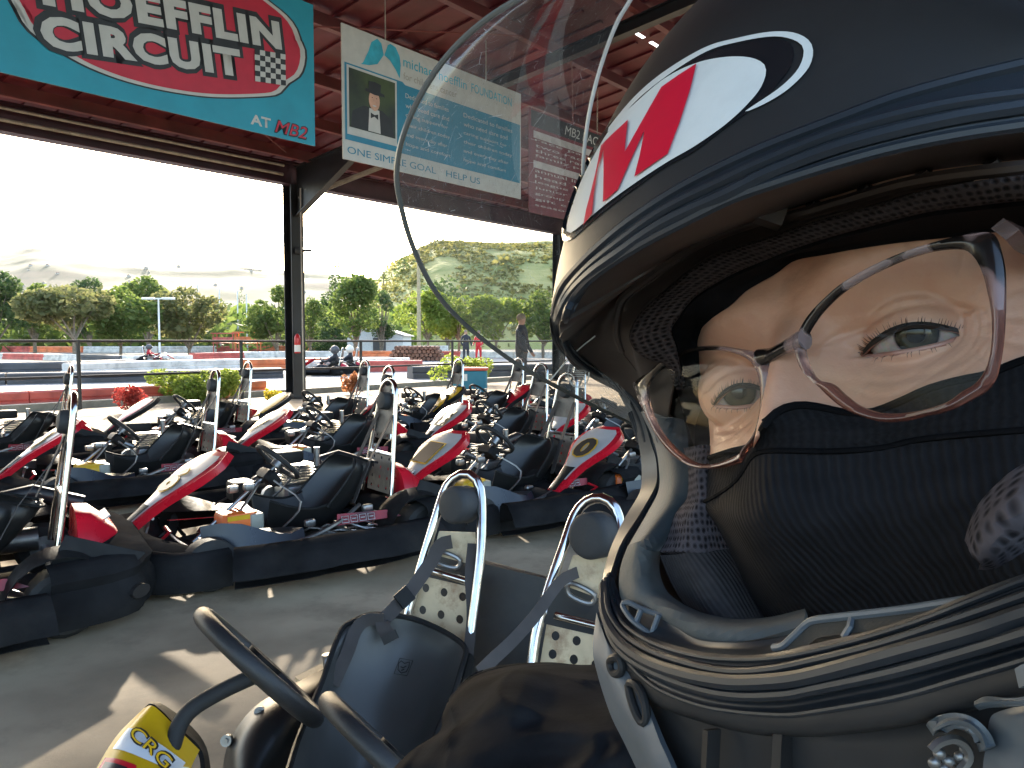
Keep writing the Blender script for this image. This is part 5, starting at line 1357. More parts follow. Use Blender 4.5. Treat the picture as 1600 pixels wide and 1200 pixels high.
skb = [(1091, 610), (1089, 575), (1088, 540), (1094, 512), (1110, 494), (1140, 473), (1165, 450), (1210, 424), (1240, 403), (1290, 393), (1350, 382), (1420, 372), (1480, 366), (1550, 358), (1620, 350), (1700, 345)]
fbz = [.272, .266, .262, .254, .248, .240, .232, .222, .2135, .206, .199, .192, .186, .179, .173, .168]
b0 = []
for (x, y), z in zip(skb, fbz):
    zz = skz(x, y, .0016, None); b0.append((x, y, min(max(zz, z-.008), z+.014) if zz else z))
b05 = [(x-(14 if i < 6 else 6), y-(6 if i < 4 else 9), z-.002) for i, (x, y, z) in enumerate(b0)]
b1 = [(1068, 610, .264), (1064, 575, .262), (1056, 545, .258), (1048, 520, .254), (1058, 500, .250), (1080, 470, .244), (1115, 445, .234), (1152, 425, .226), (1190, 409, .2165), (1240, 389, .2065), (1300, 370, .197), (1375, 350, .187), (1450, 332, .178), (1525, 322, .170), (1600, 314, .163), (1690, 308, .158)]
b2 = [(1052, 600, .270), (1040, 572, .267), (1012, 560, .265), (992, 546, .263), (983, 523, .260), (996, 495, .256), (1015, 474, .251), (1045, 449, .243), (1080, 420, .234), (1122, 396, .225), (1200, 371, .209), (1275, 345, .196), (1350, 325, .186), (1425, 303, .175), (1500, 287, .166), (1600, 273, .157), (1690, 265, .152)]
usheet([b0, b05, b1], 120, 16, 'forehead_band', M['balac'], bal, thick=.001)
part(MB().tube([p for p in sheet([b0, b1], 60, 2)[0]], .0009, 6), 'band_edge', M['balac'], bal)
# --- helmet
HX, HU, HF = frame3((rc(1405, 510, .19)-rc(1100, 640, .25)).normalized(), -.2355)
HC = (rc(1405, 510, .19)+rc(1100, 640, .25))/2
HO = HC-.0763*HF+.013*HU+.0014*HX; ha, hb, hc = .1289, .1391, .1735
def hq(v): return V((v.dot(HX)/ha, v.dot(HF)/hb, v.dot(HU)/hc))
def hell(px, py, s=1.0, off=0):
    d = V(((px-800)/FPX, (600-py)/FPX, 1)); D = hq(d); O = hq(HO)
    A = D.dot(D); B = D.dot(O); C = O.dot(O)-s*s; q = B*B-A*C
    t = (B-math.sqrt(max(q, 0)))/A
    return d*t
helmet_root = None
RA = [(871, 475), (882, 445), (915, 407), (965, 362), (1015, 326), (1065, 295), (1127, 263), (1200, 230), (1300, 192), (1400, 155), (1500, 127), (1600, 103), (1700, 85), (1800, 75)]
tab = []
for px, py in RA:
    q = hq(hell(px, py)-HO); tab.append((q.x, math.atan2(q.z, q.y)))
tab.sort()
def a_brow(x):
    if x <= -.965: return -1.75
    if x <= tab[0][0]:
        FT = [(-.965, 35), (-.95, 31), (-.92, 26), (-.88, 21), (-.8, 15), (-.7, 10.5), (-.56, 7), (tab[0][0], math.degrees(tab[0][1]))]
        for (a, b), (c, d) in zip(FT, FT[1:]):
            if a <= x <= c: return math.radians(b+(d-b)*(x-a)/(c-a))
    if x >= tab[-1][0]:
        t = (x-tab[-1][0])/(1-tab[-1][0]+1e-9); return tab[-1][1]*(1-t)+(-1.7)*t
    for (a, b), (c, d) in zip(tab, tab[1:]):
        if a <= x <= c: return b+(d-b)*(x-a)/(c-a)
print('brow', [(round(a, 2), round(math.degrees(b))) for a, b in tab])
rows = []
NXH = 120; xs = [-math.cos(math.pi*i/NXH) for i in range(NXH+1)]
for i, x in enumerate(xs):
    k = math.sqrt(max(0, 1-x*x)); a0 = a_brow(x); a1 = math.radians(262)
    rows.append([cam2w(HO+HX*(x*ha)+HF*(hb*k*math.cos(a0+(a1-a0)*j/130))+HU*(hc*k*math.sin(a0+(a1-a0)*j/130))) for j in range(131)])
mbh = MB().grid(rows)
helmet = part(mbh, 'helmet', M['shell'], None, ang=60)
inn = MB().grid([[p+(cam2w(HO)-p)*.10 for p in r[4:]] for r in rows])
part(inn, 'inner_lining', M['inner'], helmet)
def dl(pts, s, name, mat, step=7):
    P = [V((a, b)) for a, b in pts]; n = len(P)
    x0, x1 = min(p.x for p in P), max(p.x for p in P); y0, y1 = min(p.y for p in P), max(p.y for p in P)
    ext = []
    yy = y0
    while yy < y1:
        xx = x0
        while xx < x1:
            if inpoly(xx, yy, P) and min((V((xx, yy))-p).length for p in P) > step*.4: ext.append(V((xx, yy)))
            xx += step
        yy += step
    r = delaunay_2d_cdt(P+ext, [], [list(range(n))], 1, 1e-4)
    vs = [cam2w(hell(p.x, p.y, s)) for p in r[0]]
    return part(MB().add(vs, [list(f) for f in r[2]]), name, mat, helmet)
def z85(L): return [(850+x/2.133, y/2.133) for x, y in L]
def dens(P, k=6): return [tuple(p) for p in catmull([V(q) for q in P], len(P)*k, closed=True)]
def dens_lin(P, st=8):
    o = []
    for i in range(len(P)):
        a, b = V(P[i]), V(P[(i+1) % len(P)]); n = max(1, int((b-a).length/st)); o += [tuple(a.lerp(b, k/n)) for k in range(n)]
    return o
M['dw'] = pbr('emblem_white', (.66, .69, .68), .35, var=.05, dirt=.2, dirtcol=(.4, .42, .42), ds=80)
M['dr'] = pbr('emblem_red', (.62, .008, .035), .3, var=.05, dirt=.15, dirtcol=(.35, .02, .04), ds=80)
M['dk'] = pbr('emblem_dark', (.010, .011, .014), .22)
oval = dens(z85([(75, 770), (84, 715), (125, 600), (185, 485), (235, 412), (305, 342), (400, 262), (500, 212), (600, 190), (690, 192), (738, 222), (726, 285), (675, 350), (600, 418), (500, 488), (410, 540), (300, 612), (200, 685), (130, 745), (90, 775)]), 5)
dl(dens(z85([(62, 800), (66, 730), (115, 590), (180, 465), (235, 395), (310, 318), (405, 240), (520, 175), (640, 140), (760, 125), (825, 150), (825, 215), (770, 290), (690, 365), (600, 430), (500, 505), (400, 560), (300, 630), (200, 705), (130, 765), (90, 800)]), 5), 1.002, 'emblem_backing', M['dk'])
dl(oval, 1.005, 'emblem_oval', M['dw'])
mpoly = [(911, 352), (916, 326), (924, 296), (932, 262), (939, 227), (958, 208), (981, 187), (978, 212), (976, 237), (1004, 187), (1033, 136), (1060, 117), (1088, 99), (1078, 140), (1062, 190), (1043, 240), (1018, 257), (991, 276), (1000, 240), (1007, 203), (985, 250), (965, 296), (942, 316), (943, 272), (943, 234), (934, 262), (928, 300), (925, 333)]
def grow(P, d):
    P = [V(p) for p in P]; n = len(P); o = []; A = sum(P[i-1].x*P[i].y-P[i].x*P[i-1].y for i in range(n)); s = 1 if A > 0 else -1
    for i in range(n):
        a = (P[i]-P[i-1]).normalized(); b = (P[(i+1) % n]-P[i]).normalized(); na = V((a.y, -a.x)); nb = V((b.y, -b.x)); m = (na+nb); m = m.normalized() if m.length > 1e-6 else na
        o.append(tuple(P[i]+m*s*d/max(.45, m.dot(na))))
    return o
dl(dens_lin(mpoly), 1.009, 'emblem_letter', M['dr'], 6)
sw = z85([(215, 425), (300, 323), (400, 238), (535, 158), (640, 127), (760, 105), (845, 112), (893, 150), (886, 218), (822, 290), (742, 342), (668, 374), (700, 350), (785, 292), (845, 232), (866, 172), (842, 137), (765, 121), (640, 141), (540, 172), (420, 245), (310, 333), (225, 430)])
dl(dens([tuple(p) for p in sw], 5), 1.004, 'emblem_swoosh', M['dw'], 6)
# gasket round the top of the eye port
def hz(px, py, s=1.0): c = hell(px, py, s); return c.z
def oncurve(P, s): return [(x, y, hz(x, y, s)) for x, y in P]
LB = [(1000, 690, .343), (990, 655, .343), (976, 620, .341), (955, 590, .334), (915, 568, .316), (886, 551, .298), (870, 530, .282), (866, 505, .268)]
gA = LB+oncurve(RA[:1], 1.0)+oncurve(RA[1:12], 1.004)
gB = [(x+3, y+0, z-.001) for x, y, z in LB]+[(x, y, hz(x, y)-.0035) for x, y in [(874, 485), (888, 455), (918, 420), (967, 380), (1040, 328), (1140, 279), (1200, 251), (1300, 211), (1400, 182), (1500, 161), (1600, 148)]]
gC = [(x+7, y-1, z-.0005) for x, y, z in LB]+[(x, y, hz(x, y)-.003) for x, y in [(876, 492), (893, 460), (925, 427), (968, 396), (1040, 348), (1140, 302), (1200, 272), (1300, 234), (1400, 206), (1500, 184), (1600, 168)]]
g0 = [(1010, 690, .338), (1000, 655, .338), (985, 625, .336), (960, 600, .328), (925, 580, .312), (900, 562, .297), (885, 543, .284), (879, 520, .273)]+[(x, y, hz(x, y)-.002) for x, y in [(884, 495), (896, 468), (922, 437), (965, 405), (1015, 375), (1065, 349), (1140, 312), (1200, 290), (1300, 258), (1400, 231), (1500, 211), (1600, 196)]]
gAB = None
gk, GG = usheet([gA, gB, gC, g0], 120, 22, 'port_gasket', M['gasket'], helmet, thick=.002, ang=60)
def ribtube(P, r, name='gasket_rib', mat='gasket', parent=None, n=110, sq=(1, 1)):
    Q = catmull([pt(*p) for p in P], n); return part(MB().tube(Q, r, 8), name, M[mat], parent or gk)
ribtube(gA, .0016); ribtube(gB, .0014); ribtube(gC, .0017); ribtube(g0, .0013)
gAB = [tuple(a.lerp(b, .5)) for a, b in zip(catmull([V(p) for p in gA], 30), catmull([V(p) for p in gB], 30))]
# inside of the brow
b3 = [(1030, 690, .300), (1020, 650, .296), (1008, 610, .290), (992, 575, .284), (972, 548, .280), (963, 520, .276), (966, 488, .272), (976, 463, .266), (1015, 432, .254), (1060, 400, .242), (1115, 370, .229), (1187, 345, .2145), (1225, 341, .207), (1300, 320, .195), (1425, 285, .176), (1575, 264, .158), (1690, 255, .150)]
gi = [(x+8, y+14, z+.012) for x, y, z in g0]
b35 = [(x-4, y-12, z+.012) for x, y, z in b3]
o_, _ = usheet([g0, gi, b35], 110, 14, 'brow_channel', M['brown'], helmet)
ribtube([(x, y, z) for x, y, z in b3[4:]], .0016, 'vent_ridge', 'brown', helmet)
usheet([b3, [(x+4, y+9, z+.001) for x, y, z in b3], [(x, y-2, z+.002) for x, y, z in b2]], 110, 8, 'brow_strip', M['brown'], helmet, thick=.001)
mb = MB(); Q3 = catmull([pt(*p) for p in b3[6:]], 60); Q35 = catmull([pt(*p) for p in b35[6:]], 60)
for k in (4, 9, 15, 22, 29, 35, 41, 47, 53, 57):
    mb.beam(Q3[k]+(Q35[k]-Q3[k])*.02, Q3[k]+(Q35[k]-Q3[k])*.75, .003 if k not in (15, 22) else .009, .003, up=cf)
part(mb, 'vent_rib', M['brown'], helmet)
part(MB().beam(pt(1187, 325, .205), pt(1225, 338, .204), .007, .006, up=cf), 'vent_tab', M['brown'], helmet)
pd, _ = usheet([b2, [(x+6, y+2, z-.006) for x, y, z in b2], [(x-4, y-4, z-.006) for x, y, z in b1], b1], 160, 18, 'brow_pad', M['meshd'], helmet, thick=.002, noise_=.0006, nsc=120)
# side rim of the port
o1 = [(968, 598, .336), (984, 620, .341), (990, 640, .343), (999, 670, .343), (1006, 710, .341), (1008, 745, .337), (1004, 775, .330), (982, 812, .314), (965, 847, .300), (953, 880, .287), (947, 915, .273), (948, 945, .259)]
i1 = [(975, 598, .330), (1000, 630, .333), (1012, 655, .335), (1022, 690, .335), (1030, 717, .332), (1032, 750, .327), (1025, 773, .320), (1002, 812, .307), (978, 850, .293), (964, 885, .281), (957, 915, .268), (958, 940, .257)]
i2 = [(1000, 600, .350), (1020, 630, .352), (1030, 660, .353), (1036, 690, .353), (1040, 720, .350), (1040, 755, .344), (1034, 775, .336), (1020, 803, .322), (1000, 840, .306), (984, 870, .292), (978, 900, .280), (979, 935, .266)]
rs, _ = usheet([o1, i1], 60, 5, 'port_side_rim', pbr('side_rim_grey', (.055, .062, .070), .38, var=.2, vs=30), helmet, thick=.002)
usheet([i1, i2], 60, 6, 'port_inner_wall', M['inner'], helmet)
ribtube(o1, .0012, 'rim_edge', 'gasket', rs, 60); ribtube(i1[3:], .0011, 'rim_edge', 'gasket', rs, 50)
# rear of rim: close toward shell
usheet([o1, [(x+18, y, z+.03) for x, y, z in o1]], 40, 4, 'shell_side', M['shell'], helmet)
# cheek pads
usheet([i2+[(998, 975, .262), (1050, 1000, .248)], [(1150, 580, .372), (1150, 640, .374), (1150, 700, .370), (1150, 760, .360), (1150, 820, .345), (1150, 880, .325), (1155, 940, .300), (1160, 985, .275), (1170, 1010, .262)], [(1400, 580, .36), (1400, 700, .35), (1400, 820, .33), (1400, 940, .29), (1400, 1010, .25)]], 40, 12, 'inner_lining', M['inner'], helmet)
usheet([[(1008, 640, .305), (1030, 690, .312), (1038, 740, .306), (1036, 770, .298), (1020, 803, .288), (1000, 838, .278), (989, 858, .273)],
        [(1035, 650, .285), (1052, 700, .286), (1058, 745, .280), (1052, 782, .276), (1036, 815, .268), (1018, 845, .262), (1010, 856, .262)],
        [(1062, 660, .290), (1078, 710, .280), (1083, 745, .272), (1080, 780, .270), (1062, 812, .268), (1048, 842, .268), (1040, 852, .270)]], 50, 22, 'cheek_lining', M['teal'], helmet, thick=.002, bulge=.002)
usheet([[(989, 856, .272), (978, 887, .268), (975, 917, .262), (981, 940, .255), (1012, 955, .245), (1050, 974, .234), (1092, 997, .222), (1150, 1003, .210), (1212, 996, .203), (1262, 984, .199)],
        [(1006, 850, .262), (1002, 885, .256), (1003, 915, .250), (1015, 935, .244), (1036, 948, .237), (1062, 963, .229), (1098, 982, .219), (1150, 990, .211), (1205, 986, .206), (1262, 974, .202)],
        [(1030, 850, .266), (1022, 878, .268), (1025, 905, .262), (1036, 930, .255), (1056, 948, .247), (1078, 960, .240), (1105, 970, .232), (1150, 978, .226), (1205, 975, .222), (1262, 962, .216)]], 70, 24, 'cheek_foam', M['foamp'], helmet, thick=.002, noise_=.0012, nsc=60)
usheet([[(1075, 700, .272), (1084, 735, .268), (1081, 782, .264), (1062, 808, .264), (1050, 843, .262), (1037, 866, .262)],
        [(1095, 700, .266), (1097, 740, .260), (1100, 780, .256), (1090, 810, .254), (1086, 842, .252), (1082, 864, .251)],
        [(1112, 700, .268), (1112, 735, .262), (1116, 780, .258), (1122, 808, .256), (1130, 838, .254), (1140, 860, .254)]], 30, 30, 'mesh_panel', M['mesh'], helmet, thick=.002)
usheet([[(1037, 866, .2625), (1055, 907, .259), (1075, 940, .256), (1093, 968, .252), (1100, 990, .25)],
        [(1084, 864, .2515), (1105, 905, .246), (1122, 940, .243), (1138, 972, .240), (1145, 995, .238)],
        [(1137, 852, .2545), (1160, 882, .253), (1180, 912, .252), (1196, 945, .250), (1212, 985, .248)]], 40, 20, 'ribbed_lining', M['knit2'], helmet, thick=.002)
part(MB().tube(catmull([pt(*p) for p in [(1037, 866, .2615), (1060, 870, .2565), (1084, 865, .2505), (1110, 861, .2515), (1138, 852, .2535)]], 30), .0007, 6), 'pad_seam', M['balac'], helmet)
usheet([[(1700, 690, .152), (1650, 715, .150), (1600, 742, .150), (1572, 765, .152), (1548, 790, .154), (1532, 820, .156), (1524, 848, .157)],
        [(1700, 760, .140), (1650, 775, .140), (1610, 790, .141), (1585, 805, .143), (1562, 825, .146), (1545, 845, .149), (1532, 862, .153)],
        [(1700, 800, .150), (1650, 818, .150), (1600, 842, .151), (1580, 856, .152), (1560, 868, .154), (1545, 876, .156), (1534, 876, .158)]], 30, 22, 'side_pad', M['meshr'], helmet, thick=.002)
# chin bar
inner_e = [(972, 918, .262), (982, 942, .250), (1012, 957, .240), (1050, 976, .229), (1090, 999, .217), (1150, 1004, .203), (1212, 997, .195), (1250, 986, .191), (1310, 973, .185), (1400, 956, .176), (1500, 936, .165), (1600, 898, .154), (1690, 870, .148)]
rib0 = [(951, 900, .268), (953, 930, .259), (966, 962, .246), (985, 984, .236), (1025, 1007, .221), (1087, 1025, .204), (1150, 1031, .191), (1225, 1027, .178), (1325, 1005, .165), (1425, 975, .153), (1512, 942, .144), (1600, 908, .137), (1690, 878, .131)]
rib1 = [(947, 905, .267), (950, 950, .251), (972, 987, .238), (1012, 1015, .2225), (1075, 1037, .204), (1137, 1049, .1905), (1200, 1047, .179), (1275, 1032, .1685), (1375, 1007, .155), (1475, 975, .144), (1600, 932, .133), (1690, 900, .127)]
rib2 = [(944, 915, .265), (947, 962, .250), (967, 1000, .2365), (1005, 1030, .2215), (1062, 1052, .204), (1137, 1066, .1875), (1212, 1065, .1745), (1275, 1055, .1655), (1400, 1022, .150), (1525, 987, .137), (1600, 962, .131), (1690, 935, .124)]
rib3 = [(944, 935, .262), (950, 982, .2475), (972, 1020, .2345), (1020, 1050, .217), (1087, 1075, .199), (1150, 1087, .185), (1225, 1086, .172), (1275, 1077, .165), (1400, 1050, .149), (1525, 1015, .136), (1600, 992, .129), (1690, 965, .122)]
rib4 = [(944, 950, .260), (955, 995, .247), (977, 1030, .2355), (1022, 1072, .218), (1087, 1100, .200), (1150, 1112, .1865), (1225, 1117, .173), (1275, 1112, .165), (1400, 1090, .1485), (1500, 1062, .1375), (1600, 1033, .128), (1690, 1005, .121)]
bb = [(940, 975, .260), (956, 1015, .248), (980, 1052, .236), (1025, 1097, .218), (1100, 1125, .199), (1175, 1142, .183), (1250, 1146, .1695), (1300, 1144, .162), (1400, 1132, .149), (1475, 1115, .1405), (1600, 1082, .128), (1690, 1055, .121)]
def off(P, dx, dy, dz): return [(x+dx, y+dy, z+dz) for x, y, z in P]
usheet([inner_e, off(inner_e, -3, 10, -.001), off(rib0, 3, -6, .004), rib0], 120, 16, 'chin_inner_edge', M['gasket'], helmet, thick=.001)
v01 = [tuple(a.lerp(b, .5)+V((0, 0, .0035))) for a, b in zip(catmull([V(p) for p in rib0], 20), catmull([V(p) for p in rib1], 20))]
def val(a_, b_, dz): return [tuple(a.lerp(b, .5)+V((0, 0, dz))) for a, b in zip(catmull([V(p) for p in a_], 20), catmull([V(p) for p in b_], 20))]
chin, GC = usheet([rib0, val(rib0, rib1, .0022), rib1, val(rib1, rib2, .002), rib2, val(rib2, rib3, .003), rib3, val(rib3, rib4, .0025), rib4], 150, 60, 'chin_bar', M['gasket'], helmet, thick=.002, ang=80)
ribtube(rib0, .0007, 'chin_rib', 'gasket', chin); ribtube(rib1, .0010, 'chin_rib', 'gasket', chin); ribtube(rib2, .0019, 'chin_rib', 'gasket', chin); ribtube(rib3, .0013, 'chin_rib', 'gasket', chin); ribtube(rib4, .0007, 'chin_rib', 'gasket', chin)
usheet([rib4, val(rib4, bb, -.0008), bb, off(bb, 4, 6, .006)], 120, 12, 'chin_band', M['chind'], helmet, thick=.001, ang=80)
usheet([[(940, 960, .262), (934, 1012, .254), (942, 1052, .248), (962, 1112, .240), (982, 1152, .235), (1006, 1202, .229), (1050, 1300, .218), (1120, 1420, .205)],
        [(950, 985, .252), (962, 1045, .241), (978, 1090, .233), (998, 1130, .225), (1015, 1165, .219), (1032, 1202, .213), (1075, 1300, .202), (1140, 1420, .192)],
        [(962, 1015, .246), (990, 1062, .234), (1012, 1094, .226), (1026, 1126, .219), (1040, 1160, .213), (1058, 1199, .207), (1100, 1300, .196), (1160, 1420, .186)]], 50, 12, 'chin_side_shell', M['chin'], helmet, thick=.002)
usheet([[(940, 960, .262), (934, 1012, .256), (942, 1052, .250), (962, 1112, .243), (982, 1152, .239), (1006, 1202, .234), (1050, 1300, .225), (1120, 1420, .215)],
        [(948, 950, .300), (950, 1012, .300), (962, 1052, .298), (985, 1112, .294), (1005, 1152, .290), (1030, 1202, .286), (1080, 1300, .28), (1150, 1420, .275)]], 50, 6, 'chin_side_back', M['chind'], helmet)
usheet([off(bb, 2, -2, .006), [(1020, 1180, .226), (1045, 1190, .219), (1080, 1195, .210), (1120, 1200, .201), (1175, 1200, .190), (1250, 1200, .176), (1320, 1200, .165), (1400, 1200, .154), (1480, 1190, .145), (1560, 1180, .138), (1690, 1160, .128)],
        [(1060, 1380, .212), (1100, 1400, .205), (1150, 1410, .196), (1250, 1420, .180), (1400, 1420, .160), (1500, 1420, .149), (1690, 1400, .135)]], 90, 20, 'chin_recess', M['chind'], helmet)
mb = MB()
for (x0, x1) in ((1208, 1222), (1290, 1304), (1098, 1106)):
    mb.grid(sheet([[(x0, 1140, .178 if x0 > 1150 else .195), (x0-6, 1260, .176 if x0 > 1150 else .195)], [(x1, 1142, .176 if x0 > 1150 else .193), (x1-6, 1260, .174 if x0 > 1150 else .193)]], 6, 3), thick=.004)
part(mb, 'chin_fin', M['inner'], helmet)
rv = [[(1538, 1230, .1335), (1536, 1195, .1345), (1542, 1160, .1345), (1546, 1125, .134), (1560, 1112, .132), (1610, 1098, .126), (1690, 1075, .119)],
      [(1580, 1250, .128), (1582, 1210, .128), (1585, 1170, .128), (1590, 1140, .127), (1605, 1130, .125), (1640, 1120, .121), (1700, 1100, .116)],
      [(1700, 1300, .118), (1700, 1240, .117), (1700, 1190, .116), (1700, 1160, .115), (1705, 1150, .115), (1710, 1140, .114), (1720, 1130, .113)]]
usheet(rv, 40, 12, 'chin_side_shell', M['chin'], helmet, thick=.002)
nub = [[(1460, 1130, .141), (1480, 1118, .138), (1510, 1118, .135), (1535, 1135, .133), (1545, 1155, .132)], [(1462, 1140, .138), (1484, 1130, .134), (1510, 1132, .131), (1530, 1148, .130), (1540, 1168, .130)], [(1458, 1150, .143), (1480, 1138, .141), (1505, 1142, .139), (1522, 1155, .137), (1530, 1175, .136)]]
usheet(nub, 20, 8, 'vent_hood', M['chin'], helmet, thick=.002)
mb = MB()
for k, (x, y) in enumerate(((1468, 1178), (1482, 1190), (1500, 1183), (1509, 1172), (1476, 1202), (1496, 1206), (1460, 1192))): mb.sphere(pt(x, y, .138), (.0012, .0009, .0011), 8, 6)
mb.tube(catmull([pt(x, y, .137) for x, y in ((1455, 1172), (1468, 1160), (1490, 1155), (1508, 1165), (1514, 1185), (1500, 1205))], 20), .0009, 6)
part(mb, 'vent_screw', M['alum'], helmet)
usheet([[(1522, 1096, .1335), (1540, 1088, .131), (1570, 1090, .128), (1600, 1088, .125), (1660, 1075, .12)], [(1522, 1103, .131), (1545, 1098, .128), (1572, 1098, .125), (1600, 1096, .122), (1660, 1083, .117)], [(1530, 1110, .1335), (1548, 1106, .131), (1575, 1105, .128), (1600, 1103, .125), (1660, 1090, .12)]], 20, 6, 'vent_lip', M['chin'], helmet, thick=.001)
usheet([[(1585, 1045, .1245), (1600, 1037, .123), (1680, 1010, .117)], [(1592, 1075, .1235), (1605, 1070, .122), (1690, 1045, .116)]], 8, 4, 'vent_lip', M['chin'], helmet, thick=.002)
for P in ([(953, 1035, .2405), (958, 1028, .238), (968, 1030, .2355), (972, 1045, .2345), (966, 1053, .236), (957, 1050, .239)], [(982, 1072, .2290), (990, 1068, .2265), (1000, 1078, .2235), (1008, 1100, .2205), (1010, 1125, .2195), (1002, 1128, .221), (990, 1105, .2245)]):
    part(MB().tube(catmull([pt(*p) for p in P], 24, closed=True), .0013, 8, closed=True), 'latch_slot', M['chind'], helmet)
# vent grilles
def cr6(L, z): return [pt(900+x/4, 900+y/4, zz) for (x, y), zz in zip(L, z)]
L6 = [(290, 180), (330, 165), (400, 200), (500, 235), (600, 252), (632, 275), (640, 420), (570, 410), (480, 370), (380, 300), (330, 250)]
zv = [.2455, .244, .2405, .236, .231, .229, .2255, .228, .232, .237, .2405]
mb = MB().tube(catmull(cr6(L6, zv), 60, closed=True), .0009, 8, closed=True)
for a, b, z in (((405, 215), (370, 300), .2385), ((515, 245), (470, 368), .2335)): mb.tube([pt(900+a[0]/4, 900+a[1]/4, z), pt(900+b[0]/4, 900+b[1]/4, z-.001)], .0009, 6)
gr = part(mb, 'vent_grille', M['chin'], helmet)
q6 = cr6(L6, [z+.003 for z in zv]); part(MB().add(q6, [list(range(len(q6)))]), 'vent_opening', M['inner'], gr, smooth=False)
R7 = [(1209, 1012, .1865), (1223, 1010, .184), (1240, 995, .1825), (1260, 976, .181), (1275, 969, .179), (1325, 963, .172), (1412, 953, .161), (1510, 938, .150)]
vr = part(MB().tube(catmull([pt(*p) for p in R7], 50), .0010, 8), 'vent_grille', M['chin'], helmet)
part(MB().tube([pt(1331, 965, .171), pt(1328, 980, .169), pt(1318, 996, .169)], .0008, 6), 'vent_slat', M['chin'], vr)
usheet([R7, off(R7, 10, 26, -.004)], 30, 4, 'vent_opening', pbr('vent_foam', (.035, .034, .03), .9, bump=.5, bs=900), vr)
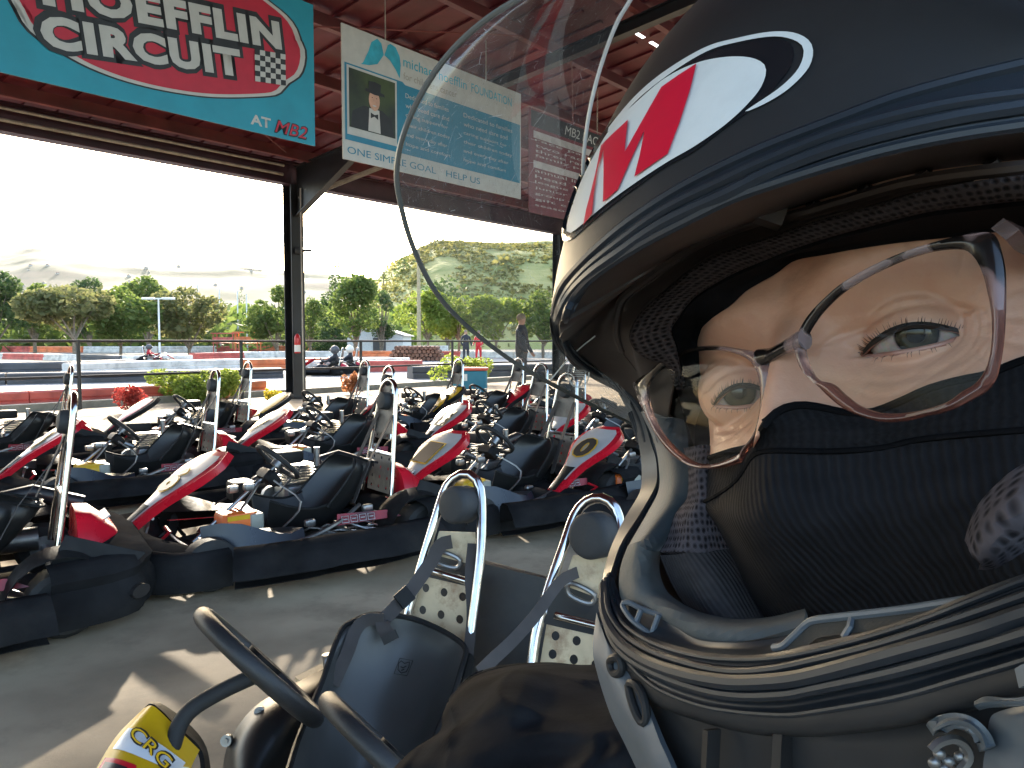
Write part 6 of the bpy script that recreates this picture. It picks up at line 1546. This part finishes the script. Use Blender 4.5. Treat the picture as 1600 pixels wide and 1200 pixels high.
# --- raised visor
def glass(name, tint, base_mix, scratch=0.0, rough=.02, fk=1.0):
    m = bpy.data.materials.new(name); m.use_nodes = True; nt = m.node_tree; L = nt.links; nt.nodes.remove(nt.nodes['Principled BSDF'])
    tr_ = nd(nt, 'ShaderNodeBsdfTransparent'); tr_.inputs[0].default_value = (*tint, 1); gl = nd(nt, 'ShaderNodeBsdfGlossy'); gl.inputs['Roughness'].default_value = rough
    lw = nd(nt, 'ShaderNodeFresnel'); ge = nd(nt, 'ShaderNodeNewGeometry'); io = nd(nt, 'ShaderNodeMapRange'); io.inputs[3].default_value = 1.5; io.inputs[4].default_value = 1/1.5; L.new(ge.outputs['Backfacing'], io.inputs[0]); L.new(io.outputs[0], lw.inputs['IOR']); mx = nd(nt, 'ShaderNodeMixShader')
    ma = nd(nt, 'ShaderNodeMath', operation='MULTIPLY_ADD'); ma.inputs[1].default_value = fk; ma.inputs[2].default_value = base_mix; ma.use_clamp = True
    L.new(lw.outputs[0], ma.inputs[0]); L.new(ma.outputs[0], mx.inputs[0]); L.new(tr_.outputs[0], mx.inputs[1]); L.new(gl.outputs[0], mx.inputs[2]); last = mx.outputs[0]
    if scratch:
        tc = nd(nt, 'ShaderNodeTexCoord'); acc = None
        for k, (sx, sy, ro, th) in enumerate(((9, 1.1, .3, .985), (1.2, 10, -.5, .985), (8, .9, 1.0, .99), (6, 5, 0, .965))):
            mp = nd(nt, 'ShaderNodeMapping'); mp.inputs['Scale'].default_value = (sx, sy, 1); mp.inputs['Rotation'].default_value = (0, 0, ro); L.new(tc.outputs['UV'], mp.inputs[0])
            vo = nd(nt, 'ShaderNodeTexVoronoi', feature='DISTANCE_TO_EDGE'); vo.inputs['Scale'].default_value = 5+k*3; L.new(mp.outputs[0], vo.inputs['Vector'])
            mr = nd(nt, 'ShaderNodeMapRange'); mr.inputs[1].default_value = .004; mr.inputs[2].default_value = .0; L.new(vo.outputs['Distance'], mr.inputs[0])
            nz = nd(nt, 'ShaderNodeTexNoise'); nz.inputs['Scale'].default_value = 14+9*k; L.new(tc.outputs['UV'], nz.inputs['Vector'])
            m2 = nd(nt, 'ShaderNodeMapRange'); m2.inputs[1].default_value = .52; m2.inputs[2].default_value = .66; L.new(nz.outputs[0], m2.inputs[0])
            mu = nd(nt, 'ShaderNodeMath', operation='MULTIPLY'); L.new(mr.outputs[0], mu.inputs[0]); L.new(m2.outputs[0], mu.inputs[1])
            if acc is None: acc = mu.outputs[0]
            else:
                ad = nd(nt, 'ShaderNodeMath', operation='MAXIMUM'); L.new(acc, ad.inputs[0]); L.new(mu.outputs[0], ad.inputs[1]); acc = ad.outputs[0]
        nz = nd(nt, 'ShaderNodeTexNoise'); nz.inputs['Scale'].default_value = 160; nz.inputs['Detail'].default_value = 6; L.new(tc.outputs['UV'], nz.inputs['Vector'])
        m3 = nd(nt, 'ShaderNodeMapRange'); m3.inputs[1].default_value = .62; m3.inputs[2].default_value = .75; m3.inputs[4].default_value = .35; L.new(nz.outputs[0], m3.inputs[0])
        ad = nd(nt, 'ShaderNodeMath', operation='MAXIMUM'); L.new(acc, ad.inputs[0]); L.new(m3.outputs[0], ad.inputs[1])
        sx_ = nd(nt, 'ShaderNodeSeparateXYZ'); L.new(tc.outputs['UV'], sx_.inputs[0]); fr = nd(nt, 'ShaderNodeMapRange'); fr.inputs[1].default_value = .0; fr.inputs[2].default_value = .20; fr.inputs[3].default_value = .9; fr.inputs[4].default_value = 0; L.new(sx_.outputs[0], fr.inputs[0])
        nf = nd(nt, 'ShaderNodeTexNoise'); nf.inputs['Scale'].default_value = 70; nf.inputs['Detail'].default_value = 8; L.new(tc.outputs['UV'], nf.inputs['Vector']); fm_ = nd(nt, 'ShaderNodeMath', operation='MULTIPLY'); L.new(nf.outputs[0], fm_.inputs[0]); L.new(fr.outputs[0], fm_.inputs[1])
        am = nd(nt, 'ShaderNodeMath', operation='MAXIMUM'); L.new(ad.outputs[0], am.inputs[0]); L.new(fm_.outputs[0], am.inputs[1]); ad = am
        mu = nd(nt, 'ShaderNodeMath', operation='MULTIPLY_ADD'); mu.inputs[1].default_value = scratch; mu.inputs[2].default_value = .035; L.new(ad.outputs[0], mu.inputs[0])
        df = nd(nt, 'ShaderNodeBsdfDiffuse'); df.inputs[0].default_value = (.75, .75, .75, 1); ms = nd(nt, 'ShaderNodeMixShader'); L.new(mu.outputs[0], ms.inputs[0]); L.new(last, ms.inputs[1]); L.new(df.outputs[0], ms.inputs[2]); last = ms.outputs[0]
    L.new(last, nt.nodes['Material Output'].inputs[0]); return m
M['visor'] = glass('scratched_visor', (.80, .80, .79), .05, 1.0, .05)
M['lens'] = glass('lens_glass', (.97, .975, .955), .0, 0, .01, .22)
vA = [(1010, 690, .364), (990, 664, .356), (940, 640, .338), (900, 620, .324), (840, 588, .303), (790, 557, .293), (730, 510, .281), (682, 458, .269), (645, 385, .256), (624, 310, .244), (620, 262, .238), (632, 205, .230), (662, 140, .222), (705, 80, .214), (760, 30, .206), (830, -12, .198), (930, -60, .190), (1060, -100, .180), (1220, -110, .170), (1400, -90, .160), (1560, -40, .152), (1660, 30, .147)]
vB = [(1020, 640, .352), (1000, 610, .347), (985, 570, .338), (965, 530, .325), (945, 480, .308), (928, 420, .288), (916, 360, .272), (912, 310, .262), (911, 262, .252), (915, 215, .245), (924, 160, .238), (940, 100, .231), (962, 40, .224), (985, 0, .219), (1015, -50, .212), (1060, -95, .205), (1130, -130, .196), (1220, -140, .186), (1330, -120, .176), (1450, -80, .166), (1560, -20, .157), (1640, 40, .151)]
n1 = catmull([V(p) for p in vA], 60); n2 = catmull([V(p) for p in vB], 60)
m1 = [tuple(a.lerp(b, .25)-V((0, 0, .010))+V((-4, -3, 0))) for a, b in zip(n1, n2)]; m2 = [tuple(a.lerp(b, .62)-V((0, 0, .012))) for a, b in zip(n1, n2)]
vs_, GV = usheet([vA, m1, m2, vB], 150, 40, 'visor', M['visor'], helmet)
M['vedge'] = pbr('visor_edge', (.11, .11, .10), .25, var=.1); M['vedge2'] = pbr('visor_edge_bright', (.6, .6, .58), .25)
part(MB().tube(GV[0], .0009, 8), 'visor_edge', M['vedge'], vs_); part(MB().tube(GV[-1][:120], .00065, 8), 'visor_edge', M['vedge2'], vs_)
# etched mark near the pivot
c = pt(904, 582, .309); a = cr; b = cu; mb = MB()
for r in (.0056, .0052, .0034):
    mb.tube([c+a*(r*.78*math.cos(t))+b*(r*1.1*math.sin(t)) for t in [2*math.pi*k/28 for k in range(28)]], .00013, 4, closed=True)
for k in range(16):
    t = 2*math.pi*k/16; mb.tube([c+a*(.0037*.78*math.cos(t))+b*(.0037*1.1*math.sin(t)), c+a*(.0049*.78*math.cos(t+.12))+b*(.0049*1.1*math.sin(t+.12))], .00011, 4)
for k in range(-2, 3): mb.tube([c+a*-.0022+b*k*.0008, c+a*.0022+b*k*.0008], .0001, 4)
part(mb, 'etched_mark', M['vedge2'], vs_)
part(MB().tube(catmull([pt(*p) for p in [(860, 594, .306), (880, 570, .300), (905, 545, .294), (930, 525, .29)]], 14), .0003, 5), 'visor_edge', M['vedge2'], vs_)
# --- eyeglasses
LX, LU, LF = frame3((rc(1405, 510, .19)-rc(1100, 640, .25)).normalized(), -.10)
def lensplane(side):
    C = rc(1405, 510, .1765) if side > 0 else rc(1100, 640, .242); N = (LF+LX*(.07*side)).normalized()
    X = (LX-N*LX.dot(N)).normalized(); U = N.cross(X); U = U if U.dot(LU) > 0 else -U
    return C, X, U, N
def onplane(px, py, pl, curve=6.0):
    C, X, U, N = pl; d = V(((px-800)/FPX, (600-py)/FPX, 1)); p = d*(C.dot(N)/d.dot(N))
    q = p-C; r2_ = q.dot(X)**2+q.dot(U)**2; t = -curve*.5*r2_*.6
    for _ in range(2): p = d*((C+N*t).dot(N)/d.dot(N)); q = p-C; r2_ = q.dot(X)**2+q.dot(U)**2; t = -curve*.5*r2_*.6
    return p
def off4(L, ox, oy): return [(ox+x/4, oy+y/4) for x, y in L]
R_out = off4([(165, 745), (205, 665), (262, 585), (340, 508), (460, 403), (620, 308), (780, 232), (940, 172), (1100, 122), (1250, 88), (1390, 66), (1440, 100), (1470, 200), (1490, 320), (1490, 480), (1482, 640), (1470, 780), (1452, 900), (1425, 1010), (1380, 1075), (1300, 1130), (1190, 1185), (1080, 1225)], 1200, 340)+[(1200+x/4, 600+y/4) for x, y in [(1000, 200), (850, 238), (700, 243), (560, 205), (450, 155), (350, 75), (265, -20)]]+off4([(200, 960), (165, 880), (150, 810)], 1200, 340)
R_in = off4([(228, 800), (240, 745), (272, 680), (345, 580), (460, 470), (620, 368), (800, 282), (950, 228), (1100, 200), (1215, 205), (1285, 255), (1335, 345), (1365, 450), (1390, 570), (1400, 710), (1388, 850), (1355, 955), (1295, 1035), (1220, 1080)], 1200, 340)+[(1200+x/4, 600+y/4) for x, y in [(1120, 112), (960, 163), (800, 182), (680, 172), (570, 132), (480, 65), (400, -5)]]+off4([(312, 1012), (262, 940), (235, 860)], 1200, 340)
L_out = off4([(585, 712), (640, 662), (760, 583), (880, 522), (1000, 481), (1120, 474), (1250, 492), (1370, 512), (1445, 548), (1476, 620), (1475, 700), (1462, 790), (1440, 880), (1408, 965), (1370, 1055), (1300, 1150)], 840, 420)+[(900+x/4, 700+y/4) for x, y in [(1040, 85), (950, 118), (840, 138), (720, 125), (625, 75), (560, 8)]]+off4([(720, 1010), (655, 890), (605, 790)], 840, 420)
L_in = off4([(690, 800), (690, 735), (735, 660), (830, 580), (950, 524), (1080, 510), (1200, 522), (1300, 560), (1356, 620), (1382, 700), (1392, 800), (1388, 900), (1372, 985), (1340, 1060), (1285, 1120)], 840, 420)+[(900+x/4, 700+y/4) for x, y in [(1030, 30), (930, 78), (840, 98), (745, 88), (660, 35)]]+off4([(795, 1050), (735, 950), (705, 870)], 840, 420)
def framemat():
    m = bpy.data.materials.new('tortoise_frame'); m.use_nodes = True; nt = m.node_tree; b = nt.nodes['Principled BSDF']; L = nt.links
    b.inputs['Roughness'].default_value = .2; b.inputs['Coat Weight'].default_value = .3; b.inputs['Transmission Weight'].default_value = .6; b.inputs['IOR'].default_value = 1.45
    at_ = nd(nt, 'ShaderNodeAttribute', attribute_name='h'); rp = nd(nt, 'ShaderNodeValToRGB'); L.new(at_.outputs['Fac'], rp.inputs[0])
    e = rp.color_ramp.elements; e[0].position = 0; e[0].color = (.20, .075, .06, 1); e[1].position = 1; e[1].color = (.50, .40, .40, 1)
    for p, c in ((.35, (.25, .11, .085)), (.55, (.38, .24, .22))): x = e.new(p); x.color = (*c, 1)
    tc = nd(nt, 'ShaderNodeTexCoord'); nz = nd(nt, 'ShaderNodeTexNoise'); nz.inputs['Scale'].default_value = 75; nz.inputs['Detail'].default_value = 1; L.new(tc.outputs['Object'], nz.inputs['Vector'])
    mr = nd(nt, 'ShaderNodeMapRange'); mr.inputs[1].default_value = .46; mr.inputs[2].default_value = .50; L.new(nz.outputs[0], mr.inputs[0])
    mu = nd(nt, 'ShaderNodeMapRange'); mu.inputs[1].default_value = .5; mu.inputs[2].default_value = .62; L.new(at_.outputs['Fac'], mu.inputs[0])
    mm = nd(nt, 'ShaderNodeMath', operation='MULTIPLY'); L.new(mr.outputs[0], mm.inputs[0]); L.new(mu.outputs[0], mm.inputs[1])
    mx = nd(nt, 'ShaderNodeMixRGB'); mx.inputs[2].default_value = (.02, .016, .015, 1); L.new(mm.outputs[0], mx.inputs[0]); L.new(rp.outputs[0], mx.inputs[1]); L.new(mx.outputs[0], b.inputs['Base Color'])
    return m
FMt = framemat(); gl_root = None
for side, out, inn_ in ((1, R_out, R_in), (-1, L_out, L_in)):
    pl = lensplane(side); n = 160; C, X, U, N = pl
    # align both outlines by angle about the lens centre
    def byang(P):
        Q = [onplane(x, y, pl) for x, y in P]; Q = catmull(Q, 400, closed=True); cc = sum(Q, V((0, 0, 0)))/len(Q); res = [None]*n
        A = [(math.atan2((q-cc).dot(U), (q-cc).dot(X)), q) for q in Q]
        for k in range(n):
            t = -math.pi+2*math.pi*k/n; res[k] = min(A, key=lambda a: abs((a[0]-t+math.pi) % (2*math.pi)-math.pi))[1]
        return res
    Qi0 = [onplane(x, y, pl) for x, y in inn_]; cc = sum(Qi0, V((0, 0, 0)))/len(Qi0)
    def byang2(P, nsm=2):
        Q = catmull([onplane(x, y, pl) for x, y in P], 500, closed=True); A = sorted([(math.atan2((q-cc).dot(U), (q-cc).dot(X)), q) for q in Q], key=lambda a: a[0]); res = []
        for k in range(n):
            t = -math.pi+2*math.pi*k/n; j = 0
            while j < len(A) and A[j][0] < t: j += 1
            a, b = A[j-1], A[j % len(A)]; da = (b[0]-a[0]) % (2*math.pi); res.append(a[1].lerp(b[1], ((t-a[0]) % (2*math.pi))/da if da > 1e-6 else 0))
        return res
    Po, Pi = byang2(out), byang2(inn_)
    # closed rim: front outer, front crest, front inner, back inner, back outer
    R = []
    for f_, zo in ((.14, -.0003), (.36, .0010), (.7, .0010), (.96, .0002), (.96, -.0010), (.5, -.0013), (.14, -.0010)):
        R.append([cam2w(a.lerp(b, f_)+N*zo) for a, b in zip(Po, Pi)])
    R.append(R[0]); 
    mb = MB().grid(R, closed=True)
    if gl_root is None: gl_root = empty('eyeglasses', (0, 0, 0)); gl_root.parent = person; gl_root.matrix_parent_inverse = PI_; 
    o = part(mb, 'rim', FMt, gl_root, ang=60)
    at_ = o.data.attributes.new('h', 'FLOAT', 'POINT'); mn = min(q.dot(U) for q in Po); mxu = max(q.dot(U) for q in Po)
    for k, v in enumerate(o.data.vertices):
        c_ = V(((v.co-CAM).dot(cr), (v.co-CAM).dot(cu), (v.co-CAM).dot(cf))); at_.data[k].value = max(0, min(1, (c_.dot(U)-mn)/(mxu-mn)))
    ctr = cc; rws = []
    for k in range(9):
        t = k/8; rws.append([cam2w(ctr.lerp(p, .02+.985*t)+N*(.0010*(1-t*t))) for p in Pi])
    part(MB().grid(rws, closed=True), 'lens', M['lens'], gl_root, ang=180)
br = [(1187, 560, .222), (1202, 556, .218), (1215, 549, .2125), (1232, 540, .2070), (1248, 533, .2020), (1258, 530, .1995)]
o = part(MB().tube(catmull([pt(*p) for p in br], 24), [.0028-.0010*math.sin(math.pi*k/23) for k in range(24)], 12, sq=(1.0, .8)), 'bridge', FMt, gl_root)
at_ = o.data.attributes.new('h', 'FLOAT', 'POINT')
for k in range(len(o.data.vertices)): at_.data[k].value = .85
o = part(MB().grid(sheet([[(1192, 555, .221), (1195, 575, .2225), (1194, 604, .2235)], [(1206, 556, .219), (1209, 575, .221), (1205, 604, .2235)]], 12, 4), thick=.003), 'nose_pad', FMt, gl_root)
at_ = o.data.attributes.new('h', 'FLOAT', 'POINT')
for k in range(len(o.data.vertices)): at_.data[k].value = .62
tm = [[(1548, 357, .163), (1600, 372, .176), (1700, 395, .20)], [(1572, 375, .162), (1600, 398, .172), (1700, 425, .20)]]
o = part(MB().grid(sheet(tm, 16, 4), thick=.003), 'temple_arm', FMt, gl_root)
at_ = o.data.attributes.new('h', 'FLOAT', 'POINT')
for k in range(len(o.data.vertices)): at_.data[k].value = .58
tm = [[(988, 598, .286), (1030, 640, .31), (1060, 660, .36)], [(990, 606, .286), (1030, 652, .31), (1060, 675, .36)]]
o = part(MB().grid(sheet(tm, 12, 3), thick=.002), 'temple_arm', FMt, gl_root)
at_ = o.data.attributes.new('h', 'FLOAT', 'POINT')
for k in range(len(o.data.vertices)): at_.data[k].value = .58
# --- jacket
def fold(p):
    w_ = noise.noise(p*7)
    return .006*noise.fractal(p*9, 1, 2, 4)+.024*(1-abs(noise.noise(V((p.x*7-p.z*12+w_*.8, p.y*3, p.z*3+w_)))))**5+.013*(1-abs(noise.noise(V((p.x*17+p.z*19+w_*2, p.y*7, p.z*6)))))**6
jk = [[(705, 1095, .66), (735, 1062, .67), (765, 1048, .68), (810, 1042, .68), (860, 1040, .67), (905, 1044, .65), (960, 1044, .62), (1020, 1050, .58), (1080, 1080, .55)],
      [(697, 1120, .58), (725, 1085, .57), (765, 1066, .57), (815, 1058, .56), (862, 1060, .56), (910, 1072, .54), (960, 1085, .52), (1020, 1095, .50), (1080, 1120, .48)],
      [(690, 1150, .54), (725, 1130, .52), (770, 1110, .50), (815, 1105, .50), (865, 1110, .50), (915, 1125, .48), (965, 1140, .46), (1030, 1160, .45), (1090, 1180, .44)],
      [(640, 1185, .54), (690, 1175, .50), (750, 1165, .47), (810, 1165, .46), (865, 1170, .45), (920, 1180, .44), (975, 1200, .42), (1040, 1220, .41), (1110, 1240, .40)],
      [(600, 1250, .52), (670, 1245, .48), (740, 1240, .44), (810, 1240, .43), (870, 1245, .42), (930, 1255, .41), (990, 1270, .40), (1060, 1290, .39), (1140, 1300, .38)],
      [(540, 1500, .50), (640, 1500, .46), (730, 1500, .42), (810, 1500, .41), (880, 1500, .40), (950, 1500, .39), (1020, 1500, .38), (1100, 1500, .37), (1200, 1500, .36)]]
GJ = sheet(jk, 120, 110)
for r in GJ:
    for i, p in enumerate(r): r[i] = p+(CAM-p).normalized()*fold(p)
back = [[p+V((.03, .10, -.16)) for p in GJ[0]]]
part(MB().grid([back[0]]+GJ, thick=.003), 'jacket', M['cloth'], None, ang=80)
# ---------------------------------------------------------------- people on the track
M['suit'] = pbr('dark_clothes', (.03, .032, .04), .8); M['helm'] = pbr('helmet_white', (.6, .6, .6), .3); M['skin2'] = pbr('skin_far', (.4, .22, .15), .6)
def figure(loc, rz_, pose, lab, top='suit', scale=1.0, helm=None):
    root = empty('person', loc, rz_); tag(root, lab, 'person')
    me = bpy.data.meshes.new('body')
    if pose == 'stand':
        J = [(0, 0, .95, .13), (0, 0, 1.2, .13), (0, 0, 1.42, .12), (0, 0, 1.53, .055), (0, -.01, 1.62, .085), (0, -.01, 1.72, .075), (.19, 0, 1.40, .06), (.27, -.02, 1.14, .045), (.24, -.14, .95, .035), (.23, -.2, .88, .03), (-.19, 0, 1.40, .06), (-.27, -.02, 1.14, .045), (-.24, -.16, 1.0, .035), (-.2, -.22, .98, .03), (.10, 0, .88, .09), (.12, 0, .48, .06), (.13, .02, .08, .045), (.14, -.12, .04, .04), (-.10, 0, .88, .09), (-.12, -.04, .48, .06), (-.13, .02, .08, .045), (-.14, -.12, .04, .04)]
    else:
        J = [(0, .25, .25, .13), (0, .32, .45, .13), (0, .34, .66, .12), (0, .33, .76, .055), (0, .30, .86, .085), (0, .29, .94, .075), (.19, .30, .62, .06), (.25, .08, .48, .045), (.14, -.12, .52, .035), (.1, -.18, .55, .03), (-.19, .30, .62, .06), (-.25, .08, .48, .045), (-.14, -.12, .52, .035), (-.1, -.18, .55, .03), (.10, .18, .22, .09), (.16, -.18, .34, .06), (.15, -.50, .16, .045), (.15, -.56, .24, .04), (-.10, .18, .22, .09), (-.16, -.18, .34, .06), (-.15, -.50, .16, .045), (-.15, -.56, .24, .04)]
    Ed = [(0, 1), (1, 2), (2, 3), (3, 4), (4, 5), (2, 6), (6, 7), (7, 8), (8, 9), (2, 10), (10, 11), (11, 12), (12, 13), (0, 14), (14, 15), (15, 16), (16, 17), (0, 18), (18, 19), (19, 20), (20, 21)]
    mb = MB()
    me.from_pydata([(a*scale, b*scale, c*scale) for a, b, c, r in J], Ed, [])
    o = bpy.data.objects.new('tmp', me); COL.objects.link(o); o.modifiers.new('s', 'SKIN')
    for k, (a, b, c, r) in enumerate(J): me.skin_vertices[0].data[k].radius = (r*scale, r*scale)
    me.skin_vertices[0].data[0].use_root = True
    sb = o.modifiers.new('b', 'SUBSURF'); sb.levels = 2
    dg = bpy.context.evaluated_depsgraph_get(); m2 = bpy.data.meshes.new_from_object(o.evaluated_get(dg)); bpy.data.objects.remove(o)
    m2.materials.clear(); m2.materials.append(M[top]); m2.materials.append(M['skin2']); m2.shade_smooth()
    hz_ = J[3][2]*scale
    for p in m2.polygons:
        if p.center.z > hz_ or (pose == 'stand' and abs(p.center.x) > .2*scale and p.center.z < .97*scale): p.material_index = 1
    b_ = bpy.data.objects.new('body', m2); COL.objects.link(b_); b_.parent = root
    c = V(J[4][:3])*scale
    if helm: MB().sphere(c+V((0, .01, .03)), (.14, .16, .15), 14, 10).build('helmet', M[helm], root); MB().box(c+V((0, -.12, .02)), (.18, .08, .07), bev=.03).build('visor', M['sblk'], root)
    else: MB().sphere(c+V((0, .02, .05)), (.088, .10, .09), 12, 8).build('hair', M['bark'], root)
    return root
figure(at(815, 15.6), 1.2, 'stand', 'person in dark clothes standing by the fence seen through the visor')
figure(at(728, 38), .5, 'stand', 'person standing far out beside the track barrier', 'suit')
figure(at(748, 40), -.5, 'stand', 'second distant person in red standing near the first, beside the track', 'redp')
def track_kart(px, d, rz_, lab, helm, suit):
    k = copy_tree(proto); k.location = at(px, d, .004); k.rotation_euler = (0, 0, rz_); tag(k, lab, 'go-kart', 'karts out on the track')
    f = V((math.cos(rz_), math.sin(rz_), 0)); figure(V(k.location)-f*.05, rz_+math.pi/2, 'sit', lab.replace('kart', 'driver of the kart'), suit, 1.0, helm)
track_kart(508, 27, 3.0, 'left kart of the pair out on the track by the column', 'barK', 'suit')
track_kart(532, 29, 3.1, 'right kart of the pair out on the track by the column', 'barW', 'suit')
track_kart(245, 40, 0.2, 'distant kart on the track between the fence posts', 'barK', 'redp')
